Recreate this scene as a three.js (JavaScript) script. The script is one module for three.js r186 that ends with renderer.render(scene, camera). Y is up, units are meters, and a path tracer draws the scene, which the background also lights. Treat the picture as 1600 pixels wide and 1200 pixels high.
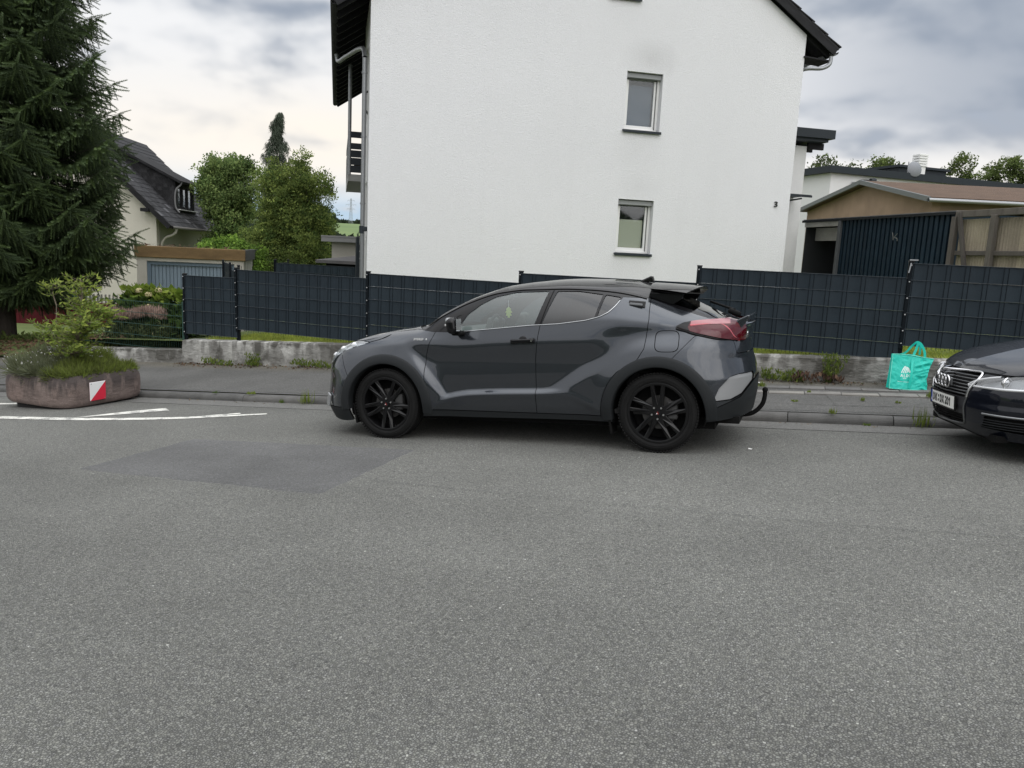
import * as THREE from 'three';
import { RoundedBoxGeometry } from 'three/addons/geometries/RoundedBoxGeometry.js';
import { mergeGeometries, mergeVertices, toCreasedNormals } from 'three/addons/utils/BufferGeometryUtils.js';
import { ImprovedNoise } from 'three/addons/math/ImprovedNoise.js';
import { FontLoader } from 'three/addons/loaders/FontLoader.js';
import { TextGeometry } from 'three/addons/geometries/TextGeometry.js';

// ---------------------------------------------------------------- camera, sky, sun, exposure
const scene = new THREE.Scene();
const camera = new THREE.PerspectiveCamera(52.93, 4 / 3, 0.1, 6000);
camera.position.set(0, 1.53, 0);
camera.rotation.set(-0.1643, 0.3511, 0.048, 'YXZ');
const renderer = new THREE.WebGLRenderer({ antialias: true });
renderer.setSize(1024, 768);
renderer.toneMapping = THREE.LinearToneMapping;
renderer.toneMappingExposure = 1.3;
renderer.shadowMap.enabled = true;

const noise = new ImprovedNoise();
const N3 = (x, y, z) => noise.noise(x, y, z);
function fbm(x, y, z, o = 5) { let s = 0, a = 0.5; for (let i = 0; i < o; i++) { s += a * N3(x, y, z); x = x * 2.03 + 17.1; y = y * 2.03 + 9.2; z = z * 2.03 + 4.7; a *= 0.5; } return s; }
const clamp = (x, a = 0, b = 1) => Math.min(b, Math.max(a, x));
const sstep = (a, b, x) => { const t = clamp((x - a) / (b - a)); return t * t * (3 - 2 * t); };
const lerp = (a, b, t) => a + (b - a) * t;
const mix3 = (a, b, t) => [lerp(a[0], b[0], t), lerp(a[1], b[1], t), lerp(a[2], b[2], t)];
const s2l = (v) => (v <= 0.04045 ? v / 12.92 : Math.pow((v + 0.055) / 1.055, 2.4));
const L8 = (r, g, b) => [s2l(r / 255), s2l(g / 255), s2l(b / 255)];

{ // overcast evening sky: broken stratocumulus, lighter and warmer low down, blue-grey slots
  const w = 2048, h = 1024, data = new Float32Array(w * h * 4);
  const bright = L8(238, 239, 241), mid = L8(208, 212, 218), dark = L8(152, 162, 177), cream = L8(252, 244, 232), blue = L8(170, 200, 224);
  for (let j = 0; j < h; j++) {
    const el = ((j + 0.5) / h - 0.5) * Math.PI, sy = Math.sin(el), cy = Math.cos(el);
    for (let i = 0; i < w; i++) {
      const az = ((i + 0.5) / w - 0.5) * 2 * Math.PI, dx = Math.cos(az) * cy, dz = Math.sin(az) * cy;
      let c;
      const o = (j * w + i) * 4;
      const d = Math.max(sy, 0) + 0.2, px = dx / d * 1.75, pz = dz / d * 1.75;
      const wx = fbm(px * 0.5 + 3, pz * 0.5, 1.5, 4) * 0.8, wz = fbm(px * 0.5, pz * 0.5 + 8, 7.5, 4) * 0.8;
      const n1 = fbm(px * 0.55 + wx, 2.2, pz * 0.55 + wz, 6), n2 = fbm(px * 0.26 + 11, 5.1, pz * 0.26 + 2 + wx * 0.3, 4), n3 = fbm(px * 2.1 + wx, 9.3, pz * 2.1 + wz, 6);
      const dens = sstep(-0.3, 0.34, n1 * 0.8 + n2 * 0.6 + n3 * 0.85 - 0.08 - 0.2 * sstep(-5, -35, Math.atan2(dx, -dz) * 57.3));
      c = dens < 0.5 ? mix3(bright, mid, dens * 2) : mix3(mid, dark, (dens - 0.5) * 2);
      const a = Math.atan2(dx, -dz) * 180 / Math.PI, e = el * 180 / Math.PI; // azimuth right of -z
      const rgt = sstep(-12, 12, a) * (1 - sstep(60, 110, a)); // heavier cloud to the right
      c = mix3(c, mix3(c, dark, 0.85), rgt * sstep(5, 10, e + n3 * 4) * (1 - sstep(25, 45, e)) * 0.95);
      const band = Math.exp(-Math.pow((e - 6.2 - n2 * 5) / 3.4, 2));
      const wl = Math.exp(-Math.pow((a + 34) / 22, 2)), wr = Math.exp(-Math.pow((a - 8) / 13, 2)) * 0.95;
      const band2 = Math.exp(-Math.pow((e - 4.8 - n2 * 4) / 2.6, 2));
      c = mix3(c, cream, clamp(band * wl * (0.92 - dens * 0.5) + band2 * wr * (0.8 - dens * 0.5)));
      const slot = Math.exp(-Math.pow((e - 2.4 + n2 * 2) / 1.7, 2)) * Math.exp(-Math.pow((a + 36) / 18, 2)) * sstep(0.95, 0.35, dens + n3 * 0.6);
      c = mix3(c, blue, clamp(slot * 0.85));
      const cie = lerp(0.98, 2.5, sstep(0.45, 0.97, sy)); // CIE overcast: brighter towards the zenith
      const back = lerp(1, 1.12, sstep(-0.2, 0.9, (dz * 0.7 + dx * 0.7)) * sstep(0.02, 0.4, sy)); // the thinner cloud the sun stands behind
      let k = cie * back * 0.84;
      if (e < 0) { c = L8(120, 125, 118); k = 1; }
      data[o] = c[0] * k; data[o + 1] = c[1] * k; data[o + 2] = c[2] * k; data[o + 3] = 1;
    }
  }
  const sky = new THREE.DataTexture(data, w, h, THREE.RGBAFormat, THREE.FloatType);
  sky.mapping = THREE.EquirectangularReflectionMapping; sky.magFilter = THREE.LinearFilter; sky.wrapS = THREE.RepeatWrapping; sky.needsUpdate = true;
  scene.background = sky; scene.environment = sky;
}
const sun = new THREE.DirectionalLight(0xfffaf4, 0.9);
sun.position.set(38, 38, 36); sun.target.position.set(-4, 0, -8);
sun.castShadow = true; sun.shadow.radius = 130; sun.shadow.mapSize.set(2048, 2048);
Object.assign(sun.shadow.camera, { left: -40, right: 40, top: 40, bottom: -40, near: 1, far: 140 });
scene.add(sun, sun.target);

// ---------------------------------------------------------------- helpers
let seedState = 12345;
const seed = (s) => { seedState = s >>> 0; };
const rnd = () => { seedState = (seedState + 0x6d2b79f5) >>> 0; let t = Math.imul(seedState ^ (seedState >>> 15), 1 | seedState); t = (t + Math.imul(t ^ (t >>> 7), 61 | t)) ^ t; return ((t ^ (t >>> 14)) >>> 0) / 4294967296; };
const rr = (a, b) => a + (b - a) * rnd();
const V = (x, y, z) => new THREE.Vector3(x, y, z);
const used = new Map();
function numbered(n) { const k = used.get(n) || 0; used.set(n, k + 1); return k ? n + '_' + String(k).padStart(3, '0') : n; }
function tag(o, label, category, group, kind) { if (label) o.userData.label = label; if (category) o.userData.category = category; if (group) o.userData.group = group; if (kind) o.userData.kind = kind; return o; }
function shadow(o) { o.castShadow = true; o.receiveShadow = true; return o; }
function thing(name, label, category, pos = [0, 0, 0], rotY = 0, group) {
  const o = new THREE.Group(); o.name = numbered(name); o.position.set(...pos); o.rotation.y = rotY; scene.add(o); return tag(o, label, category, group);
}
function part(name, geo, mat, parent, label) { const m = shadow(new THREE.Mesh(Array.isArray(geo) ? merge(geo) : geo, mat)); m.name = name; parent.add(m); if (label) m.userData.label = label; return m; }
function solo(name, geo, mat, label, category, pos = [0, 0, 0], rotY = 0, group) { // a thing that is one mesh
  const m = shadow(new THREE.Mesh(Array.isArray(geo) ? merge(geo) : geo, mat)); m.name = numbered(name); m.position.set(...pos); m.rotation.y = rotY; scene.add(m); return tag(m, label, category, group);
}
function struct(name, geo, mat) { const m = shadow(new THREE.Mesh(Array.isArray(geo) ? merge(geo) : geo, mat)); m.name = numbered(name); m.userData.kind = 'structure'; scene.add(m); return m; }
function flat(g) { const n = g.index ? g.toNonIndexed() : g; for (const k of Object.keys(n.attributes)) if (!['position', 'normal', 'uv', 'color'].includes(k)) n.deleteAttribute(k); if (!n.attributes.normal) n.computeVertexNormals(); if (!n.attributes.uv) muv(n); return n; }
function merge(list) { const l = list.map(flat); const anyC = l.some((g) => g.attributes.color); if (anyC) for (const g of l) if (!g.attributes.color) g.setAttribute('color', new THREE.BufferAttribute(new Float32Array(g.attributes.position.count * 3).fill(1), 3)); return l.length === 1 ? l[0] : mergeGeometries(l); }
function muv(g, s = 1, ox = 0, oy = 0) { // uv in metres by dominant normal
  if (!g.attributes.normal) g.computeVertexNormals();
  const p = g.attributes.position, n = g.attributes.normal, uv = new Float32Array(p.count * 2);
  for (let i = 0; i < p.count; i++) {
    const ax = Math.abs(n.getX(i)), ay = Math.abs(n.getY(i)), az = Math.abs(n.getZ(i));
    let u, v;
    if (ay >= ax && ay >= az) { u = p.getX(i); v = -p.getZ(i); } else if (ax >= az) { u = p.getZ(i); v = p.getY(i); } else { u = p.getX(i); v = p.getY(i); }
    uv[2 * i] = u * s + ox; uv[2 * i + 1] = v * s + oy;
  }
  g.setAttribute('uv', new THREE.BufferAttribute(uv, 2)); return g;
}
function box(w, h, d, x = 0, y = 0, z = 0, rx = 0, ry = 0, rz = 0) { const g = new THREE.BoxGeometry(w, h, d); if (rx || ry || rz) g.applyMatrix4(new THREE.Matrix4().makeRotationFromEuler(new THREE.Euler(rx, ry, rz))); g.translate(x, y, z); return muv(flat(g)); }
function rbox(w, h, d, x = 0, y = 0, z = 0, r = 0.01, rx = 0, ry = 0, rz = 0, seg = 2) { const g = new RoundedBoxGeometry(w, h, d, seg, Math.min(r, w / 2.01, h / 2.01, d / 2.01)); if (rx || ry || rz) g.applyMatrix4(new THREE.Matrix4().makeRotationFromEuler(new THREE.Euler(rx, ry, rz))); g.translate(x, y, z); return muv(flat(g)); }
function cyl(r0, r1, h, x = 0, y = 0, z = 0, rx = 0, ry = 0, rz = 0, seg = 16, open = false) { const g = new THREE.CylinderGeometry(r1, r0, h, seg, 1, open); g.applyMatrix4(new THREE.Matrix4().makeRotationFromEuler(new THREE.Euler(rx, ry, rz))); g.translate(x, y, z); return flat(g); }
function bar(a, b, r, seg = 6, r2 = r) { // rod between two points
  const A = V(...a), B = V(...b), d = B.clone().sub(A), g = new THREE.CylinderGeometry(r2, r, d.length(), seg, 1);
  g.applyQuaternion(new THREE.Quaternion().setFromUnitVectors(V(0, 1, 0), d.clone().normalize())); g.translate((a[0] + b[0]) / 2, (a[1] + b[1]) / 2, (a[2] + b[2]) / 2); return flat(g);
}
function tube(pts, r, seg = 24, rad = 8, closed = false) { return flat(new THREE.TubeGeometry(new THREE.CatmullRomCurve3(pts.map((p) => V(...p)), closed, 'centripetal'), seg, r, rad, closed)); }
function ext(pts, depth, bevel = 0, holes = []) { // outline in xy, extruded from z=0 to z=depth
  const s = new THREE.Shape(pts.map((p) => new THREE.Vector2(...p))); for (const h of holes) s.holes.push(new THREE.Path(h.map((p) => new THREE.Vector2(...p))));
  const g = new THREE.ExtrudeGeometry(s, { depth: depth - 2 * bevel, bevelEnabled: bevel > 0, bevelSize: bevel, bevelThickness: bevel, bevelOffset: -bevel, bevelSegments: 2, curveSegments: 8 });
  g.translate(0, 0, bevel); return muv(flat(g));
}
function tf(g, { p = [0, 0, 0], r = [0, 0, 0], s = [1, 1, 1] }) { g.applyMatrix4(new THREE.Matrix4().compose(V(...p), new THREE.Quaternion().setFromEuler(new THREE.Euler(...r)), V(...s))); return g; }
function gridGeo(nu, nv, f, uvf) { // f(u,v) -> [x,y,z]; smooth normals
  const pos = [], uv = [], idx = [];
  for (let j = 0; j <= nv; j++) for (let i = 0; i <= nu; i++) { const p = f(i / nu, j / nv); pos.push(...p); uv.push(...(uvf ? uvf(i / nu, j / nv, p) : [i / nu, j / nv])); }
  for (let j = 0; j < nv; j++) for (let i = 0; i < nu; i++) { const a = j * (nu + 1) + i, b = a + 1, c = a + nu + 1, d = c + 1; idx.push(a, b, d, a, d, c); }
  const g = new THREE.BufferGeometry(); g.setAttribute('position', new THREE.Float32BufferAttribute(pos, 3)); g.setAttribute('uv', new THREE.Float32BufferAttribute(uv, 2)); g.setIndex(idx); g.computeVertexNormals(); return g;
}
function vcol(g, f) { const p = g.attributes.position, c = new Float32Array(p.count * 3); for (let i = 0; i < p.count; i++) { const k = f(p.getX(i), p.getY(i), p.getZ(i)); if (typeof k === 'number') c.fill(k, 3 * i, 3 * i + 3); else c.set(k, 3 * i); } g.setAttribute('color', new THREE.BufferAttribute(c, 3)); return g; }

// textures: f(u,v,x,y) -> [r,g,b] linear 0..1 (stored sRGB) or a height
function tex(w, h, f, linear = false) {
  const d = new Uint8Array(w * h * 4), e = (v) => { v = clamp(v); return 255 * (linear ? v : v <= 0.0031308 ? 12.92 * v : 1.055 * Math.pow(v, 1 / 2.4) - 0.055); };
  for (let y = 0; y < h; y++) for (let x = 0; x < w; x++) { let c = f(x / w, y / h, x, y); if (typeof c === 'number') c = [c, c, c]; const o = (y * w + x) * 4; d[o] = e(c[0]); d[o + 1] = e(c[1]); d[o + 2] = e(c[2]); d[o + 3] = 255; }
  const t = new THREE.DataTexture(d, w, h); t.wrapS = t.wrapT = THREE.RepeatWrapping; t.magFilter = THREE.LinearFilter; t.minFilter = THREE.LinearMipmapLinearFilter; t.generateMipmaps = true; if (!linear) t.colorSpace = THREE.SRGBColorSpace; t.needsUpdate = true; return t;
}
const per = (m) => m * 2.0; // metres a shared texture covers
function rep(t, sx, sy = sx) { const c = t.clone(); c.repeat.set(sx, sy); c.needsUpdate = true; return c; }
// tileable value noise on a lattice of n cells
function tnoise(n, s) { seed(s); const a = new Float32Array(n * n); for (let i = 0; i < n * n; i++) a[i] = rnd(); return (u, v) => { const x = u * n, y = v * n, i = Math.floor(x), j = Math.floor(y), fx = x - i, fy = y - j, sx = fx * fx * (3 - 2 * fx), sy = fy * fy * (3 - 2 * fy), m = (k) => ((k % n) + n) % n, g = (p, q) => a[m(q) * n + m(p)]; return lerp(lerp(g(i, j), g(i + 1, j), sx), lerp(g(i, j + 1), g(i + 1, j + 1), sx), sy); }; }
function tfbm(n, s, o = 4) { const l = []; for (let i = 0; i < o; i++) l.push(tnoise(n << i, s + i * 31)); return (u, v) => { let t = 0, a = 0.5, w = 0; for (const f of l) { t += a * f(u, v); w += a; a *= 0.55; } return t / w; }; }
const std = (o) => new THREE.MeshStandardMaterial(o);
const dull = (o) => new THREE.MeshPhysicalMaterial({ specularIntensity: 0.3, ...o }); // matt dark surfaces with little sheen
const phy = (o) => new THREE.MeshPhysicalMaterial(o);
const rgb = (r, g, b) => new THREE.Color().setRGB(r, g, b);
const srgb = (r, g, b) => new THREE.Color().setRGB(...L8(r, g, b));

const noiseT = (() => { const a = tfbm(4, 5, 5), b = tnoise(256, 77); return tex(512, 512, (u, v) => a(u, v) * 0.75 + b(u, v) * 0.25, true); })(); // grey cloud, linear
function tinted(base, amp, s, fine = 0.15, size = 512, n = 4) { const a = tfbm(n, s, 5), b = tnoise(size / 2, s + 9); return tex(size, size, (u, v) => { const k = 1 + amp * (a(u, v) - 0.5) * 2 + fine * (b(u, v) - 0.5) * 2; return [base[0] * k, base[1] * k, base[2] * k]; }); }
// ---------------------------------------------------------------- ground, road, pavement
const gx = (x) => clamp(x, -26, 26) ; // the street climbs to the right
const roadY = (x, z) => 0.079 * gx(x) + (z < -6.5 ? 0.028 : 0.012) * (z + 6.5);
const kerbY = (x) => 0.038 + 0.0785 * gx(x);
const wallBaseY = (x) => 0.125 + 0.0705 * gx(x);
const wallTopY = (x) => 0.438 + 0.061 * gx(x);
const paveY = (x, z) => lerp(kerbY(x), wallBaseY(x), (z + 8.5) / -1.95);
const gardenY = (x, z) => lerp(wallTopY(x) - 0.03, wallBaseY(x) + 0.04 + 0.16 * clamp(-10.5 - z, 0, 2.4), sstep(-12.7, -13.1, x)) - 0.6 * sstep(-10.3, -13, x) * sstep(-11.4, -14, z) + 0.5 * sstep(-11, -15, z) * sstep(-9, -6, x);

function asphalt(size, cells, s, base, contrast) { // chippings in dark binder
  seed(s); const n = cells, px = new Float32Array(n * n), py = new Float32Array(n * n), br = new Float32Array(n * n), hu = new Float32Array(n * n), wt = new Float32Array(n * n);
  for (let i = 0; i < n * n; i++) { px[i] = rnd(); py[i] = rnd(); const q = rnd(); br[i] = 0.62 + 0.55 * rnd() + (q > 0.992 ? 1.1 * rnd() : 0) - (q < 0.12 ? 0.25 : 0); hu[i] = rnd(); wt[i] = rnd() * rnd() * 0.42; }
  const cl = tfbm(6, s + 3, 4), hN = new Float32Array(size * size);
  const map = tex(size, size, (u, v, X, Y) => {
    const x = u * n, y = v * n, i = Math.floor(x), j = Math.floor(y); let d1 = 9, d2 = 9, b = 0;
    for (let q = -1; q <= 1; q++) for (let p = -1; p <= 1; p++) { const I = (i + p + n) % n, J = (j + q + n) % n, k = J * n + I, ex = i + p + px[k] - x, ey = j + q + py[k] - y, d = Math.max(0, ex * ex + ey * ey + 0.42 * 0.3 - wt[k]); if (d < d1) { d2 = d1; d1 = d; b = k; } else if (d < d2) d2 = d; }
    const e = Math.sqrt(d2) - Math.sqrt(d1), st = sstep(0.02, 0.3, e), c = (lerp(0.42, br[b], st) - 1) * contrast + 1, w = 0.9 + 0.2 * cl(u, v);
    hN[Y * size + X] = st * (0.35 + 0.65 * hu[b]);
    return [base[0] * c * w, base[1] * c * w, base[2] * c * w * (0.97 + 0.06 * hu[b])];
  });
  const bump = tex(size, size, (u, v, X, Y) => hN[Y * size + X], true);
  return { map, bump };
}
const AR = asphalt(2048, 330, 21, [0.212, 0.213, 0.196], 1.0);
const roadMat = std({ map: rep(AR.map, 1 / 3.2), bumpMap: rep(AR.bump, 1 / 3.2), bumpScale: 0.007, roughness: 0.93, vertexColors: true });
const AP = asphalt(1024, 150, 33, [0.140, 0.140, 0.138], 0.8);
const patchMat = std({ map: rep(AP.map, 1 / 1.6), bumpMap: rep(AP.bump, 1 / 1.6), bumpScale: 0.0015, roughness: 0.9, vertexColors: true });
const paveMat = std({ map: rep(AP.map, 1 / 1.9), bumpMap: rep(AP.bump, 1 / 1.9), bumpScale: 0.002, roughness: 0.93, vertexColors: true, color: rgb(0.86, 0.85, 0.82) });

function sheet(x0, x1, z0, z1, nx, nz, fy, col, dy = 0) {
  const g = gridGeo(nx, nz, (u, v) => { const x = lerp(x0, x1, u), z = lerp(z0, z1, v); return [x, fy(x, z) + dy, z]; }, (u, v, p) => [p[0], -p[2]]);
  return vcol(g, (x, y, z) => col(x, z));
}
const tone = (x, z) => 1 + 0.2 * fbm(x * 0.22, 3, z * 0.35, 4) + 0.2 * fbm(x * 0.9, 7, z * 1.1, 4);
{ // road: worn wheel tracks, the darker resurfaced half nearer the viewer, a dirty lighter edge by the gutter
  const col = (x, z) => {
    let k = tone(x, z) * 1.04;
    const seam = -4.75 + 0.12 * fbm(x * 0.7, 1, 2, 2) - 0.02 * x;
    k *= lerp(1.05, 0.93, sstep(seam - 0.14, seam + 0.14, z));
    k *= 1 + 0.06 * Math.exp(-Math.pow((z + 3.6) / 0.5, 2)) - 0.05 * Math.exp(-Math.pow((z + 2.1 - 0.1 * x) / 0.6, 2));
    k *= 1 - 0.08 * Math.exp(-Math.pow((z + 7.9) / 0.25, 2));
    return [k, k, k * (1 - 0.01 * sstep(-3, 0, z))];
  };
  struct('road', [sheet(-30, 30, 12, -8.6, 240, 120, roadY, col), sheet(-160, -30, 12, -8.6, 40, 20, roadY, col), sheet(30, 160, 12, -8.6, 40, 20, roadY, col)], roadMat);
  const gut = sheet(-26, 26, -8.02, -8.46, 208, 4, roadY, (x, z) => 1.18 * tone(x * 2, z * 3) * lerp(1, 0.8, sstep(-8.3, -8.46, z)), 0.004);
  struct('gutter', gut, std({ map: rep(AP.map, 1 / 1.7), bumpMap: rep(AP.bump, 1 / 1.7), bumpScale: 0.0015, roughness: 0.92, vertexColors: true, color: rgb(1.08, 1.07, 1.02) }));
  // smoother repair patch
  const q = [[-5.62, -4.62], [-3.03, -4.5], [-3.08, -6.12], [-5.62, -6.02]];
  const bil = (u, v) => { const a = [lerp(q[0][0], q[1][0], u), lerp(q[0][1], q[1][1], u)], b = [lerp(q[3][0], q[2][0], u), lerp(q[3][1], q[2][1], u)]; const w = 0.02 * N3(u * 9, v * 9, 3) + 0.012 * N3(u * 31, v * 31, 5); return [lerp(a[0], b[0], v) + w, lerp(a[1], b[1], v) + w]; };
  const pg = gridGeo(100, 60, (u, v) => { const [x, z] = bil(u, v); const e = Math.min(u, 1 - u, v, 1 - v); return [x, roadY(x, z) + lerp(-0.004, 0.005, sstep(0, 0.05, e)), z]; }, (u, v, p) => [p[0], -p[2]]);
  vcol(pg, (x, y, z) => lerp(1.06, 0.9, sstep(-6.1, -5.2, z)) * (1 + 0.3 * fbm(x * 1.1, 5, z * 1.4, 4)));
  struct('road_patch', pg, patchMat);
  // tar seam round the patch and the long joint that runs on from it
  const seam = (pts, w) => { const l = []; for (let i = 0; i + 1 < pts.length; i++) { const n = Math.ceil(Math.hypot(pts[i + 1][0] - pts[i][0], pts[i + 1][1] - pts[i][1]) / 0.12); const d = [pts[i + 1][0] - pts[i][0], pts[i + 1][1] - pts[i][1]], L = Math.hypot(...d), nx = -d[1] / L, nz = d[0] / L; l.push(gridGeo(n, 1, (u, v) => { const x0 = lerp(pts[i][0], pts[i + 1][0], u), z0 = lerp(pts[i][1], pts[i + 1][1], u), k = (v - 0.5) * w * (0.5 + 0.9 * Math.abs(N3(x0 * 7, z0 * 7, 2)) + 0.3) + 0.008 * N3(x0 * 5, z0 * 5, 9); return [x0 + nx * k, roadY(x0 + nx * k, z0 + nz * k) + 0.009, z0 + nz * k]; })); } return l; };
  struct('tar_seam', [...seam([[-2.95, -4.98], [-1.2, -4.86], [0.6, -4.8], [2.2, -4.85], [4.5, -4.9]], 0.0045)], std({ color: rgb(0.05, 0.05, 0.052), roughness: 0.85, side: THREE.DoubleSide }));
}
{ // painted lines round the planter, worn through in places
  const pa = tfbm(8, 91, 4), fn = tnoise(128, 92);
  const paint = std({ map: rep(tex(256, 256, (u, v) => { const k = sstep(0.36, 0.52, pa(u, v) * 0.6 + fn(u, v) * 0.4); return mix3([0.22, 0.22, 0.21], [0.72, 0.71, 0.655], k); }), 1 / 0.8), roughness: 0.75 });
  const ribbon = (pts, w) => { // pts [x,z,width]
    const c = new THREE.CatmullRomCurve3(pts.map((p) => V(p[0], p[2] ?? w, p[1]))), n = 60;
    return gridGeo(n, 2, (u, v) => { const p = c.getPoint(u), t = c.getTangent(u), L = Math.hypot(t.x, t.z), k = (v - 0.5) * p.y + 0.004 * N3(p.x * 14, v * 3, p.z * 14); const x = p.x - t.z / L * k, z = p.z + t.x / L * k; return [x, roadY(x, z) + 0.005, z]; }, (u, v, p) => [p[0], -p[2]]);
  };
  const add = (g) => struct('road_marking', g, paint);
  add(ribbon([[-9.35, -6.42, 0.17], [-8.6, -6.52, 0.17], [-7.9, -6.62, 0.17], [-7.3, -6.78, 0.16], [-6.75, -7.0, 0.15], [-6.35, -7.24, 0.13], [-5.9, -7.55, 0.08]], 0.16));
  add(ribbon([[-8.02, -6.72, 0.015], [-7.85, -6.98, 0.14], [-7.7, -7.22, 0.23], [-7.45, -7.56, 0.28]], 0.1));
  add(ribbon([[-6.62, -7.14, 0.02], [-6.45, -7.3, 0.08], [-6.25, -7.5, 0.1]], 0.08));
  add(ribbon([[-10.9, -7.25, 0.14], [-10.1, -7.45, 0.14], [-9.7, -7.56, 0.13]], 0.14));
}
// kerb: rounded stones with open joints
const kerb = struct('kerb', [box(52, 0.02, 0.1, 0, -3.2, -8.55)], std({ color: rgb(0.1, 0.1, 0.1), roughness: 0.95 }));
{
  const km = [[0.1, 0.098, 0.094], [0.092, 0.091, 0.088], [0.108, 0.105, 0.1]].map((c, i) => std({ map: rep(tinted(c, 0.35, 120 + i, 0.2), 1 / 0.6), bumpMap: rep(noiseT, 3), bumpScale: 0.004, roughness: 0.93 }));
  const prof = []; for (let i = 0; i <= 6; i++) { const a = i / 6 * Math.PI / 2; prof.push([-0.005 - 0.07 * (1 - Math.cos(a)), 0.02 + 0.07 * Math.sin(a)]); }
  const shape = [[0.0, -0.2], ...prof.map(([z, y]) => [z, y]), [-0.16, 0.092], [-0.16, -0.2]];
  for (let i = 0; i < 30; i++) {
    const x0 = -15 + i * 1.0, x1 = x0 + 0.995, xm = (x0 + x1) / 2; seed(700 + i);
    const g = ext(shape, 0.995); g.rotateY(Math.PI / 2); // z of the profile -> ... outline x becomes -z
    g.rotateY(Math.PI); g.scale(1, 1, 1);
    // after the turns the extrusion runs along -x and the outline's x runs along z
    const m = part('kerb_stone', muv(g, 1, i * 0.37, 0), km[i % 3], kerb); m.position.set(x1, roadY(x1, -8.45) + rr(-0.006, 0.006), -8.45 + rr(-0.006, 0.006)); m.rotation.z = Math.atan(0.0788);
  }
}
{ // pavement: old tarmac, dirt collecting along the wall, and two rows of concrete slabs on the right
  const col = (x, z) => { const k = tone(x * 1.7, z * 1.7) * 1.02; const d = sstep(-9.9, -10.42, z + 0.1 * fbm(x * 2, 1, z * 2, 3)); const patch = sstep(0.05, 0.12, fbm(x * 0.8, 4, z * 0.8, 2)) * 0.14; return [(k + patch) * lerp(1, 1.2, d), (k + patch) * lerp(1, 1.12, d), (k + patch) * lerp(1, 0.95, d)]; };
  const pave = struct('pavement', [sheet(-26, 26, -8.58, -10.5, 260, 20, paveY, col), sheet(-160, -26, -8.58, -10.5, 30, 4, paveY, col), sheet(26, 160, -8.58, -10.5, 30, 4, paveY, col)], paveMat);
  const sm = [[0.2, 0.192, 0.18], [0.235, 0.225, 0.205], [0.17, 0.165, 0.157], [0.13, 0.128, 0.124]].map((c, i) => std({ map: rep(tinted(c, 0.3, 220 + i, 0.25), 1 / 0.5), bumpMap: rep(noiseT, 2.5), bumpScale: 0.002, roughness: 0.92 }));
  const slab = rbox(0.392, 0.05, 0.3, 0, 0, 0, 0.006);
  for (let r = 0; r < 2; r++) for (let i = 0; i < 17; i++) {
    seed(300 + r * 40 + i); const x = -0.62 + i * 0.4 + r * 0.17, z = -9.99 + r * 0.308; const m = part('paving_slab', slab, r ? sm[i % 2] : sm[2 + (i * 7 % 2)], pave);
    m.position.set(x, paveY(x, z) - 0.019 + rr(-0.003, 0.003), z); m.rotation.set(rr(-0.008, 0.008) - 0.04, rr(-0.008, 0.008), Math.atan(0.072) + rr(-0.006, 0.006));
  }
  // open cracks in the tarmac
  const crack = (pts, w) => gridGeo(60, 1, (u, v) => { const c = u * (pts.length - 1), i = Math.min(pts.length - 2, Math.floor(c)), t = c - i, x = lerp(pts[i][0], pts[i + 1][0], t) + 0.015 * N3(u * 40, 1, 1), z = lerp(pts[i][1], pts[i + 1][1], t) + 0.015 * N3(u * 30, 5, 2) + (v - 0.5) * w * (0.4 + Math.abs(N3(u * 20, 3, 3)) * 1.5); return [x, paveY(x, z) + 0.004, z]; });
  struct('pavement_crack', [crack([[-8.5, -8.62], [-6, -8.66], [-3.5, -8.63], [-1, -8.66], [2.6, -8.63]], 0.01), crack([[-0.4, -9.02], [0.5, -8.95], [1.6, -9.03], [3, -8.97]], 0.012), crack([[0.35, -9.7], [0.42, -9.3], [0.5, -8.7]], 0.012)], std({ color: rgb(0.03, 0.03, 0.03), roughness: 1, side: THREE.DoubleSide }));
}
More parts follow.
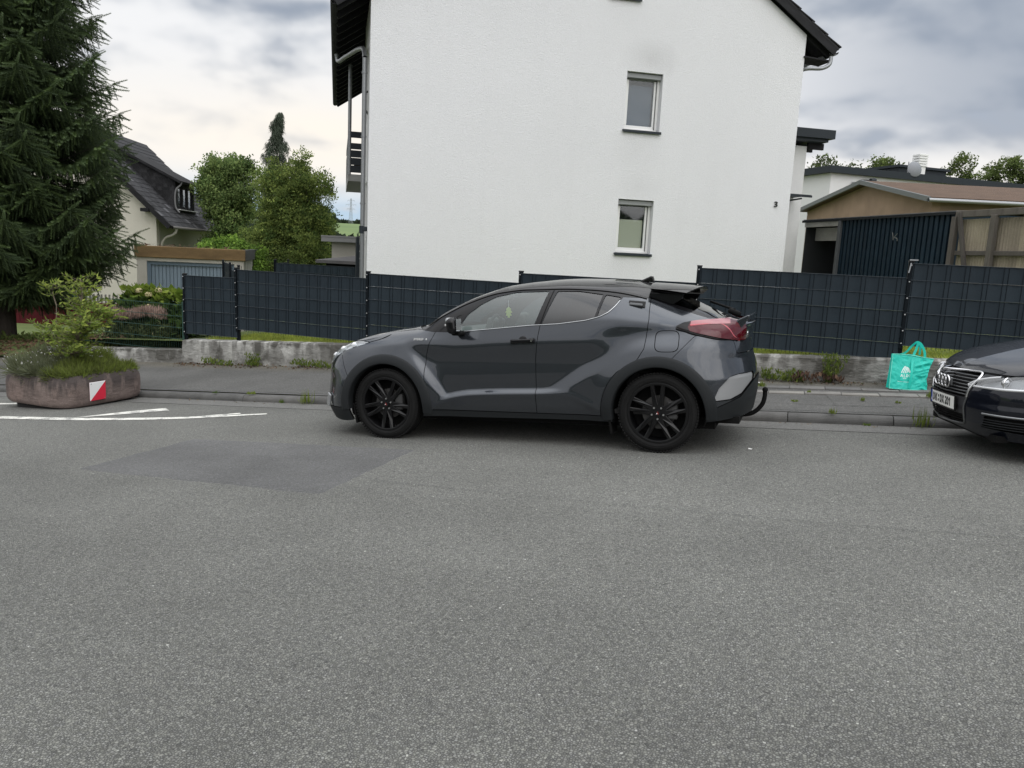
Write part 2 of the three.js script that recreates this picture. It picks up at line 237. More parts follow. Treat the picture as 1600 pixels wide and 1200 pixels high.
// garden ground behind the wall, wide ground to the horizon, hills across the valley
{
  const lt = tfbm(6, 400, 5), lf = tnoise(256, 401);
  const lawnTex = tex(512, 512, (u, v) => mix3([0.05, 0.085, 0.018], [0.14, 0.17, 0.045], clamp(lt(u, v) * 0.6 + lf(u, v) * 0.5 - 0.1)));
  const lawnMat = std({ map: rep(lawnTex, 1 / 1.5), roughness: 1 });
  struct('lawn', gridGeo(220, 80, (u, v) => { const x = lerp(-45, 45, u), z = lerp(x < -13 ? -10.49 : -10.56, -40, v * v); return [x, gardenY(x, z) - 0.25 * sstep(-16, -40, z) - 1.5 * sstep(-20, -40, z) * sstep(-9, -14, x), z]; }, (u, v, p) => [p[0], -p[2]]), lawnMat);
  const gm = std({ map: rep(lawnTex, 1 / 9), roughness: 1 });
  struct('ground', gridGeo(160, 160, (u, v) => { const f = (t) => { const q = t * 2 - 1; return Math.sign(q) * Math.pow(Math.abs(q), 2.4) * 3200; }; const x = f(u), z = f(v), r = Math.hypot(x, z); const behind = sstep(-20, -90, z); return [x, -2.4 - 0.3 * sstep(20, 60, r) - 9 * behind * sstep(20, -120, x) * sstep(60, 250, r) * (1 - sstep(350, 650, r)), z]; }, (u, v, p) => [p[0], -p[2]]), gm);
  // hills ring: rises to a low crest everywhere, higher to the left rear
  const crest = (a) => 26 + 26 * Math.exp(-Math.pow((a + 32) / 26, 2)) + 10 * fbm(a * 0.04, 2, 1, 3);
  const hillY = (r, a) => -6 + crest(a) * Math.pow(sstep(420, 1500, r), 0.8) - 18 * sstep(1500, 2400, r);
  const pol = (r, a) => [r * Math.sin(a * Math.PI / 180), hillY(r, a), -r * Math.cos(a * Math.PI / 180)];
  const hg = gridGeo(180, 40, (u, v) => pol(lerp(400, 2400, v), lerp(-180, 180, u)), (u, v, p) => [p[0], -p[2]]);
  struct('hills', hg, std({ map: rep(tex(256, 256, (u, v) => mix3([0.085, 0.14, 0.045], [0.15, 0.21, 0.07], lt(u, v))), 1 / 240), roughness: 1 }));
  const strip = (r0, r1, a0, a1, dy) => gridGeo(30, 10, (u, v) => { const r = lerp(r0, r1, v) + 20 * fbm(u * 3, r0, 1, 3), p = pol(r, lerp(a0, a1, u)); p[1] += dy; return p; }, (u, v, p) => [p[0], -p[2]]);
  struct('grain_field', strip(640, 800, -60, -16, 0.8), std({ map: rep(tex(128, 128, (u, v) => mix3([0.4, 0.3, 0.09], [0.52, 0.42, 0.15], lt(u, v))), 1 / 120), roughness: 1, side: THREE.DoubleSide }));
  struct('mown_field', strip(560, 645, -60, -16, 0.6), std({ color: rgb(0.2, 0.25, 0.08), roughness: 1, side: THREE.DoubleSide }));
}
// ---------------------------------------------------------------- shared building materials
const BFONT = await new FontLoader().loadAsync('fonts/droid/droid_sans_bold.typeface.json');
const stA = tfbm(10, 600, 5), stF = tnoise(256, 601), stG = tnoise(128, 611);
const stuccoBump = tex(512, 512, (u, v) => stF(u, v) * 0.6 + stG(u, v) * 0.4, true);
const render = (c, s = 1, amp = 0.05) => std({ map: rep(tex(512, 512, (u, v) => { const k = 1 + amp * (stA(u, v) - 0.5) * 2 + 0.05 * (stF(u, v) - 0.5); return [c[0] * k, c[1] * k, c[2] * k]; }), 1 / 4), bumpMap: rep(stuccoBump, 1.4), bumpScale: 0.004, roughness: 0.95 });
const pvc = std({ color: rgb(0.8, 0.8, 0.79), roughness: 0.35 });
const anth = dull({ color: rgb(0.022, 0.028, 0.034), roughness: 0.5, specularIntensity: 0.5 });
const darkWood = dull({ map: rep(tinted([0.022, 0.022, 0.024], 0.5, 640, 0.3), 0.8, 2.5), roughness: 0.75 });
const zinc = std({ map: rep(tinted([0.32, 0.33, 0.34], 0.2, 650, 0.06), 0.7), metalness: 0.75, roughness: 0.48 });
const glass = phy({ color: rgb(0.86, 0.9, 0.92), roughness: 0.03, transmission: 1, thickness: 0, ior: 1.5 });
const slate = (i, c = 0.035) => dull({ map: rep(tinted([c, c, c * 1.06], 0.4, 660 + i, 0.4), 1.3), bumpMap: rep(noiseT, 4), bumpScale: 0.002, roughness: 0.85 });
const slates = [slate(0, 0.03), slate(1, 0.04), slate(2, 0.024)];
const darkRoom = std({ color: rgb(0.03, 0.032, 0.035), roughness: 1 });

function windowUnit(parent, w, h, { open = 0, blind_or_sky_tone = 0, blindOrSkyMat = null, fw = 0.06, mat = pvc } = {}) { // centre of the opening at the group's origin, outside is +z
  const win = new THREE.Group(); win.name = 'window'; parent.add(win);
  const fr = [rbox(w, fw, 0.07, 0, h / 2 - fw / 2, 0, 0.006), rbox(w, fw, 0.07, 0, -h / 2 + fw / 2, 0, 0.006), rbox(fw, h - 2 * fw, 0.07, -w / 2 + fw / 2, 0, 0, 0.006), rbox(fw, h - 2 * fw, 0.07, w / 2 - fw / 2, 0, 0, 0.006)];
  part('frame', fr, mat, win);
  const W = w - 2 * fw + 0.02, H = h - 2 * fw + 0.02, s = 0.075;
  const sash = part('sash', [rbox(W, s, 0.06, 0, H - s / 2, 0, 0.008), rbox(W, s, 0.06, 0, s / 2, 0, 0.008), rbox(s, H - 2 * s, 0.06, -W / 2 + s / 2, H / 2, 0, 0.008), rbox(s, H - 2 * s, 0.06, W / 2 - s / 2, H / 2, 0, 0.008)], mat, win);
  sash.position.set(0, -H / 2, -0.012); sash.rotation.x = -open;
  const pn = part('pane', box(W - 2 * s + 0.01, H - 2 * s + 0.01, 0.006, 0, 0, 0), glass, win);
  pn.position.set(0, -H / 2 + (H / 2) * Math.cos(open), -0.012 - (H / 2) * Math.sin(open)); pn.rotation.x = -open;
  if (blind_or_sky_tone) { const bh = (H - 2 * s) * blind_or_sky_tone, b = part('blind_or_sky_tone', rbox(W - 2 * s - 0.03, bh, 0.008, -0.0, -H / 2 + s + bh / 2, 0, 0.003), blindOrSkyMat, win); b.position.z = -0.07; }
  return win;
}
// ---------------------------------------------------------------- white gable house
{
  const th = 33.2 * Math.PI / 180, H = thing('white_house', 'large white rendered gable house with two small windows in its blank wall', 'house', [-8.74, 0, -14.51], th);
  const W = 9.86, eL = 6.72, ridge = 10.0, base = -0.6;
  const gab = [[0, base], [W, base], [W, 6.86], [W / 2, ridge], [0, eL]];
  const hole = (x0, y0, x1, y1) => [[x0, y0], [x0, y1], [x1, y1], [x1, y0]];
  const A = [5.57, 4.42, 6.42, 5.67], B = [5.565, 1.71, 6.42, 2.92], C = [5.05, 7.15, 5.75, 8.2];
  // faint soiling: a grey bloom over each window, runs beneath the sills
  const wallTex = (() => { const s1 = tfbm(4, 670, 5), s2 = tnoise(64, 671), S = 1024; return tex(S, S, (u, v) => {
    const x = u * 10.5, y = v * 10.5; let k = 1 + 0.045 * (s1(u, v) - 0.5) * 2 + 0.08 * (stF(u * 6 % 1, v * 6 % 1) - 0.5), warm = 0;
    const cloud = (cx, cy, rx, ry, a) => { const d = Math.hypot((x - cx) / rx, (y - cy) / ry); return a * Math.max(0, 1 - d) * (0.5 + s1(u * 3 % 1, v * 3 % 1)); };
    const d = cloud(6.1, 5.95, 0.75, 0.5, 0.13) + cloud(6.0, 3.2, 0.6, 0.4, 0.07) + cloud(5.9, 3.9, 0.9, 0.6, 0.05) + cloud(6, 1.2, 0.9, 0.8, 0.05); k -= d; warm += d * 0.35;
    const st = sstep(0.62, 0.85, s2(u, 0.1 + v * 0.04)) * 0.018 * sstep(0.3, 0.7, s1(u, v * 0.3)); k -= st;
    k -= 0.03 * sstep(2.2, 0.7, y) * s1(u * 2 % 1, v);
    if (stG(u * 1.37 % 1, v * 1.37 % 1) > 0.985 && s1(u, v) > 0.5) k += 0.05;
    const c = 0.785; return [c * k * 0.975, c * k * (1 - warm * 0.06) * 0.978, c * k * (1 - warm * 0.14)]; }); })();
  const wallMat = std({ map: rep(wallTex, 1 / 10.5), bumpMap: rep(stuccoBump, 0.8), bumpScale: 0.009, roughness: 0.95 });
  const gw = ext(gab, 0.34, 0, [hole(...A), hole(...B), hole(...C)]); gw.translate(0, 0, -0.34);
  part('gable_wall', gw, wallMat, H);
  const plain = render([0.7, 0.7, 0.695]);
  // left flank: short return wall with two window openings, then the recessed loggia front
  const lw = ext([[0.34, base], [3.0, base], [3.0, eL], [0.34, eL]], 0.34, 0, [hole(1.0, 4.35, 1.9, 5.85), hole(0.85, 1.75, 1.75, 3.0)]); lw.rotateY(Math.PI / 2); // runs back along -z
  part('flank_wall', lw, plain, H);
  part('rear_wall', [box(0.34, eL - base, 8.4, 1.77, (eL + base) / 2, -7.2), box(1.6, eL - base, 0.3, 1.14, (eL + base) / 2, -3.15), box(W - 1.6, eL - base, 0.34, W / 2 + 0.8, (eL + base) / 2, -11.23), box(0.34, eL - base, 10.7, W - 0.17, (eL + base) / 2, -5.7)], plain, H);
  part('inner_floor', [box(W - 0.7, 0.2, 10.5, W / 2, 3.6, -5.7), box(W - 0.7, 0.2, 10.5, W / 2, 6.5, -5.7), box(0.1, 7, 3, 5.0, 3, -1.85), box(0.1, 7, 3, 7.2, 3, -1.85), box(2.1, 7, 0.1, 6.1, 3, -2.4)], std({ color: rgb(0.22, 0.22, 0.23), roughness: 1 }), H);
  const blind_or_sky_tone = std({ color: rgb(0.62, 0.57, 0.42), roughness: 0.9 }), blind_or_sky_tone2 = std({ color: rgb(0.1, 0.115, 0.14), roughness: 0.8 });  // upper window: grey-blue sheet painting the sky reflected in its glass
  for (const [o, opt] of [[A, { open: 0.0, blind_or_sky_tone: 0.9, blindOrSkyMat: blind_or_sky_tone2 }], [B, { open: 0.0, blind_or_sky_tone: 0.68, blindOrSkyMat: blind_or_sky_tone }], [C, {}]]) {
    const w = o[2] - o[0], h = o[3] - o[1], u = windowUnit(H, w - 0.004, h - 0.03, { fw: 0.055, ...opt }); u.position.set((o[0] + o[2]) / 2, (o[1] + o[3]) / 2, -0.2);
    part('shutter_gap_shade', rbox(w - 0.01, 0.1, 0.14, 0, h / 2 - 0.065, 0.06, 0.01), std({ color: rgb(0.3, 0.31, 0.32), roughness: 0.6 }), u);  // grey bar added to paint the lintel shade and the shutter gap
    const cap = part('gasket', [box(0.012, h - 0.2, 0.01, w / 2 - 0.075, -0.03, 0.035), box(w - 0.14, 0.012, 0.01, 0, h / 2 - 0.13, 0.035)], std({ color: rgb(0.02, 0.02, 0.022), roughness: 0.6 }), u);
    part('window_sill', [rbox(w + 0.06, 0.03, 0.26, 0, -h / 2 + 0.0, 0.125, 0.004, 0.06), rbox(w + 0.06, 0.045, 0.016, 0, -h / 2 - 0.028, 0.25, 0.004)], anth, u);
  }
  for (const [z, y, w, h] of [[-1.45, 5.1, 0.9, 1.5], [-1.3, 2.375, 0.9, 1.25]]) { const u = windowUnit(H, w - 0.004, h - 0.02, {}); u.position.set(0.18, y, z); u.rotation.y = -Math.PI / 2; }
  // roof: two slopes, boarded dark eaves, rafters under the left overhang, stepped tiles on the right verge
  const tl = Math.atan2(ridge - 6.86, W / 2), ovh = 0.66;
  const slope = (side) => { const s = side, y0 = side < 0 ? eL : 6.86, x0 = side < 0 ? 0 : W, ang = Math.atan2(ridge - y0, W / 2), L = (W / 2 + ovh) / Math.cos(ang), cx = x0 + s * ovh - s * (W / 2 + ovh) / 2, ex = x0 + s * ovh, ey = y0 - ovh * Math.tan(ang); return { ang, L, ex, ey, s }; };
  const R = new THREE.Group(); R.name = 'roof'; H.add(R);
  for (const s of [-1, 1]) {
    const q = slope(s), len = 11.5, zc = -5.64;
    const deck = box(q.L, 0.05, len, 0, 0.13, 0); deck.rotateZ(-s * q.ang); deck.translate((q.ex + W / 2) / 2, (q.ey + ridge) / 2, zc); part('roof_deck', deck, darkWood, R);
    const top = box(q.L + 0.04, 0.05, len + 0.06, 0, 0.19, 0); top.rotateZ(-s * q.ang); top.translate((q.ex + W / 2) / 2, (q.ey + ridge) / 2, zc); part('roof_covering', top, slates[0], R);
    for (let k = 0; k < 20; k++) { // rafters
      const z = -0.08 - k * 0.62; if (z < -11.4) break; const r = rbox(1.5, 0.14, 0.09, 0, 0.035, 0, 0.01); r.rotateZ(-s * q.ang); const t = 0.75 / q.L; r.translate(lerp(q.ex, W / 2, t), lerp(q.ey, ridge, t), z); part('rafter', r, darkWood, R);
    }
    // half-round gutter
    const gz = []; for (let i = 0; i <= 8; i++) { const a = Math.PI + i / 8 * Math.PI; gz.push([0.075 * Math.cos(a), 0.075 * Math.sin(a)]); } for (let i = 8; i >= 0; i--) { const a = Math.PI + i / 8 * Math.PI; gz.push([0.066 * Math.cos(a), 0.066 * Math.sin(a)]); }
    const gg = ext(gz, len); gg.translate(q.ex + s * 0.07, q.ey + 0.1, zc - len / 2); part('gutter', gg, s < 0 ? slates[1] : zinc, R);
    for (let k = 0; k < 15; k++) { // verge tiles stepping down the gable edge
      const t = (k + 0.5) / 15, tile = rbox(q.L / 15 + 0.07, 0.03, 0.36, 0, 0.225, 0, 0.006); tile.rotateZ(-s * (q.ang - 0.075)); tile.translate(lerp(q.ex + s * 0.03, W / 2, t), lerp(q.ey, ridge, t), -0.03); part('roof_tile', tile, slates[k % 3], R);
    }
    const vb = box(q.L, 0.17, 0.03, 0, 0.09, 0); vb.rotateZ(-s * q.ang); vb.translate((q.ex + W / 2) / 2, (q.ey + ridge) / 2, 0.13); part('verge_board', vb, darkWood, R);
  }
  // ragged underside of the right eaves and the stub of its downpipe
  part('eaves_board', [box(0.7, 0.03, 0.5, W + 0.32, 6.36, -0.2, 0, 0, -0.05)], darkWood, H);
  part('downpipe', [tube([[W + 0.62, 6.42, 0.1], [W + 0.6, 6.26, 0.1], [W + 0.45, 6.16, 0.08], [W + 0.1, 6.13, 0.0], [W - 0.05, 6.1, -0.5]], 0.045, 24, 10)], zinc, H);
  // left downpipe: swan neck from the gutter to the corner
  part('downpipe', [tube([[-0.68, 6.28, -3.9], [-0.66, 6.14, -3.9], [-0.45, 6.05, -3.0], [-0.2, 5.98, -1.9], [-0.1, 5.8, -1.1], [-0.09, 5.5, -0.55]], 0.05, 40, 10), tube([[-0.09, 5.5, -0.55], [-0.09, 4, -0.55], [-0.09, 2, -0.55], [-0.09, -0.5, -0.55]], 0.05, 6, 10), ...[5.2, 3.9, 2.5].map((y) => cyl(0.06, 0.06, 0.03, -0.09, y, -0.55))], zinc, H);
  part('wall_lamp', [rbox(0.1, 0.1, 0.1, -0.05, 1.95, -0.12, 0.02), cyl(0.05, 0.05, 0.16, -0.12, 1.93, -0.12)], anth, H);
  part('wall_bracket', [tube([[0.02, 4.9, -0.9], [-0.08, 4.85, -0.9], [-0.08, 4.55, -0.9], [0.02, 4.42, -0.9]], 0.025, 12, 6)], std({ color: rgb(0.02, 0.02, 0.02), roughness: 0.5 }), H);
  // balcony at the rear of the left flank
  const bz0 = -5.2, bz1 = -9.6, bx = -0.34; const Bc = new THREE.Group(); Bc.name = 'balcony'; H.add(Bc);
  part('slab', [box(1.9, 0.18, bz0 - bz1, bx + 0.97, 3.43, (bz0 + bz1) / 2), box(0.03, 0.24, bz0 - bz1, bx + 0.0, 3.45, (bz0 + bz1) / 2 - 0.002)], std({ color: rgb(0.35, 0.35, 0.34), roughness: 0.95 }), Bc);
  for (let k = 0; k < 5; k++) part('railing_board', [box(0.03, k > 2 ? 0.16 : 0.185, bz0 - bz1, bx, 3.66 + k * 0.2 + (k > 3 ? 0.1 : 0), (bz0 + bz1) / 2), box(1.75, k > 2 ? 0.16 : 0.185, 0.03, bx + 0.88, 3.66 + k * 0.2 + (k > 3 ? 0.1 : 0), bz0)], anth, Bc);
  part('roof_post', [bar([bx + 0.02, 3.5, bz0 - 0.02], [bx + 0.02, 6.35, bz0 - 0.02], 0.05, 10)], zinc, Bc);
  part('flower_box', [rbox(0.9, 0.2, 0.2, bx + 0.6, 3.7, bz0 - 0.3, 0.02)], std({ color: rgb(0.4, 0.22, 0.08), roughness: 0.8 }), Bc);
  // stair annex on the right with its flat roof and a glass canopy
  part('annex_wall', [box(1.6, 5.3, 3.2, W + 0.79, 2.1, -3.61)], render([0.72, 0.72, 0.71]), H);
  part('annex_roof', [box(2.25, 0.22, 3.9, W + 1.0, 5.03, -3.55), box(2.1, 0.08, 3.7, W + 0.95, 4.88, -3.55)], anth, H);
  part('annex_rafter', [0, 1, 2, 3].map((k) => box(0.46, 0.16, 0.07, W + 1.83, 4.76, -2.0 - k * 0.5)), darkWood, H);
  part('canopy', [box(0.9, 0.02, 0.8, W + 0.9, 3.42, -1.6), box(0.95, 0.05, 0.03, W + 0.88, 3.39, -1.19), bar([W + 0.2, 3.12, -1.95], [W + 1.15, 3.34, -1.3], 0.02), bar([W + 0.55, 3.12, -1.98], [W + 0.55, 3.4, -1.3], 0.025), box(0.6, 0.05, 0.05, W + 0.4, 3.1, -1.98)], anth, H);
  const num = flat(new TextGeometry('3', { font: BFONT, size: 0.125, depth: 0.025, curveSegments: 6, bevelEnabled: false })); num.translate(9.45, 2.97, 0.004); muv(num); part('house_number', num, std({ color: rgb(0.01, 0.01, 0.01), roughness: 0.5 }), H, 'black numeral 3 near the right corner');
}
// ---------------------------------------------------------------- retaining wall, privacy fence, mesh fence
const concreteTex = (() => { const a = tfbm(14, 800, 6), b = tfbm(9, 810, 5), c = tnoise(256, 820), e = tfbm(40, 835, 4), f2 = tfbm(22, 838, 5); return tex(2048, 256, (u, v) => {
  const V = v * 0.11, top = sstep(0.72, 1.0, v), low = sstep(0.25, 0.0, v), q = a(u, V), run = f2(u, V * 0.22);
  let k = mix3([0.27, 0.265, 0.25], [0.46, 0.455, 0.43], sstep(0.36, 0.66, b(u, V)));
  k = mix3(k, [0.58, 0.575, 0.55], sstep(0.6, 0.72, e(u, V + 0.4) * 0.5 + b(u, V + 0.3) * 0.5) * 0.7);
  const dirt = sstep(0.5, 0.62, q) * 0.7 + sstep(0.5, 0.68, run) * sstep(0.15, 0.9, v) * 0.75 + top * sstep(0.36, 0.6, e(u, V)) * 0.8;
  k = mix3(k, [0.1, 0.096, 0.086], clamp(dirt * (0.55 + 0.7 * e(u, V))));
  k = mix3(k, [0.17, 0.15, 0.115], low * 0.6 * sstep(0.3, 0.7, e(u, V)));
  const g = 1 + 0.22 * (c(u * 2 % 1, v * 0.25) - 0.5); return [k[0] * g, k[1] * g, k[2] * g]; }); })();
const concBump = (() => { const a = tfbm(16, 840, 5); return tex(512, 512, (u, v) => a(u, v), true); })();
const concreteMat = std({ map: concreteTex, bumpMap: rep(concBump, 3, 1), bumpScale: 0.012, roughness: 0.95 });
function lowWall(name, label, x0, x1, topF, baseF, zf, th) {
  const o = thing(name, label, 'wall');
  const L = x1 - x0, n = Math.ceil(L * 10);
  const wob = (x, k) => 0.008 * N3(x * 2.3, k, 1) + 0.004 * N3(x * 9, k, 2);
  const uvf = (x, v) => [x / 3.6, v];
  const face = gridGeo(n, 8, (u, v) => { const x = lerp(x0, x1, u), b = baseF(x) - 0.12, t = topF(x) + wob(x, 3) - 0.02; return [x, lerp(b, t, v), zf + wob(x, v * 3) + 0.006 * N3(x * 4, v * 5, 4)]; }, (u, v) => uvf(lerp(x0, x1, u), lerp(0, 0.93, v)));
  const cham = gridGeo(n, 2, (u, v) => { const x = lerp(x0, x1, u), t = topF(x) + wob(x, 3); return [x, t - 0.02 + 0.02 * v, zf + wob(x, 3) - 0.025 * v * v]; }, (u, v) => uvf(lerp(x0, x1, u), lerp(0.93, 0.97, v)));
  const top = gridGeo(n, 2, (u, v) => { const x = lerp(x0, x1, u); return [x, topF(x) + wob(x, 3) * (1 - v), zf - 0.025 + wob(x, 3) * (1 - v) - (th - 0.025) * v]; }, (u, v) => uvf(lerp(x0, x1, u), lerp(0.93, 0.75, v)));
  const end = (x, s) => { const g = gridGeo(2, 4, (u, v) => [x, lerp(baseF(x) - 0.12, topF(x) - 0.004, v), zf - 0.004 - (th - 0.004) * u], (u, v) => [u * th / 3.6 + 0.2, lerp(0, 0.95, v)]); return g; };
  const back = gridGeo(n, 1, (u, v) => { const x = lerp(x1, x0, u); return [x, lerp(baseF(x) - 0.3, topF(x), v), zf - th]; }, (u, v) => uvf(lerp(x1, x0, u), v));
  part('masonry', [face, cham, top, end(x0), end(x1), back], (() => { const m = concreteMat.clone(); m.side = THREE.DoubleSide; return m; })(), o);
  return o;
}
lowWall('garden_wall', 'stained grey concrete retaining wall running below the dark privacy fence', -9.93, 14, wallTopY, wallBaseY, -10.45, 0.3);
lowWall('garden_wall', 'lower grey concrete wall under the green mesh fence by the hydrangea', -13.2, -9.935, (x) => -0.335 + 0.07 * (x + 9.93), wallBaseY, -10.47, 0.24);

const stripMats = [[0.0175, 0.0272, 0.0355], [0.0205, 0.0310, 0.0400], [0.0155, 0.0243, 0.0322]].map((c, i) => std({ map: rep(tinted(c, 0.15, 850 + i, 0.08, 256), 1, 2), roughness: 0.62 })).map((m) => dull({ map: m.map, roughness: 0.62, specularIntensity: 0.5 }));
const meshMat = dull({ color: rgb(0.006, 0.009, 0.012), roughness: 0.5, metalness: 0.2 });
const wireMat = dull({ color: rgb(0.05, 0.06, 0.068), roughness: 0.55 });
const boltMat = std({ color: rgb(0.72, 0.72, 0.72), roughness: 0.35, metalness: 0.6 });
const stripCache = new Map();
function stripGeo(L) { // woven strip: ripples between the upright rods
  const k = L.toFixed(2); if (stripCache.has(k)) return stripCache.get(k);
  const n = Math.max(8, Math.round(L / 0.025)), w = (u) => -0.006 - 0.0055 * Math.cos(u * L / 0.2 * 2 * Math.PI) * -1 - 0.001;
  const f = gridGeo(n, 1, (u, v) => [u * L, v * 0.193, w(u)], (u, v) => [u * L, v * 0.193]);
  const b = gridGeo(n, 1, (u, v) => [(1 - u) * L, v * 0.193, w(1 - u) - 0.0012], (u, v) => [u * L, v * 0.193]);
  const t = gridGeo(n, 1, (u, v) => [u * L, 0.193, w(u) - v * 0.0012], (u, v) => [u * L, 0]);
  const g = merge([f, b, t]); stripCache.set(k, g); return g;
}
function fencePanel(parent, L, top, { H = 1.03, sag = 0 } = {}) { // x from 0 to L, top wire at y = top
  const p = new THREE.Group(); p.name = 'fence_panel'; parent.add(p);
  const rows = Math.floor((H - 0.03) / 0.2), wires = [], rods = [];
  for (let i = 0; i <= rows; i++) for (const dz of [-0.004, 0.0105]) wires.push(bar([0, top - 0.2 * i, dz - 0.003], [L, top - 0.2 * i, dz - 0.003], 0.0034, 5));
  for (let x = 0.025; x < L; x += 0.05) { const q = (x / 0.2) % 1; if (Math.abs(q - 0.5) > 0.28) rods.push(bar([x, top - H, 0.002], [x, top + 0.004, 0.002], 0.0027, 5)); else rods.push(bar([x, top - H, -0.004], [x, top - H + 0.04, -0.004], 0.0027, 4)); }
  part('wire', wires, wireMat, p); part('rod', rods, meshMat, p);
  for (let i = 0; i < rows; i++) { const m = part('privacy_strip', stripGeo(L - 0.01), stripMats[(i * 2 + Math.round(L * 7 + top * 13)) % 3 < 0 ? 0 : Math.abs((i * 2 + Math.round(L * 7 + top * 13)) % 3)], p); m.position.set(0.005, top - 0.2 * (i + 1) + 0.0035 + 0.003 * N3(i * 3.3, L * 9 + top * 5, 1), 0); m.rotation.z = 0.0016 * N3(i * 2.1, top * 9, 4); m.rotation.x = 0.03 * N3(i * 5.7, top * 7, 8); }
  return p;
}
function fencePost(parent, x, top, bottom, bolts, lean = 0) {
  const p = new THREE.Group(); p.name = 'fence_post'; parent.add(p); p.position.set(x, bottom, -0.03); p.rotation.z = lean;
  part('tube', rbox(0.06, top - bottom, 0.04, 0, (top - bottom) / 2, 0, 0.005), meshMat, p);
  part('cap', rbox(0.068, 0.02, 0.048, 0, top - bottom + 0.008, 0, 0.004), std({ color: rgb(0.012, 0.012, 0.013), roughness: 0.6 }), p);
  part('clamp_rail', rbox(0.04, Math.min(1.06, top - bottom) , 0.006, 0.0, (top - bottom) - Math.min(1.06, top - bottom) / 2, 0.046, 0.002), meshMat, p);
  for (const y of bolts) part('bolt', [cyl(0.009, 0.007, 0.008, 0, y - bottom, 0.053, Math.PI / 2, 0, 0, 8)], boltMat, p);
  return p;
}
{
  const F = thing('privacy_fence', 'long stepped anthracite privacy fence standing on the concrete wall in front of the white house', 'fence', [0, 0, -10.6]);
  const xs = [-10.0, -8.872, -6.352, -3.832, -1.312, 1.208, 3.728, 6.248, 8.768], tops = [0.935, 1.088, 1.156, 1.29, 1.492, 1.67, 1.83, 2.0, 2.16];
  for (let i = 0; i < xs.length; i++) {
    const t = tops[i] + 0.018, b = wallTopY(xs[i]) - 0.05, bolts = []; for (let k = 0; k < 6; k++) { const y = tops[i] - 0.02 - 0.2 * k + (k === 5 ? 0.045 : 0); if (y > b + 0.03) bolts.push(y); }
    fencePost(F, xs[i], t, b, bolts, [0.005, 0.028, 0.016, 0, -0.004, -0.006, 0, 0, 0][i]);
    if (i + 1 < xs.length) { const L = xs[i + 1] - xs[i] - 0.03, p = fencePanel(F, L, 0, i === 0 ? { H: 1.03 } : {}); p.position.set(xs[i] + 0.015, tops[i], 0.012); p.rotation.z = [0.012, -0.004, -0.003, 0, 0, 0, 0, 0][i]; }
  }
  // grey wind-bent cover strip on the post by the bag
  part('edge_trim', [box(0.012, 0.12, 0.03, 1.2, 1.615, 0.03, 0, 0, -0.12), box(0.09, 0.014, 0.03, 1.235, 1.712, 0.03)], std({ color: rgb(0.3, 0.31, 0.32), roughness: 0.5 }), F);
  // short return fence running back beside the garage drive
  const R = thing('privacy_fence', 'short anthracite fence running back from the street towards the blue garage', 'fence', [-9.0, 0, -10.9], Math.PI - Math.atan2(2.3, -2.55) * -1);
  R.rotation.y = Math.atan2(2.6, -2.6); // heads left and back
  fencePost(R, 0.45, 1.13, -0.2, []); fencePost(R, 2.2, 1.13, -0.3, []); fencePost(R, 3.95, 1.14, -0.4, [1.07]);
  for (const [x, t] of [[0.47, 1.0], [2.22, 1.1]]) { const p = fencePanel(R, 1.7, t, {}); p.position.x = x; }
  const D = thing('privacy_fence', 'dark fence farther back in the garden left of the white house', 'fence', [-12.4, 0, -16.2], 0);
  D.rotation.y = Math.atan2(1.9, 3.0) * -1 + 0.6;
  fencePost(D, 0, 1.15, -0.6, []); { const p = fencePanel(D, 2.4, 1.08); p.position.x = 0.02; } fencePost(D, 2.45, 1.15, -0.6, []);
  const D2 = thing('privacy_fence', 'low dark fence angling back between the garden trees and the flat shed roofs', 'fence', [-12.4, 0, -16.2], Math.atan2(2.7, -1.5));
  { const p = fencePanel(D2, 2.6, 1.06); p.position.x = 0.05; } fencePost(D2, 2.7, 1.12, -0.6, []);
}
{ // green mesh fence before the hydrangea
  const gm = std({ color: rgb(0.03, 0.075, 0.06), roughness: 0.5, metalness: 0.2 });
  const M = thing('mesh_fence', 'green wire mesh fence on the low wall in front of the hydrangea bush', 'fence', [-12.6, 0, -10.58]);
  const wires = [], rods = [], L = 2.56; for (let i = 0; i < 5; i++) wires.push(bar([0, 0.42 - 0.2 * i, 0], [L, 0.42 - 0.2 * i, 0], 0.005, 5)); for (let x = 0.02; x < L; x += 0.05) rods.push(bar([x, -0.4, 0.004], [x, 0.44, 0.004], 0.0026, 4));
  part('wire', wires, gm, M); part('rod', rods, gm, M);
  for (const x of [0.25, L]) part('post', rbox(0.04, 0.9, 0.04, x, 0.02, -0.03, 0.006), gm, M);
}
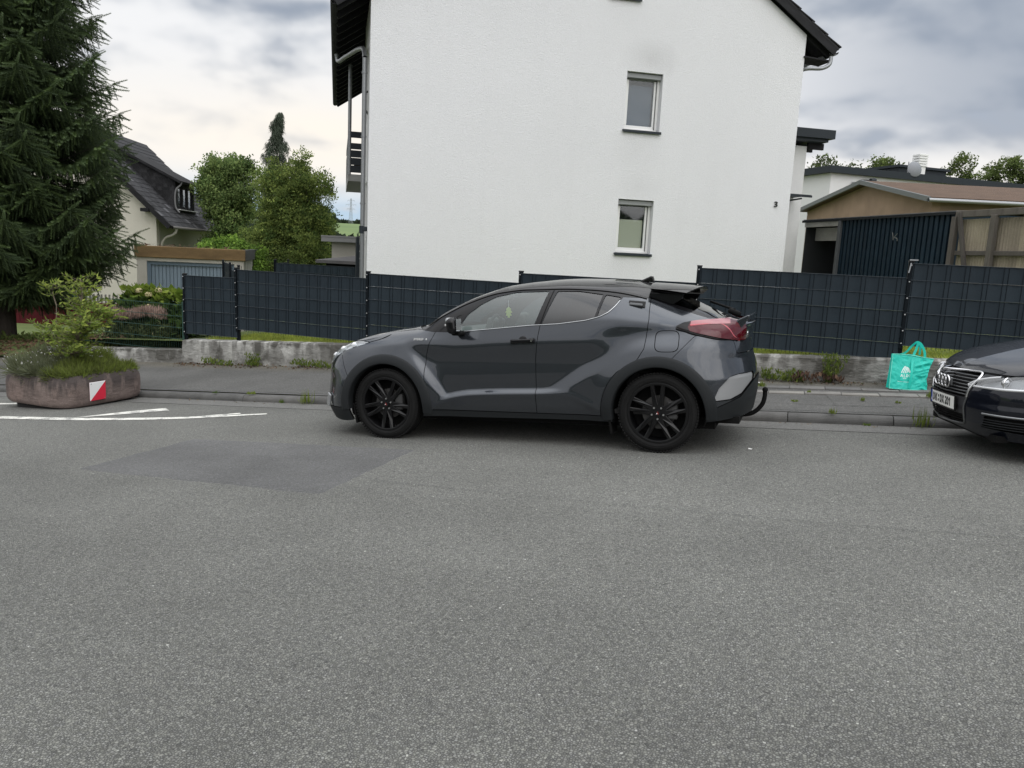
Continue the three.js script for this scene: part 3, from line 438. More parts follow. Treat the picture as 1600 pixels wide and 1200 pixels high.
// ---------------------------------------------------------------- left neighbour: house with dormer, garage
const cream = render([0.6, 0.57, 0.5]), concreteDull = std({ map: rep(tinted([0.4, 0.39, 0.36], 0.35, 900, 0.15), 0.5), roughness: 0.95 });
{
  const H = thing('cream_house', 'cream rendered house with dark slate roof and a slate dormer behind the garage', 'house', [-23.19, 0, -23.98], 25.1 * Math.PI / 180);
  const AN = 44.4 * Math.PI / 180, sl = Math.tan(AN), ry = (x) => 2.06 - x * sl; // eaves at x=0, ridge at x=-4
  const gw = ext([[-0.68, -3], [-0.68, ry(-0.68) - 0.25], [-4, ry(-4) - 0.25], [-7.3, ry(-0.68) - 0.25], [-7.3, -3]], 0.3); gw.translate(0, 0, -0.62); part('gable_wall', gw, cream, H);
  part('side_wall', [box(0.3, 5.5, 9, -0.83, -0.3, -5.2)], std({ color: rgb(0.4, 0.385, 0.34), roughness: 1 }), H);  // cream render in a darker copy, painting the shaded eaves side
  const R = new THREE.Group(); R.name = 'roof'; H.add(R);
  const L = 4 / Math.cos(AN), LEN = 8.6;
  const under = box(L, 0.08, LEN, 0, -0.08, 0); under.rotateZ(-AN); under.translate(-2, ry(-2), -LEN / 2); part('roof_deck', under, darkWood, R);
  const other = box(L, 0.1, LEN, 0, -0.02, 0); other.rotateZ(AN); other.translate(-6, ry(-2), -LEN / 2); part('rear_slope', other, slates[0], R);
  const sm = [slate(10, 0.05), slate(11, 0.068), slate(12, 0.04), slate(13, 0.13)], t1 = rbox(0.34, 0.016, 0.27, 0, 0, 0, 0.004), many = [];
  for (let r = 0; r < 22; r++) for (let c = 0; c < 32; c++) {
    seed(1000 + r * 40 + c); const d = 0.12 + r * 0.265, z = -0.05 - c * 0.275 - (r % 2) * 0.137, x = -d * Math.cos(AN), y = ry(x) + 0.015;
    if (d > L || z < -LEN + 0.1) continue; const hid = x < -0.75 && z < -2.6 && z > -4.7 && x > -3.2; if (hid) continue;
    if (c < 22 && r < 16) { const m = part('slate', t1, sm[rnd() > 0.9 ? 3 : Math.floor(rnd() * 3)], R); m.position.set(x, y, z); m.rotation.set(rr(-0.025, 0.025), rr(-0.012, 0.012), -AN + 0.05 + rr(-0.015, 0.015)); }
    else { const g = box(0.34, 0.016, 0.27); g.rotateZ(-AN + 0.05); g.translate(x, y, z); many.push(g); }
  }
  const far = part('slates', many, sm[0], R); far.userData.kind = 'stuff';
  part('verge_board', [(() => { const g = box(L, 0.2, 0.04, 0, -0.08, 0); g.rotateZ(-AN); g.translate(-2, ry(-2), 0.04); return g; })(), (() => { const g = box(L, 0.2, 0.04, 0, -0.08, 0); g.rotateZ(AN); g.translate(-6, ry(-2), 0.04); return g; })()], darkWood, H);
  part('rafter_end', [box(0.3, 0.13, 0.5, -0.95, 2.62, -0.1)], darkWood, H);
  part('gutter', [tube([[0.03, 2.0, 0], [0.03, 1.97, -LEN]], 0.06, 4, 10)], std({ color: rgb(0.16, 0.15, 0.14), roughness: 0.6 }), H);
  part('downpipe', [tube([[0.02, 1.96, -0.5], [0.0, 1.82, -0.5], [-0.15, 1.7, -0.52], [-0.42, 1.6, -0.6], [-0.6, 1.3, -0.6], [-0.62, -2, -0.6]], 0.05, 30, 8)], std({ color: rgb(0.42, 0.4, 0.35), roughness: 0.6 }), H);
  // dormer: slate cheek, three narrow lights, roof running back into the slope
  const D = new THREE.Group(); D.name = 'dormer'; H.add(D);
  const dx = -0.69, z0 = -2.45, z1 = -4.85, dr = (x) => 3.98 + (dx - x) * 0.49, xe = -3.35;
  const ck = ext([[dx, ry(dx) - 0.05], [dx, 3.98], [xe, dr(xe)], [xe, ry(xe) - 0.1]], 0.08); ck.translate(0, 0, z0 - 0.08); part('cheek', ck, slates[1], D);
  const lil = new THREE.BoxGeometry(0.17, 0.16, 0.012);
  for (let r = 0; r < 19; r++) for (let c = 0; c < 18; c++) { const x = dx - 0.1 - c * 0.16 - (r % 2) * 0.08, y = ry(dx) + r * 0.135 + 0.05; if (y > dr(x) - 0.08 || y < ry(x) + 0.05) continue; seed(2000 + r * 50 + c); const m = part('slate', lil, slates[Math.floor(rnd() * 3)], D); m.position.set(x, y, z0 + 0.006); m.rotation.set(0.05, 0, 0.05 + rr(-0.04, 0.04)); }
  part('dormer_roof', [(() => { const a = Math.atan(0.49), LL = 3.6 / Math.cos(a), g = box(LL, 0.1, z0 - z1 + 0.3, 0, 0, 0); g.rotateZ(-a); g.translate(dx + 0.3 - 1.8, dr(dx + 0.3 - 1.8) + 0.06, (z0 + z1) / 2); return g; })()], slates[2], D);
  part('dormer_front', [box(0.1, 1.35, 0.16, dx, 3.35, z0 - 0.12), box(0.1, 1.35, 0.14, dx, 3.35, z1 + 0.07), box(0.1, 0.25, 2.4, dx, 3.87, (z0 + z1) / 2), box(0.16, 0.1, 2.42, dx + 0.03, 2.76, (z0 + z1) / 2)], darkWood, D);
  part('window_sill', [box(0.22, 0.035, 2.3, dx + 0.12, 2.79, (z0 + z1) / 2)], std({ color: rgb(0.6, 0.6, 0.6), roughness: 0.5 }), D);
  for (let k = 0; k < 3; k++) { const w = windowUnit(D, 0.64, 0.98, { fw: 0.06, mat: darkWood }); w.position.set(dx, 3.3, z0 - 0.56 - k * 0.66); w.rotation.y = Math.PI / 2; part('curtain', box(0.42, 0.85, 0.01, 0, 0, -0.1), std({ color: rgb(0.2, 0.19, 0.17), roughness: 1 }), w); }
  part('dormer_downpipe', [tube([[dx + 0.28, 3.95, z0 - 0.05], [dx + 0.26, 3.8, z0 - 0.03], [dx + 0.09, 3.58, z0 + 0.04], [dx + 0.07, 2.85, z0 + 0.04], [dx + 0.2, 2.66, z0 + 0.02]], 0.038, 30, 8)], std({ color: rgb(0.17, 0.17, 0.17), roughness: 0.5 }), D);
  part('dormer_inner', [box(0.05, 1.2, 2.3, dx - 0.6, 3.3, (z0 + z1) / 2), box(1.5, 0.05, 2.3, dx - 0.8, 2.7, (z0 + z1) / 2)], darkRoom, D);
}
{
  const G = thing('garage', 'flat roofed concrete garage with a blue ribbed up-and-over door', 'garage', [-17.89, 0, -17.16], 34.9 * Math.PI / 180);
  const wallM = std({ map: rep(tinted([0.5, 0.48, 0.43], 0.2, 910, 0.08), 0.6), roughness: 0.95 });
  part('wall', [box(0.26, 3.1, 0.2, 0.13, -0.55, -0.1), box(0.26, 3.1, 0.2, 2.77, -0.55, -0.1), box(2.38, 0.1, 0.2, 1.45, 0.95, -0.1), box(0.14, 3.1, 5.2, 0.07, -0.55, -2.8), box(2.62, 3.1, 0.14, 1.45, -0.55, -5.33)], wallM, G);
  part('side_wall', [box(0.14, 3.1, 5.2, 2.83, -0.55, -2.8)], std({ map: rep(tinted([0.46, 0.45, 0.42], 0.5, 915, 0.15), 0.5, 0.25), roughness: 0.95 }), G);
  part('fascia', [rbox(3.0, 0.33, 0.16, 1.45, 1.165, -0.02, 0.02)], std({ map: rep(tinted([0.2, 0.13, 0.06], 0.45, 920, 0.2), 0.5, 1.5), roughness: 0.9 }), G, 'brown weathered fascia edge');
  part('side_fascia', [rbox(0.12, 0.33, 5.3, 2.9, 1.165, -2.76, 0.01)], std({ map: rep(tinted([0.075, 0.075, 0.078], 0.4, 925, 0.2), 0.6), roughness: 0.85 }), G);
  part('roof', [box(2.8, 0.1, 5.2, 1.45, 1.2, -2.72)], concreteDull, G);
  const blue = std({ map: rep(tinted([0.22, 0.285, 0.355], 0.12, 930, 0.05), 0.6), roughness: 0.55 }), blue2 = std({ color: rgb(0.15, 0.205, 0.265), roughness: 0.55 });
  const D = new THREE.Group(); D.name = 'door'; G.add(D);
  part('frame', [box(0.1, 2.0, 0.08, 0.31, -0.1, -0.1), box(0.1, 2.0, 0.08, 2.59, -0.1, -0.1), box(2.18, 0.1, 0.08, 1.45, 0.85, -0.1)], blue2, D);
  for (let k = 0; k < 22; k++) part('rib', rbox(0.088, 1.96, 0.03, 0.41 + k * 0.099, -0.18, -0.13, 0.008), blue, D);
  part('backing', [box(2.2, 2.0, 0.02, 1.45, -0.18, -0.17)], blue2, D);
  seed(77); const deb = []; for (let k = 0; k < 90; k++) { const a = rr(0, 6.28), s = rr(0.04, 0.1), g = new THREE.PlaneGeometry(s, s * 0.7); g.rotateX(-Math.PI / 2 + rr(-0.7, 0.7)); g.rotateY(a); g.translate(Math.pow(rnd(), 1.6) * 2.7, 1.35 + rr(0, 0.05) * 1.2 - 0.02, -0.05 - rr(0, 0.5)); deb.push(g); }
  const de = solo('leaf_litter', deb, std({ map: noiseT, color: rgb(0.16, 0.09, 0.045), roughness: 1, side: THREE.DoubleSide }), 'dead leaves and moss lying on the garage roof edge', 'leaves', [-17.89, 0, -17.16], 34.9 * Math.PI / 180); de.userData.kind = 'stuff';
}
{ // red board wall, left edge; pale strips stand in for light showing through behind
  const Rw = thing('red_fence', 'low dark red board fence behind the spruce trunk at the left edge', 'fence', [-19.8, 0, -13.9], 0.42);
  Rw.rotation.y = Math.atan2(1.2, 3.1);
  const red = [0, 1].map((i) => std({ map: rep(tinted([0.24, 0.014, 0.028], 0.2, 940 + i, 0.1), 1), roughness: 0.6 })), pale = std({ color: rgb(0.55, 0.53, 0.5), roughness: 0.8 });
  const b = rbox(0.285, 0.62, 0.03, 0, 0, 0, 0.004); for (let k = 0; k < 18; k++) { const m = part('board', b, red[k % 2], Rw); m.position.set(k * 0.29, -0.48, 0); }
  const pk = rbox(0.05, 0.35, 0.02, 0, 0, 0, 0.008); for (let k = 0; k < 52; k++) { const m = part('light_gap_strip', pk, pale, Rw); m.position.set(k * 0.1, -0.12 + 0.02 * N3(k * 3, 1, 1), -0.06); }
  const yt = thing('bird_bath', 'round yellow bird bath dish on a dark stem behind the planter shrub', 'bird bath', [-11.75, -0.42, -10.95]);
  yt.position.set(-13.6, -0.62, -11.6);
  part('dish', [flat(new THREE.LatheGeometry([[0.02, 0.0], [0.16, 0.01], [0.2, 0.05], [0.215, 0.05], [0.205, 0.03], [0.17, -0.02], [0.03, -0.03]].map((p) => new THREE.Vector2(...p)), 24)).translate(0, 0.42, 0)], std({ color: rgb(0.62, 0.5, 0.12), roughness: 0.6, side: THREE.DoubleSide }), yt);
  part('stem', [cyl(0.06, 0.035, 0.42, 0, 0.2, 0)], std({ color: rgb(0.1, 0.08, 0.05), roughness: 0.8 }), yt);
  const lp = thing('garden_lantern', 'small dark garden lantern post behind the planter shrub', 'lantern', [-12.75, -0.75, -10.95]);
  part('post', [cyl(0.03, 0.03, 0.5, 0, 0.25, 0)], anth, lp); part('housing', [rbox(0.12, 0.2, 0.12, 0, 0.6, 0, 0.02), cyl(0.1, 0.02, 0.06, 0, 0.73, 0)], std({ color: rgb(0.02, 0.025, 0.04), roughness: 0.4 }), lp);
}
{ // low buildings seen in the gap left of the white house
  const S = thing('flat_shed', 'pale flat roofed shed seen between garden trees and balcony', 'shed', [-14.3, 0, -21.9], 0.12);
  part('wall', [box(3.2, 3, 2.4, 1.4, 0.2, -1.2)], render([0.42, 0.4, 0.36]), S); part('roof', [box(3.7, 0.14, 2.9, 1.4, 1.78, -1.2), box(3.72, 0.05, 2.92, 1.4, 1.88, -1.2)], std({ color: rgb(0.25, 0.25, 0.25), roughness: 0.8 }), S);
  const T = thing('low_roof', 'low garden store with a grey felt roof behind the rear dark fence', 'shed', [-12.4, 0, -18.1], 0.05);
  part('roof', [box(2.5, 0.08, 2.6, 1.2, 1.22, -1.2, 0.06)], std({ map: rep(tinted([0.13, 0.125, 0.125], 0.2, 950, 0.2), 0.7), roughness: 0.9 }), T); part('wall', [box(2.2, 2, 2.2, 1.2, 0.15, -1.3)], darkWood, T);
  const Q = thing('slat_screen', 'tall dark horizontal slat screen beside the white house corner', 'fence', [-9.95, 0, -16.1], 0.9);
  for (let k = 0; k < 11; k++) part('slat', rbox(1.5, 0.135, 0.02, 0.75, -0.1 + k * 0.165, 0, 0.004), anth, Q); part('post', [rbox(0.07, 2.6, 0.07, 0, 0.5, -0.03, 0.006), rbox(0.07, 2.6, 0.07, 1.5, 0.5, -0.03, 0.006)], anth, Q);
}
// ---------------------------------------------------------------- right: white flat roofed hall, barn, metal shed, weathered fence
{
  const B = thing('flat_roofed_hall', 'long white flat roofed hall with dark roof edge behind the brown barn', 'building', [0.85, 0, -46.63], 38.5 * Math.PI / 180);
  part('wall', [box(40, 9, 14, 20, 2.35, -7)], render([0.74, 0.74, 0.74], 1, 0.02), B);
  part('roof_edge', [box(40.6, 0.36, 14.6, 20, 7.0, -7)], anth, B);
  part('grey_panel', [box(3.0, 1.1, 0.06, 8.6, 5.95, 0.03), box(2.6, 1.1, 0.06, 11.5, 5.95, 0.03)], std({ color: rgb(0.3, 0.31, 0.32), roughness: 0.5 }), B);
  part('vent_pipe', [cyl(0.12, 0.12, 1.4, 1.5, 5.6, 0.14), cyl(0.14, 0.14, 0.16, 1.5, 6.35, 0.14)], std({ color: rgb(0.3, 0.31, 0.32), roughness: 0.5 }), B);
  part('wall_lamp', [bar([2.0, 6.55, 0.02], [2.4, 6.55, 0.3], 0.06, 8), cyl(0.16, 0.12, 0.3, 2.5, 6.55, 0.35, 0, 0, Math.PI / 2)], anth, B);
  part('roof_unit', [box(3.6, 0.62, 2.5, 8.0, 7.48, -3.0), box(3.9, 0.14, 2.8, 8.0, 7.84, -3.0)], anth, B);
  const v = thing('roof_vent', 'white louvred ventilation stack on the hall roof', 'vent', [5.55, 7.18, -50.7], 0.6);
  for (let k = 0; k < 5; k++) part('louvre', rbox(0.74, 0.125, 0.74, 0, 0.55 + k * 0.15, 0, 0.02), pvc, v); part('duct', [box(0.6, 0.5, 0.6, 0, 0.25, 0)], pvc, v); part('core', [box(0.5, 0.8, 0.5, 0, 0.8, 0)], std({ color: rgb(0.3, 0.3, 0.3), roughness: 0.7 }), v); v.scale.set(0.78, 0.95, 0.78);
  const d = thing('satellite_dish', 'small grey satellite dish on the hall roof left of the vent stack', 'satellite dish', [4.95, 7.18, -50.3], 0.5);
  part('dish', [tf(flat(new THREE.SphereGeometry(0.75, 20, 8, 0, Math.PI * 2, 0, 0.62)), { r: [1.35, 0.6, 0], p: [0, 0.1, 0], s: [1, 1, 1] })], std({ color: rgb(0.22, 0.23, 0.25), roughness: 0.6, side: THREE.DoubleSide }), d); part('mast', [cyl(0.03, 0.03, 0.8, 0, 0.3, 0)], zinc, d);
}
{
  const B = thing('brown_barn', 'brown rendered outbuilding with a low brown gable roof', 'building', [3.98, -0.14, -31.3], 20.1 * Math.PI / 180);
  const bm = std({ map: rep(tinted([0.32, 0.225, 0.16], 0.22, 960, 0.06, 512, 6), 0.3), roughness: 0.95 });
  const g = ext([[0, -2], [0, 4.35], [5.2, 5.33], [12, 4.6], [12, -2]], 0.3); g.rotateY(Math.PI / 2); part('gable_wall', g, bm, B); // faces local -x; runs back along -z
  part('shaded_eaves_wall', [box(6.0, 6.3, 0.3, 3.3, 1.15, -0.15)], std({ map: rep(tinted([0.25, 0.18, 0.13], 0.2, 961, 0.06), 0.3), roughness: 0.95 }), B);  // barn render repeated darker, painting the shade on this side
  part('far_wall', [box(0.3, 6.3, 11.4, 6.15, 1.15, -6)], bm, B);
  const rt = std({ map: rep(tinted([0.1, 0.062, 0.04], 0.3, 970, 0.25), 0.6), bumpMap: rep(noiseT, 2), bumpScale: 0.01, roughness: 0.95 });
  const sl = (z0, y0, z1, y1) => { const L = Math.hypot(z1 - z0, y1 - y0), q = box(6.9, 0.1, L); q.rotateX(Math.atan2(y1 - y0, -(z1 - z0)) * 1); q.translate(3.15, (y0 + y1) / 2, (z0 + z1) / 2); return q; };
  part('front_slope', [sl(0.45, 4.33, -5.2, 5.41)], rt, B); part('rear_slope', [sl(-5.2, 5.41, -12.4, 4.63)], rt, B);
  const cap = (z0, y0, z1, y1) => { const L = Math.hypot(z1 - z0, y1 - y0), q = box(0.12, 0.17, L + 0.05); q.rotateX(Math.atan2(y1 - y0, -(z1 - z0))); q.translate(-0.38, (y0 + y1) / 2 - 0.02, (z0 + z1) / 2); return q; };
  part('verge_board', [cap(0.45, 4.33, -5.2, 5.41), cap(-5.2, 5.41, -12.4, 4.63)], std({ color: rgb(0.13, 0.14, 0.14), roughness: 0.6 }), B);
  part('gutter', [tube([[-0.4, 4.27, 0.52], [6.6, 4.27, 0.52]], 0.07, 4, 8)], zinc, B);
}
{
  const al = -57.5 * Math.PI / 180, S = thing('metal_shed', 'dark blue corrugated metal shed with an open dark bay on its left', 'shed', [0.8, 0, -21.6], al);
  const bm = [[0.008, 0.019, 0.030], [0.010, 0.0225, 0.0345]].map((c, i) => dull({ map: rep(tinted(c, 0.35, 980 + i, 0.15), 1), roughness: 0.55, specularIntensity: 0.35 }));
  for (let k = 0; k < 25; k++) { const x = k * 0.152, h = 3.2 + 0.005 * k; part('cladding_rib', rbox(0.1, h, 0.04, 0.08 + x, 2.82 - h / 2, 0.02, 0.012), bm[k % 2], S); }
  part('wall', [box(3.8, 3.9, 0.04, 1.9, 0.9, -0.02), box(0.05, 3.9, 4, 3.78, 0.9, -2), box(5.4, 3.9, 0.05, 1.1, 0.9, -4)], bm[0], S);
  part('bay_wall', [box(0.05, 4.4, 4, -1.6, 0.68, -2), box(0.04, 2.5, 3.8, 0.02, 0.3, -2), box(1.6, 0.02, 4, -0.8, -0.6, -2)], darkRoom, S);
  const rm = std({ map: rep(tinted([0.17, 0.165, 0.16], 0.3, 985, 0.3), 0.7), bumpMap: rep(noiseT, 2), bumpScale: 0.01, roughness: 0.95 });
  part('roof', [box(5.5, 0.06, 4.1, 1.08, 2.965, -1.98, 0.055)], rm, S); part('bay_beam', [box(1.65, 0.12, 0.08, -0.8, 2.74, 0.0), box(1.6, 0.34, 0.03, -0.8, 2.5, -0.3)], concreteDull, S);
  part('roof_flashing', [box(5.5, 0.06, 0.04, 1.08, 2.83, 0.085)], dull({ color: rgb(0.018, 0.02, 0.022), roughness: 0.7 }), S);
  part('post', [rbox(0.1, 3.2, 0.1, 0.0, 1.2, 0.06, 0.01)], std({ color: rgb(0.08, 0.085, 0.09), roughness: 0.7 }), S);
  seed(5); const chalk = part('chalk_mark', [tube([[1.95, 2.48, 0.046], [1.99, 2.36, 0.046], [2.0, 2.3, 0.046]], 0.008, 8, 4), tube([[2.12, 2.45, 0.046], [2.03, 2.36, 0.046], [2.12, 2.34, 0.046], [2.14, 2.28, 0.046]], 0.008, 10, 4)], std({ color: rgb(0.22, 0.23, 0.22), roughness: 1 }), S);
  // weathered timber frame with corrugated sheets continuing towards the street
  const T = thing('timber_fence', 'weathered timber framed fence with beige corrugated panels right of the metal shed', 'fence', [2.86, 0, -18.36], al);
  const wood = [0, 1, 2].map((i) => std({ map: rep(tinted([[0.085, 0.075, 0.066], [0.11, 0.098, 0.085], [0.07, 0.062, 0.056]][i], 0.4, 990 + i, 0.3), 3, 0.6), roughness: 0.95 }));
  const sheetM = [0, 1].map((i) => std({ map: rep(tinted([[0.33, 0.285, 0.215], [0.28, 0.24, 0.185]][i], 0.3, 995 + i, 0.15), 0.8, 0.4), roughness: 0.8 }));
  for (let k = 0; k < 7; k++) { const n = 30, w = 0.74; const g = gridGeo(n * 2, 1, (u, v) => [u * w, -0.8 + v * 3.5, 0.014 * Math.cos(u * w / 0.076 * 2 * Math.PI)], (u, v, p) => [p[0], p[1]]); const m = part('corrugated_sheet', g, sheetM[k % 2].clone(), T); m.material.side = THREE.DoubleSide; m.position.set(0.06 + k * 0.75, 0, -0.03 - (k % 2) * 0.004); }
  part('top_beam', [rbox(5.4, 0.13, 0.1, 2.7, 2.8, 0.04, 0.01)], wood[1], T); part('rail', [rbox(5.4, 0.09, 0.07, 2.7, 2.02, 0.035, 0.01)], wood[0], T); part('rail', [rbox(5.4, 0.09, 0.07, 2.7, 1.1, 0.035, 0.01)], wood[0], T);
  for (const x of [0.02, 1.02, 2.14, 3.3, 4.4]) part('post', rbox(0.12, 3.6, 0.1, x, 0.95, 0.09, 0.01), wood[(x * 7 | 0) % 3], T);
  part('brace', [(() => { const g = rbox(0.09, 1.3, 0.06, 0, 0, 0, 0.01); g.rotateZ(0.28); g.translate(0.3, 2.2, 0.1); return g; })()], wood[2], T);
}
// ---------------------------------------------------------------- plants
const leafMat = (c, t = 0.35) => phy({ color: rgb(...c.map((q) => q * 1.55)), roughness: 0.97, transmission: t, thickness: 0, side: THREE.DoubleSide, ior: 1.2, specularIntensity: 0.4 });
function leaf(l, w, bend = 0.25) { // a folded pointed leaf along +y
  const p = [[0, 0, 0], [-w / 2, l * 0.4, bend * w * 0.6], [0, l * 0.45, 0], [w / 2, l * 0.4, bend * w * 0.6], [0, l, -bend * l * 0.4]], i = [0, 2, 1, 0, 3, 2, 1, 2, 4, 2, 3, 4];
  const g = new THREE.BufferGeometry(); g.setAttribute('position', new THREE.Float32BufferAttribute(i.flatMap((k) => p[k]), 3)); g.computeVertexNormals(); g.setAttribute('uv', new THREE.Float32BufferAttribute(new Float32Array(i.length * 2), 2)); return g;
}
function clump(n, l, w, spread, up = 0.2) { const a = []; for (let k = 0; k < n; k++) { const g = leaf(l * rr(0.7, 1.2), w * rr(0.8, 1.2)); const d = V(rr(-1, 1), rr(-1, 1) + up, rr(-1, 1)).normalize(); const q = new THREE.Quaternion().setFromUnitVectors(V(0, 1, 0), d).multiply(new THREE.Quaternion().setFromAxisAngle(V(0, 1, 0), rr(0, 6.28))); g.applyQuaternion(q); g.translate(rr(-1, 1) * spread, rr(-1, 1) * spread, rr(-1, 1) * spread); a.push(g); } return merge(a); }
const M4 = new THREE.Matrix4(), Q4 = new THREE.Quaternion(), E4 = new THREE.Euler();
function scatter(name, geo, mat, list, parent) { // list of {p, s, r|q, c}
  const m = new THREE.InstancedMesh(geo, mat, list.length); m.name = name; shadow(m);
  const col = new THREE.Color();
  list.forEach((o, i) => { if (o.q) Q4.copy(o.q); else Q4.setFromEuler(E4.set(...(o.r || [rr(-0.6, 0.6), rr(0, 6.28), rr(-0.6, 0.6)]))); M4.compose(V(...o.p), Q4, typeof o.s === 'number' ? V(o.s, o.s, o.s) : V(...o.s)); m.setMatrixAt(i, M4); if (o.c) m.setColorAt(i, col.setRGB(...o.c)); });
  m.userData.kind = 'stuff'; if (parent) parent.add(m); else scene.add(m); return m;
}
const barkMat = std({ map: rep(tinted([0.09, 0.075, 0.06], 0.5, 1100, 0.4), 3, 1), bumpMap: rep(noiseT, 4, 1), bumpScale: 0.02, roughness: 1 });
function limb(a, b, r0, r1, sag = 0) { const m = [(a[0] + b[0]) / 2, (a[1] + b[1]) / 2 + sag, (a[2] + b[2]) / 2], c = new THREE.CatmullRomCurve3([V(...a), V(...m), V(...b)]); const n = 6, ra = 6; return gridGeo(ra, n, (u, v) => { const p = c.getPoint(v), t = c.getTangent(v), x = V(0, 0, 1).cross(t).normalize(), y = t.clone().cross(x), r = lerp(r0, r1, v), an = -u * 2 * Math.PI; return [p.x + r * (x.x * Math.cos(an) + y.x * Math.sin(an)), p.y + r * (x.y * Math.cos(an) + y.y * Math.sin(an)), p.z + r * (x.z * Math.cos(an) + y.z * Math.sin(an))]; }); }
// deciduous: a trunk forks into limbs that each carry a cloud of leaf sprays; lobes = [x,y,z,rx,ry,rz]
function broadleaf(name, label, pos, lobes, { n = 3000, l = 0.09, w = 0.045, c = [0.06, 0.1, 0.025], c2 = [0.1, 0.14, 0.04], trunkH = 1, trunkR = 0.12, s = 1, group, hollow = 0.5, clumpN = 9, clumpS = 0.16 } = {}) {
  const o = thing(name, label, 'tree', pos, 0, group); seed(Math.round(pos[0] * 131 + pos[2] * 17) + 5000);
  const limbs = [limb([0, -0.5, 0], [rr(-0.1, 0.1), trunkH, rr(-0.1, 0.1)], trunkR, trunkR * 0.7)], list = [], vol = lobes.map((q) => q[3] * q[4] * q[5]), tot = vol.reduce((a, b) => a + b);
  lobes.forEach((q, k) => {
    limbs.push(limb([0, trunkH * 0.8, 0], [q[0], q[1], q[2]], trunkR * 0.55, trunkR * 0.12, 0.1));
    const subs = []; for (let j = 0; j < 26; j++) { const d = V(rr(-1, 1), rr(-1, 1), rr(-1, 1)).normalize().multiplyScalar(Math.pow(rnd(), 0.45)); const p = [q[0] + d.x * q[3], q[1] + d.y * q[4], q[2] + d.z * q[5]]; subs.push([p, rr(0.18, 0.42) * Math.cbrt(q[3] * q[4] * q[5]), rr(0.8, 1.25)]); if (j < 12) limbs.push(limb([q[0], q[1] - q[4] * 0.3, q[2]], p, trunkR * 0.1, trunkR * 0.03, 0.05)); }
    const cnt = Math.round(n * vol[k] / tot);
    for (let i = 0; i < cnt; i++) { const sb = subs[Math.floor(rnd() * subs.length)], d = V(rr(-1, 1), rr(-1, 1), rr(-1, 1)).normalize().multiplyScalar(Math.pow(rnd(), 0.4) * sb[1] * 1.5); const k2 = rr(0.75, 1.25) * sb[2], t = rnd(); list.push({ p: [sb[0][0] + d.x, sb[0][1] + d.y * 0.85, sb[0][2] + d.z], s: s * rr(0.7, 1.3), c: mix3(c, c2, t).map((v) => v * k2 * 10) }); }
  });
  part('trunk', limbs, barkMat, o);
  scatter('crown', clump(clumpN, l, w, clumpS), leafMat([0.1, 0.1, 0.1]), list, o);
  return o;
}
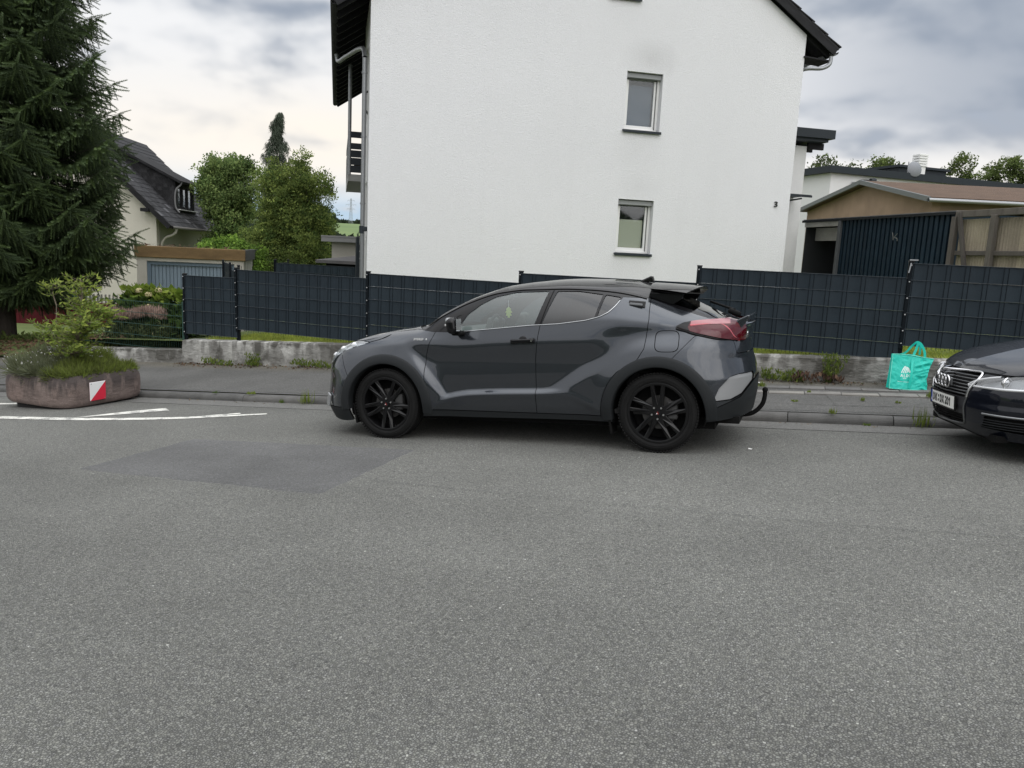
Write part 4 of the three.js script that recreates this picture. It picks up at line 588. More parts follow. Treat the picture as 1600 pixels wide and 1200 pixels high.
{ // big spruce at the left edge: whorled drooping boughs with upturned tips, hung with twigs of needles
  const S = thing('spruce_tree', 'tall dark green spruce with drooping boughs at the left edge', 'tree', [-16.5, -0.75, -12.1]);
  seed(4242);
  const tw = []; // needle twig along +y, ~0.3 m
  for (let k = 0; k < 44; k++) { const t = k / 44, a = k * 2.4, h = 0.32 * t, L = 0.062 * (1 - 0.5 * t), el = 0.7; const d = V(Math.cos(a) * Math.cos(el), Math.sin(el), Math.sin(a) * Math.cos(el)); const sd = V(-Math.sin(a), 0, Math.cos(a)).multiplyScalar(0.0095); const g = new THREE.BufferGeometry(); g.setAttribute('position', new THREE.Float32BufferAttribute([-sd.x, h, -sd.z, sd.x, h, sd.z, d.x * L, h + d.y * L, d.z * L], 3)); g.computeVertexNormals(); g.setAttribute('uv', new THREE.Float32BufferAttribute([0, 0, 1, 0, 0, 1], 2)); tw.push(g); }
  tw.push(bar([0, 0, 0], [0, 0.3, 0], 0.004, 3, 0.002));
  const twig = merge(tw), list = [], wood = [limb([0, -0.3, 0], [0.02, 7, 0], 0.24, 0.15), limb([0.02, 7, 0], [0, 15.5, 0], 0.15, 0.02)];
  const R = (y) => y < 2.1 ? lerp(1.35, 2.7, clamp((y - 1.1) / 1.3)) : 2.8 * Math.pow(clamp(1 - (y - 2.1) / 14.2), 0.78);
  const up = V(0, 1, 0);
  for (let y = 1.2; y < 12.5; y += 0.34) {
    const nb = y < 9 ? 9 : 6, a0 = rr(0, 6.28);
    for (let b = 0; b < nb; b++) {
      const az = a0 + b / nb * 6.283 + rr(-0.25, 0.25), L = R(y) * rr(0.72, 1.1), yy = y + rr(-0.12, 0.12), droop = lerp(0.42, 0.12, y / 13) * rr(0.7, 1.3);
      const P = (t) => V(Math.cos(az) * L * t, yy - L * droop * Math.sin(Math.min(t, 0.78) / 0.78 * 1.35) * 0.9 + (t > 0.68 ? (t - 0.68) * L * 0.55 : 0) + 0.1 * L * t, Math.sin(az) * L * t);
      const e = P(1), m = P(0.55); wood.push(limb([0, yy, 0], [m.x, m.y, m.z], 0.028, 0.012), limb([m.x, m.y, m.z], [e.x, e.y, e.z], 0.012, 0.003));
      const out = V(Math.cos(az), 0, Math.sin(az)), side = V(-Math.sin(az), 0, Math.cos(az)), shade = rr(0.8, 1.2);
      const hidden = Math.sin(az) < -0.55; // far side, kept thinner
      const steps = Math.round(L / (hidden ? 0.16 : 0.085));
      for (let i = 1; i <= steps; i++) {
        const t = 0.16 + 0.84 * i / steps, p = P(t), wS = 0.8 * Math.sin(Math.min(1, (1.06 - t) * 1.9) * 1.57) * Math.min(1, t * 2.5) * Math.min(1, L / 1.6) + 0.07;
        for (const s of [-1, 1]) { const sl = wS * rr(0.7, 1.1), m2 = Math.max(1, Math.round(sl / 0.15)); const dir = side.clone().multiplyScalar(s).addScaledVector(out, 0.75).addScaledVector(up, -0.12).normalize();
          for (let k = 0; k < m2; k++) { const q = p.clone().addScaledVector(dir, sl * k / m2); q.y -= 0.1 * Math.pow(sl * k / m2, 1.3) + rr(0, 0.03); const d = dir.clone().addScaledVector(up, rr(-0.55, 0.12)).addScaledVector(out, rr(-0.1, 0.3)).normalize(), tip = t > 0.82 || k === m2 - 1; const c = mix3([0.033, 0.052, 0.024], [0.062, 0.092, 0.03], rnd() * (tip ? 1 : 0.5)); list.push({ p: [q.x, q.y, q.z], s: rr(0.75, 1.2), q: new THREE.Quaternion().setFromUnitVectors(up, d), c: c.map((v) => v * shade * 10) });
            if (rnd() < 0.75) { const d2 = d.clone().multiplyScalar(0.4).addScaledVector(up, -1).normalize(); list.push({ p: [q.x, q.y, q.z], s: rr(0.7, 1.15), q: new THREE.Quaternion().setFromUnitVectors(up, d2), c: c.map((v) => v * shade * 8) }); } } }
        list.push({ p: [p.x, p.y, p.z], s: rr(0.8, 1.2), q: new THREE.Quaternion().setFromUnitVectors(up, out.clone().addScaledVector(up, t > 0.7 ? 0.45 : -0.2).normalize()), c: [0.5 * shade, 0.76 * shade, 0.28 * shade] });
      }
    }
  }
  part('trunk', wood, std({ map: rep(tinted([0.055, 0.045, 0.038], 0.5, 1110, 0.4), 3, 0.7), bumpMap: rep(noiseT, 4, 1), bumpScale: 0.03, roughness: 1 }), S);
  scatter('crown', twig, std({ color: rgb(0.15, 0.155, 0.14), roughness: 0.7, side: THREE.DoubleSide }), list, S);
  console.log('spruce twigs', list.length);
}

broadleaf('garden_tree', 'upright pale green tree with an uneven crown, leftmost of the garden trees', [-23.9, -2, -27.8], [[0.1, 4.2, 0, 1.05, 1.6, 1.0], [0.0, 6.4, 0, 0.75, 1.2, 0.75], [1.0, 6.0, 0.1, 0.55, 1.3, 0.55], [-0.5, 5.6, 0.2, 0.6, 1.2, 0.6]], { n: 4600, c: [0.04, 0.072, 0.024], c2: [0.16, 0.205, 0.07], trunkH: 3, l: 0.12, w: 0.06, clumpS: 0.17 });
broadleaf('garden_tree', 'large olive green tree with a broad crown left of the white house balcony', [-18.9, -2, -25.6], [[0.2, 3.6, 0, 1.3, 1.8, 1.1], [-0.2, 5.4, 0, 1.05, 1.4, 0.9], [0.9, 5.2, 0, 0.9, 1.3, 0.8], [1.15, 3.4, 0.2, 0.8, 1.6, 0.8], [-0.7, 6.0, 0.1, 0.5, 0.8, 0.5], [0.55, 6.5, 0, 0.45, 0.8, 0.4], [-0.9, 3.0, 0.5, 0.9, 1.5, 0.8], [0.4, 1.9, 0.6, 1.5, 1.3, 0.9]], { n: 11500, c: [0.042, 0.072, 0.022], c2: [0.165, 0.2, 0.055], trunkH: 2, l: 0.1, w: 0.05, clumpS: 0.16 });
broadleaf('garden_tree', 'dark small leaved tree at the right edge of the garden tree group', [-18.6, -2, -28.0], [[-0.7, 3.8, 0, 0.7, 1.5, 0.7], [-0.6, 2.4, 0.1, 0.6, 1.2, 0.6], [-0.05, 3.2, 0, 0.4, 0.35, 0.4], [-0.3, 4.9, 0, 0.4, 0.9, 0.4]], { n: 1500, c: [0.03, 0.05, 0.02], c2: [0.06, 0.08, 0.03], trunkH: 2, l: 0.09, w: 0.045 });
broadleaf('maple_bush', 'dense dome shaped green maple bush behind the garage', [-18.7, -1.3, -21.9], [[0, 2.2, 0, 1.0, 0.75, 0.9], [-0.5, 1.9, 0.2, 0.7, 0.6, 0.6], [0.55, 1.9, 0.2, 0.7, 0.6, 0.6], [0.1, 2.5, 0, 0.6, 0.5, 0.6]], { n: 4200, c: [0.05, 0.1, 0.018], c2: [0.13, 0.2, 0.036], trunkH: 1.2, l: 0.1, w: 0.07, clumpS: 0.11 });
{ // weeping conifer poking out behind the trees
  const W = thing('weeping_conifer', 'grey green weeping conifer spire rising behind the garden trees', 'tree', [-25.1, -2, -33.0]); seed(77);
  const list = []; for (let i = 0; i < 2200; i++) { const y = rr(4.5, 9.9), r = 0.13 + 1.5 * Math.pow((9.9 - y) / 5.4, 1.1) * (0.85 + 0.3 * Math.sin(y * 4.1)), a = rr(0, 6.28), q = r * Math.sqrt(rnd()) * (1 + 0.35 * Math.sin(y * 7 + a * 2)); const k = rr(0.7, 1.2); list.push({ p: [Math.cos(a) * q + 0.18 * sstep(9.2, 9.9, y), y, Math.sin(a) * q], s: [1, rr(0.9, 1.8), 1], r: [Math.PI + rr(-0.35, 0.35), rr(0, 6.28), rr(-0.35, 0.35)], c: [0.6 * k, 0.78 * k, 0.52 * k] }); }
  part('trunk', [limb([0, 0, 0], [0, 9.6, 0], 0.14, 0.02)], barkMat, W);
  scatter('crown', clump(10, 0.16, 0.02, 0.07, 1.5), std({ color: rgb(0.1, 0.1, 0.1), roughness: 0.9, side: THREE.DoubleSide }), list, W);
}
// trees beyond the hall
const farT = { c: [0.045, 0.065, 0.02], c2: [0.11, 0.14, 0.045], l: 0.22, w: 0.13, clumpN: 8, clumpS: 0.25 };
broadleaf('distant_tree', 'sparse tree top farthest left above the white hall roof', [0.9, -0.5, -66.7], [[0, 9.9, 0, 1.1, 1.0, 0.8], [1.3, 9.6, 0, 0.7, 0.9, 0.6], [-1.0, 9.4, 0, 0.7, 0.7, 0.6], [2.0, 9.2, 0, 0.7, 0.6, 0.6]], { n: 190, trunkH: 7, ...farT, c2: [0.07, 0.085, 0.04] });
broadleaf('distant_tree', 'rounded tree top above the hall roof left of the satellite dish', [4.6, -0.55, -67.9], [[0.2, 9.7, 0, 1.7, 1.2, 1.2], [0.4, 10.2, 0, 1.1, 1.0, 1], [-0.9, 9.3, 0, 0.9, 0.7, 0.6], [1.6, 9.2, 0, 0.8, 0.6, 0.6]], { n: 420, trunkH: 7, ...farT });
broadleaf('distant_tree', 'small tufted tree top right of the dark roof unit on the hall', [10.5, -0.3, -70.2], [[0.2, 10.6, 0, 0.9, 0.7, 0.6], [-0.6, 10.0, 0, 0.8, 0.4, 0.5], [0.9, 9.6, 0, 0.7, 0.5, 0.5], [0.3, 9.7, 0, 0.5, 0.6, 0.5]], { n: 170, trunkH: 8, ...farT });
broadleaf('distant_tree', 'broad leafy tree top at the right edge above the hall roof', [14.2, -0.25, -71.6], [[0, 10.2, 0, 1.9, 1.0, 1.2], [1.8, 9.8, 0, 1.6, 1.1, 1], [-1.3, 9.6, 0, 1.1, 0.7, 0.8], [0.4, 10.7, 0, 0.9, 0.5, 0.6], [2.9, 10.2, 0, 1.0, 0.8, 0.8]], { n: 700, trunkH: 7, ...farT });
{ // woods and hedges on the far slope, pylons
  seed(9); const blob = clump(40, 3.2, 2.4, 2.0, 0.5), mat = std({ color: rgb(0.1, 0.1, 0.1), roughness: 1, side: THREE.DoubleSide });
  const wood = []; const add = (r0, r1, a0, a1, n, s, y0) => { for (let i = 0; i < n; i++) { const r = rr(r0, r1), a = rr(a0, a1) * Math.PI / 180, k = rr(0.7, 1.2); wood.push({ p: [r * Math.sin(a), y0(r, a * 180 / Math.PI) + 1, -r * Math.cos(a)], s: s * rr(0.7, 1.3), c: [0.28 * k, 0.42 * k, 0.22 * k] }); } };
  const hy = (r, a) => -6 + (26 + 26 * Math.exp(-Math.pow((a + 32) / 26, 2)) + 10 * fbm(a * 0.04, 2, 1, 3)) * Math.pow(sstep(420, 1500, r), 0.8);
  add(1380, 1480, -50, -33.4, 500, 2.4, hy); add(1400, 1480, -33.4, -30, 40, 1.6, hy); add(300, 330, -45, -33.2, 160, 1.3, () => 0); add(700, 720, -33, -31.5, 8, 1.2, hy);
  const w = scatter('woodland', blob, mat, wood); w.userData.kind = 'stuff';
  const steel = std({ color: rgb(0.3, 0.32, 0.34), roughness: 0.7 });
  const pylon = (label, pos, h) => { const o = thing('pylon', label, 'pylon', pos, 0.2), l = [], hw = (t) => lerp(3.2, 0.5, Math.pow(t, 0.75)), C = [[-1, -1], [1, -1], [1, 1], [-1, 1]]; const N = 9; for (let i = 0; i < N; i++) { const t0 = i / N, t1 = (i + 1) / N; for (let k = 0; k < 4; k++) { const a = C[k], b = C[(k + 1) % 4], p = (c, t) => [c[0] * hw(t), t * h, c[1] * hw(t)]; l.push(bar(p(a, t0), p(a, t1), 0.16, 4), bar(p(a, t0), p(b, t1), 0.1, 3), bar(p(b, t0), p(a, t1), 0.1, 3)); } } part('mast', l, steel, o); for (const [t, w] of [[0.6, 7], [0.76, 9], [0.92, 6]]) part('cross_arm', [bar([-w, t * h, 0], [w, t * h, 0], 0.16, 4), bar([-w, t * h, 0], [0, t * h + 2, 0], 0.1, 3), bar([w, t * h, 0], [0, t * h + 2, 0], 0.1, 3), ...[-1, -0.5, 0.5, 1].map((q) => bar([q * w, t * h, 0], [q * w, t * h - 2, 0], 0.15, 4))], steel, o); return o; };
  pylon('larger lattice power pylon on the distant hill left of the white house', [-722, 40, -1145], 44);
  pylon('smaller lattice power pylon just right of the garden trees', [-980, 46, -1420], 34);
}
{ // concrete planter with its shrub
  const P = [-9.33, roadY(-9.33, -7.82) + 0.02, -7.82], rot = 0.0;
  const pm = std({ map: rep((() => { const a = tfbm(10, 1200, 6), b = tfbm(18, 1210, 5), c = tnoise(256, 1220), d = tfbm(26, 1230, 4); return tex(1024, 256, (u, v) => { let k = mix3([0.125, 0.094, 0.084], [0.2, 0.155, 0.138], sstep(0.3, 0.7, a(u, v * 0.18))); const run = sstep(0.42, 0.62, b(u, v * 0.035)); k = mix3(k, [0.06, 0.048, 0.045], clamp(run * sstep(0.2, 0.75, v) * 0.95 + sstep(0.6, 0.95, v) * sstep(0.25, 0.5, d(u, v * 0.18)) * 0.95)); k = mix3(k, [0.27, 0.2, 0.175], sstep(0.55, 0.72, d(u, v * 0.07)) * 0.6 * sstep(0.9, 0.2, v)); const f = 1 + 0.5 * (c(u * 2 % 1, v * 0.36) - 0.5); return [k[0] * f, k[1] * f, k[2] * f]; }); })(), 1, 1), bumpMap: rep(concBump, 2, 1), bumpScale: 0.008, roughness: 0.92 });
  const T = thing('planter', 'weathered brown concrete street planter with rounded edges on the painted road island', 'planter', P, rot);
  const hw = 0.62, hd = 0.68, H = 0.46; // half sizes
  const prof = [[-0.03, 0.05], [-0.012, 0.075], [0, 0.12], [0.004, 0.3], [-0.004, 0.37], [-0.03, 0.43], [-0.075, 0.462], [-0.12, 0.46], [-0.15, 0.42], [-0.155, 0.36]];
  const per2 = (u, off) => { const a = u * 2 * Math.PI, n = 5.5, cx = Math.cos(a), sx = Math.sin(a), k = 1 / Math.pow(Math.pow(Math.abs(cx), n) + Math.pow(Math.abs(sx), n), 1 / n); return [cx * k * (hw + off), sx * k * (hd + off)]; };
  const shell = gridGeo(120, prof.length - 1, (u, v) => { const i = Math.round(v * (prof.length - 1)), [o, y] = prof[i], [x, z] = per2(1 - u, o); return [x + 0.004 * N3(x * 5, y * 6, z * 5), y + (i > 4 ? 0.012 * N3(x * 3, 1, z * 3) : 0), z + 0.004 * N3(z * 5, y * 6, x * 5)]; }, (u, v, p) => [u * 2, clamp(p[1] / 0.47)]);
  part('tub', shell, pm, T); part('foot', [(() => { const g = gridGeo(60, 1, (u, v) => { const [x, z] = per2(1 - u, -0.09); return [x, v * 0.09 - 0.06, z]; }); return g; })()], std({ color: rgb(0.025, 0.024, 0.024), roughness: 1 }), T);
  part('soil', [cyl(0.56, 0.56, 0.03, 0, 0.38, 0, 0, 0, 0, 32)], std({ map: rep(noiseT, 3), color: rgb(0.06, 0.045, 0.03), roughness: 1 }), T);
  // red and white marker plate on the road face
  const mp = tex(128, 128, (u, v) => (u + (1 - v) > 1.0 ? [0.62, 0.02, 0.05] : [0.8, 0.8, 0.8]));
  const sg = thing('marker_plate', 'square marker plate split diagonally white and red on the planter', 'sign', [0, 0, 0]);
  const pl = rbox(0.25, 0.25, 0.012, 0, 0, 0, 0.006); { const p = pl.attributes.position, uv = pl.attributes.uv; for (let i = 0; i < p.count; i++) uv.setXY(i, clamp(p.getX(i) / 0.25 + 0.5, 0.002, 0.998), clamp(p.getY(i) / 0.25 + 0.5, 0.002, 0.998)); }
  part('plate', pl, std({ map: mp, roughness: 0.45 }), sg); part('screw', [cyl(0.006, 0.006, 0.006, -0.105, 0.105, 0.008, Math.PI / 2), cyl(0.006, 0.006, 0.006, 0.105, -0.105, 0.008, Math.PI / 2)], zinc, sg);
  { const c = Math.cos(rot), s = Math.sin(rot), lx = hw + 0.014, lz = 0.2; sg.position.set(P[0] + lx * c + lz * s, P[1] + 0.24, P[2] - lx * s + lz * c); sg.rotation.y = rot + Math.PI / 2; }
  globalThis.__planter = null;
  // shrub: several stems, small yellow green leaves in layered sprays
  const S = thing('planter_shrub', 'leggy light green shrub growing out of the concrete planter', 'shrub', [P[0] + 0.02, P[1] + 0.36, P[2]]); S.scale.setScalar(1.3); S.rotation.y = -0.25; seed(321);
  const stems = [], leaves = [];
  const spray = (p, d, L, dense) => { // twig with paired leaves
    const n = Math.round(L / 0.02 * dense); const q0 = V(...p), dir = V(...d).normalize(); stems.push(bar(p, [p[0] + dir.x * L, p[1] + dir.y * L, p[2] + dir.z * L], 0.003, 3, 0.0015));
    for (let i = 0; i < n; i++) { const t = rr(0.1, 1), q = q0.clone().addScaledVector(dir, L * t), ld = V(rr(-1, 1), rr(-0.25, 0.5), rr(-1, 1)).addScaledVector(dir, 0.6).normalize(); const k = rr(0.75, 1.25); leaves.push({ p: [q.x, q.y, q.z], s: rr(0.7, 1.25), q: new THREE.Quaternion().setFromUnitVectors(V(0, 1, 0), ld), c: mix3([0.75, 1.15, 0.2], [1.7, 2.0, 0.45], rnd()).map((v) => v * k) }); } };
  const stem = (pts, r, dens) => { for (let i = 0; i + 1 < pts.length; i++) stems.push(bar(pts[i], pts[i + 1], lerp(r, 0.004, i / pts.length), 6, lerp(r, 0.004, (i + 1) / pts.length))); const c = new THREE.CatmullRomCurve3(pts.map((p) => V(...p))); for (let k = 0; k < 64 * dens; k++) { const t = rr(0.3, 1), p = c.getPoint(t), a = rr(0, 6.28); spray([p.x, p.y, p.z], [Math.cos(a), rr(0.0, 0.7), Math.sin(a)], rr(0.1, 0.28), 0.7); } };
  stem([[0, 0, 0], [0.0, 0.22, 0.02], [0.1, 0.4, 0], [0.16, 0.62, 0.0], [0.13, 0.85, -0.03], [0.1, 1.02, -0.04]], 0.022, 1.2);
  stem([[0, 0.1, 0], [-0.14, 0.3, 0.06], [-0.26, 0.42, 0.1], [-0.42, 0.48, 0.1]], 0.014, 0.9);
  stem([[0.02, 0.25, 0], [0.2, 0.38, 0.1], [0.36, 0.5, 0.1], [0.5, 0.62, 0.08]], 0.013, 1.2);
  stem([[0.05, 0.3, 0], [0.02, 0.5, -0.1], [-0.05, 0.68, -0.12], [-0.02, 0.82, -0.12]], 0.012, 0.7);
  stem([[0.1, 0.4, 0], [0.3, 0.6, -0.08], [0.42, 0.74, -0.1]], 0.01, 0.8);
  stem([[0, 0.2, 0], [0.18, 0.26, 0.12], [0.34, 0.3, 0.15]], 0.01, 0.7);
  // the thin bare stem with a tuft on top, left
  { const pts = [[-0.2, 0.36, 0.05], [-0.32, 0.5, 0.03], [-0.36, 0.72, 0.0], [-0.44, 0.86, 0.0]]; for (let i = 0; i + 1 < pts.length; i++) stems.push(bar(pts[i], pts[i + 1], 0.007, 5, 0.005)); for (let k = 0; k < 17; k++) { const a = rr(0, 6.28); spray([-0.43 + rr(-0.06, 0.06), 0.86 + rr(-0.05, 0.08), rr(-0.05, 0.05)], [Math.cos(a), rr(-0.1, 0.7), Math.sin(a)], rr(0.08, 0.17), 0.8); } for (let k = 0; k < 7; k++) { const a = rr(0, 6.28); spray([-0.42 + rr(-0.1, 0.1), 0.6 + rr(-0.06, 0.06) - 0.08, rr(-0.05, 0.05)], [Math.cos(a), rr(-0.3, 0.3), Math.sin(a)], rr(0.08, 0.14), 0.6); } }
  part('stem', stems, std({ color: rgb(0.14, 0.115, 0.085), roughness: 1 }), S);
  scatter('foliage', leaf(0.062, 0.03), leafMat([0.12, 0.12, 0.12], 0.4), leaves, S);
  // trailing heather and herbs over the rim
  const Hh = thing('heather', 'grey green heather and herbs spilling over the planter rim', 'ground cover', [P[0], P[1] + 0.38, P[2]], rot); seed(55);
  const gl = []; for (let i = 0; i < 2600; i++) { const a = rr(0, 6.28), q = Math.sqrt(rnd()), [ex, ez] = per2(a / 6.283, -0.1), x = ex * q, z = ez * q; const lf = clamp(0.5 - (x + z * -0.4) * 0.9); const over = q > 0.86 ? 1 : 0; const k = rr(0.7, 1.25); gl.push({ p: [x * (1 + over * 0.06), 0.015 + rr(0, 0.05) + 0.03 * (1 - q), z * (1 + over * 0.06)], s: [1.25, rr(0.35, 1.5) * (0.75 + 1.5 * lf) * (0.7 + 0.6 * Math.abs(N3(x * 5, z * 5, 1)) * 2), 1.25], r: [rr(-0.5, 0.5) + ez * q * 0.9, rr(0, 6.28), rr(-0.5, 0.5) - ex * q * 0.9], c: mix3(lf > 0.5 ? [1.25, 1.4, 0.9] : [1.2, 1.55, 0.3], [0.75, 0.8, 0.35], rnd() * 0.8).map((v) => v * k) }); }
  const hs = scatter('foliage', clump(12, 0.13, 0.009, 0.025, 2.2), leafMat([0.1, 0.1, 0.1], 0.3), gl, Hh);
  const fl = []; for (let i = 0; i < 420; i++) { const a = rr(0, 6.28), q = Math.sqrt(rr(0.1, 1.15)), [ex, ez] = per2(a / 6.283, 0); if (ex * q > 0.05) continue; fl.push({ p: [ex * q, rr(0.14, 0.42) * (1 - 0.3 * q), ez * q], s: rr(0.6, 1.3), c: rnd() > 0.6 ? [6, 6, 5.6] : [3.4, 3.2, 3.4] }); }
  scatter('blossom', clump(4, 0.014, 0.01, 0.006), leafMat([0.1, 0.1, 0.1], 0.2), fl, Hh);
}
{ // hydrangea behind the mesh fence, with a drift of dried pinkish flower heads in front
  const H = thing('hydrangea_bush', 'large leaved hydrangea bush with faded cream heads behind the green mesh fence', 'bush', [-10.85, -0.42, -11.25]); seed(808);
  const L = [], lm = leafMat([0.1, 0.1, 0.1], 0.35); const lg = (() => { const p = [[0, 0, 0], [-0.045, 0.045, 0.012], [-0.052, 0.09, 0.012], [-0.03, 0.135, 0.004], [0, 0.165, -0.02], [0.03, 0.135, 0.004], [0.052, 0.09, 0.012], [0.045, 0.045, 0.012], [0, 0.07, -0.006], [0, 0.12, -0.006]], id = [0, 8, 1, 1, 8, 2, 2, 8, 9, 2, 9, 3, 3, 9, 4, 4, 9, 5, 5, 9, 6, 6, 9, 8, 6, 8, 7, 7, 8, 0]; const g = new THREE.BufferGeometry(); g.setAttribute('position', new THREE.Float32BufferAttribute(id.flatMap((k) => p[k]), 3)); g.computeVertexNormals(); g.setAttribute('uv', new THREE.Float32BufferAttribute(new Float32Array(id.length * 2), 2)); return g; })();
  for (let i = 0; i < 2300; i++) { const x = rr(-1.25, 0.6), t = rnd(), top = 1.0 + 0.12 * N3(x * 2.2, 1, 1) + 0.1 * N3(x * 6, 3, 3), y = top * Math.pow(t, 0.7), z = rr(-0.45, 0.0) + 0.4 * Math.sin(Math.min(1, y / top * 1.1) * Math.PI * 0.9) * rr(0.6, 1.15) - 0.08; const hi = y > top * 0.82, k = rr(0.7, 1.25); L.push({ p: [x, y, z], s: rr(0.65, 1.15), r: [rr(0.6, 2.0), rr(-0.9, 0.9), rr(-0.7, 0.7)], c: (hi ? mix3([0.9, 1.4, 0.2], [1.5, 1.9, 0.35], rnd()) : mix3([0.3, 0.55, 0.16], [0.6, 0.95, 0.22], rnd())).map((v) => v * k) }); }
  scatter('foliage', lg, lm, L, H);
  part('stem', Array.from({ length: 14 }, (_, k) => bar([-1.1 + k * 0.1, 0, -0.15], [-1.15 + k * 0.11 + rr(-0.1, 0.1), 0.9, rr(-0.2, 0.1)], 0.008, 4)), barkMat, H);
  for (const [x, y, z] of [[-0.62, 0.99, 0.22], [-0.33, 0.94, 0.28], [-0.17, 1.02, 0.2], [-0.28, 0.72, 0.34], [-0.02, 0.28, 0.36], [-0.12, 0.24, 0.36]]) { const a = []; for (let k = 0; k < 70; k++) { const d = V(rr(-1, 1), rr(-0.6, 1), rr(-1, 1)).normalize(), g = new THREE.CircleGeometry(0.014, 5); g.applyQuaternion(new THREE.Quaternion().setFromUnitVectors(V(0, 0, 1), d)); g.translate(x + d.x * 0.062, y + d.y * 0.05, z + d.z * 0.062); a.push(g); } part('flower_head', a, std({ color: rgb(0.42, 0.37, 0.2), roughness: 1, side: THREE.DoubleSide }), H); }
  const A = thing('dried_flowers', 'drift of dried pinkish brown flower heads at the mesh fence', 'flowers', [-11.3, -0.02, -10.83]); seed(11);
  const dl = []; for (let i = 0; i < 420; i++) { const x = rr(-0.62, 0.62), k = rr(0.7, 1.25); dl.push({ p: [x, 0.1 + rr(0, 0.13) + 0.05 * Math.sin(x * 5), rr(-0.12, 0.12)], s: rr(0.8, 1.3), r: [rr(-0.3, 0.3), rr(0, 6.28), rr(-0.3, 0.3)], c: mix3([1.9, 1.25, 1.05], [2.6, 1.9, 1.6], rnd()).map((v) => v * k) }); }
  scatter('blossom', clump(10, 0.09, 0.008, 0.02, 2.5), leafMat([0.1, 0.1, 0.1], 0.2), dl, A);
  const dg = []; for (let i = 0; i < 500; i++) dg.push({ p: [rr(-0.75, 0.75), rr(-0.4, 0.02), rr(-0.2, 0.08)], s: rr(0.8, 1.3), c: mix3([0.35, 0.5, 0.2], [0.7, 0.8, 0.35], rnd()) });
  scatter('foliage', clump(8, 0.09, 0.02, 0.04), leafMat([0.1, 0.1, 0.1], 0.3), dg, A);
  // low shrubs and leaf mould under the spruce
  const U = []; seed(12); for (let i = 0; i < 900; i++) { const x = rr(-19, -11.6), z = rr(-13.6, -11.6), k = rr(0.6, 1.2); U.push({ p: [x, gardenY(x, z) + rr(0, 0.25) * sstep(-15, -12, x), z], s: rr(0.8, 1.6), c: mix3([0.45, 0.7, 0.2], [0.9, 1.05, 0.35], rnd()).map((v) => v * k) }); }
  const us = scatter('undergrowth', clump(9, 0.09, 0.035, 0.07), leafMat([0.1, 0.1, 0.1], 0.3), U); us.userData.kind = 'stuff';
  const lit = []; for (let i = 0; i < 2600; i++) { const x = rr(-19, -11.5), z = rr(-12.9, -10.5), k = rr(0.6, 1.3); lit.push({ p: [x, gardenY(x, z) + rr(0.005, 0.03), z], s: rr(0.7, 1.3), r: [rr(-0.3, 0.3) + 1.57, rr(0, 6.28), rr(-0.4, 0.4)], c: mix3([1.0, 0.55, 0.32], [1.7, 1.1, 0.65], rnd()).map((v) => v * k) }); }
  const ls = scatter('fallen_leaves', leaf(0.08, 0.045), std({ color: rgb(0.1, 0.1, 0.1), roughness: 1, side: THREE.DoubleSide }), lit); ls.userData.kind = 'stuff';
}
{ // lawn blades along the strip seen under the fence
  seed(31); const bl = merge([0, 1, 2, 3].map((k) => { const g = leaf(rr(0.05, 0.1), 0.006, 0.8); g.rotateX(rr(-0.4, 0.4)); g.rotateZ(rr(-0.4, 0.4)); g.translate(rr(-0.02, 0.02), 0, rr(-0.02, 0.02)); return g; })), L = [];
  for (let i = 0; i < 30000; i++) { const x = rr(-9.6, 9), z = -10.66 - 2.6 * Math.pow(rnd(), 1.6), k = rr(0.7, 1.25) * (1 + 0.5 * N3(x * 1.5, z * 2, 1)); L.push({ p: [x, gardenY(x, z) - 0.005, z], s: rr(0.7, 1.3), c: mix3([1.7, 2.3, 0.4], [3.2, 3.3, 0.8], rnd()).map((v) => v * k) }); }
  const s = scatter('grass', bl, leafMat([0.1, 0.1, 0.1], 0.4), L); s.userData.kind = 'stuff';
}
// ---------------------------------------------------------------- car bodies: one smooth lofted skin, cut along its shut lines into panels
function pchip(xs, ys) {
  const n = xs.length, h = [], d = [], m = new Array(n).fill(0); for (let i = 0; i < n - 1; i++) { h.push(xs[i + 1] - xs[i]); d.push((ys[i + 1] - ys[i]) / h[i]); }
  m[0] = d[0]; m[n - 1] = d[n - 2]; for (let i = 1; i < n - 1; i++) if (d[i - 1] * d[i] > 0) { const a = 2 * h[i] + h[i - 1], b = h[i] + 2 * h[i - 1]; m[i] = (a + b) / (a / d[i - 1] + b / d[i]); }
  return (x) => { if (x <= xs[0]) return ys[0]; if (x >= xs[n - 1]) return ys[n - 1]; let i = 0; while (x > xs[i + 1]) i++; const t = (x - xs[i]) / h[i], t2 = t * t, t3 = t2 * t; return (2 * t3 - 3 * t2 + 1) * ys[i] + (t3 - 2 * t2 + t) * h[i] * m[i] + (-2 * t3 + 3 * t2) * ys[i + 1] + (t3 - t2) * h[i] * m[i + 1]; };
}
const lin = (pts) => (x) => { if (x <= pts[0][0]) return pts[0][1]; for (let i = 1; i < pts.length; i++) if (x <= pts[i][0]) return lerp(pts[i - 1][1], pts[i][1], (x - pts[i - 1][0]) / (pts[i][0] - pts[i - 1][0])); return pts[pts.length - 1][1]; };
function sdPoly(P) { return (x, y) => { let d = 1e9, s = 1; const n = P.length; for (let i = 0, j = n - 1; i < n; j = i++) { const ex = P[j][0] - P[i][0], ey = P[j][1] - P[i][1], wx = x - P[i][0], wy = y - P[i][1], t = clamp((wx * ex + wy * ey) / (ex * ex + ey * ey)), bx = wx - ex * t, by = wy - ey * t; d = Math.min(d, bx * bx + by * by); const c1 = y >= P[i][1], c2 = y < P[j][1], c3 = ex * wy > ey * wx; if ((c1 && c2 && c3) || (!c1 && !c2 && !c3)) s = -s; } return s * Math.sqrt(d); }; }
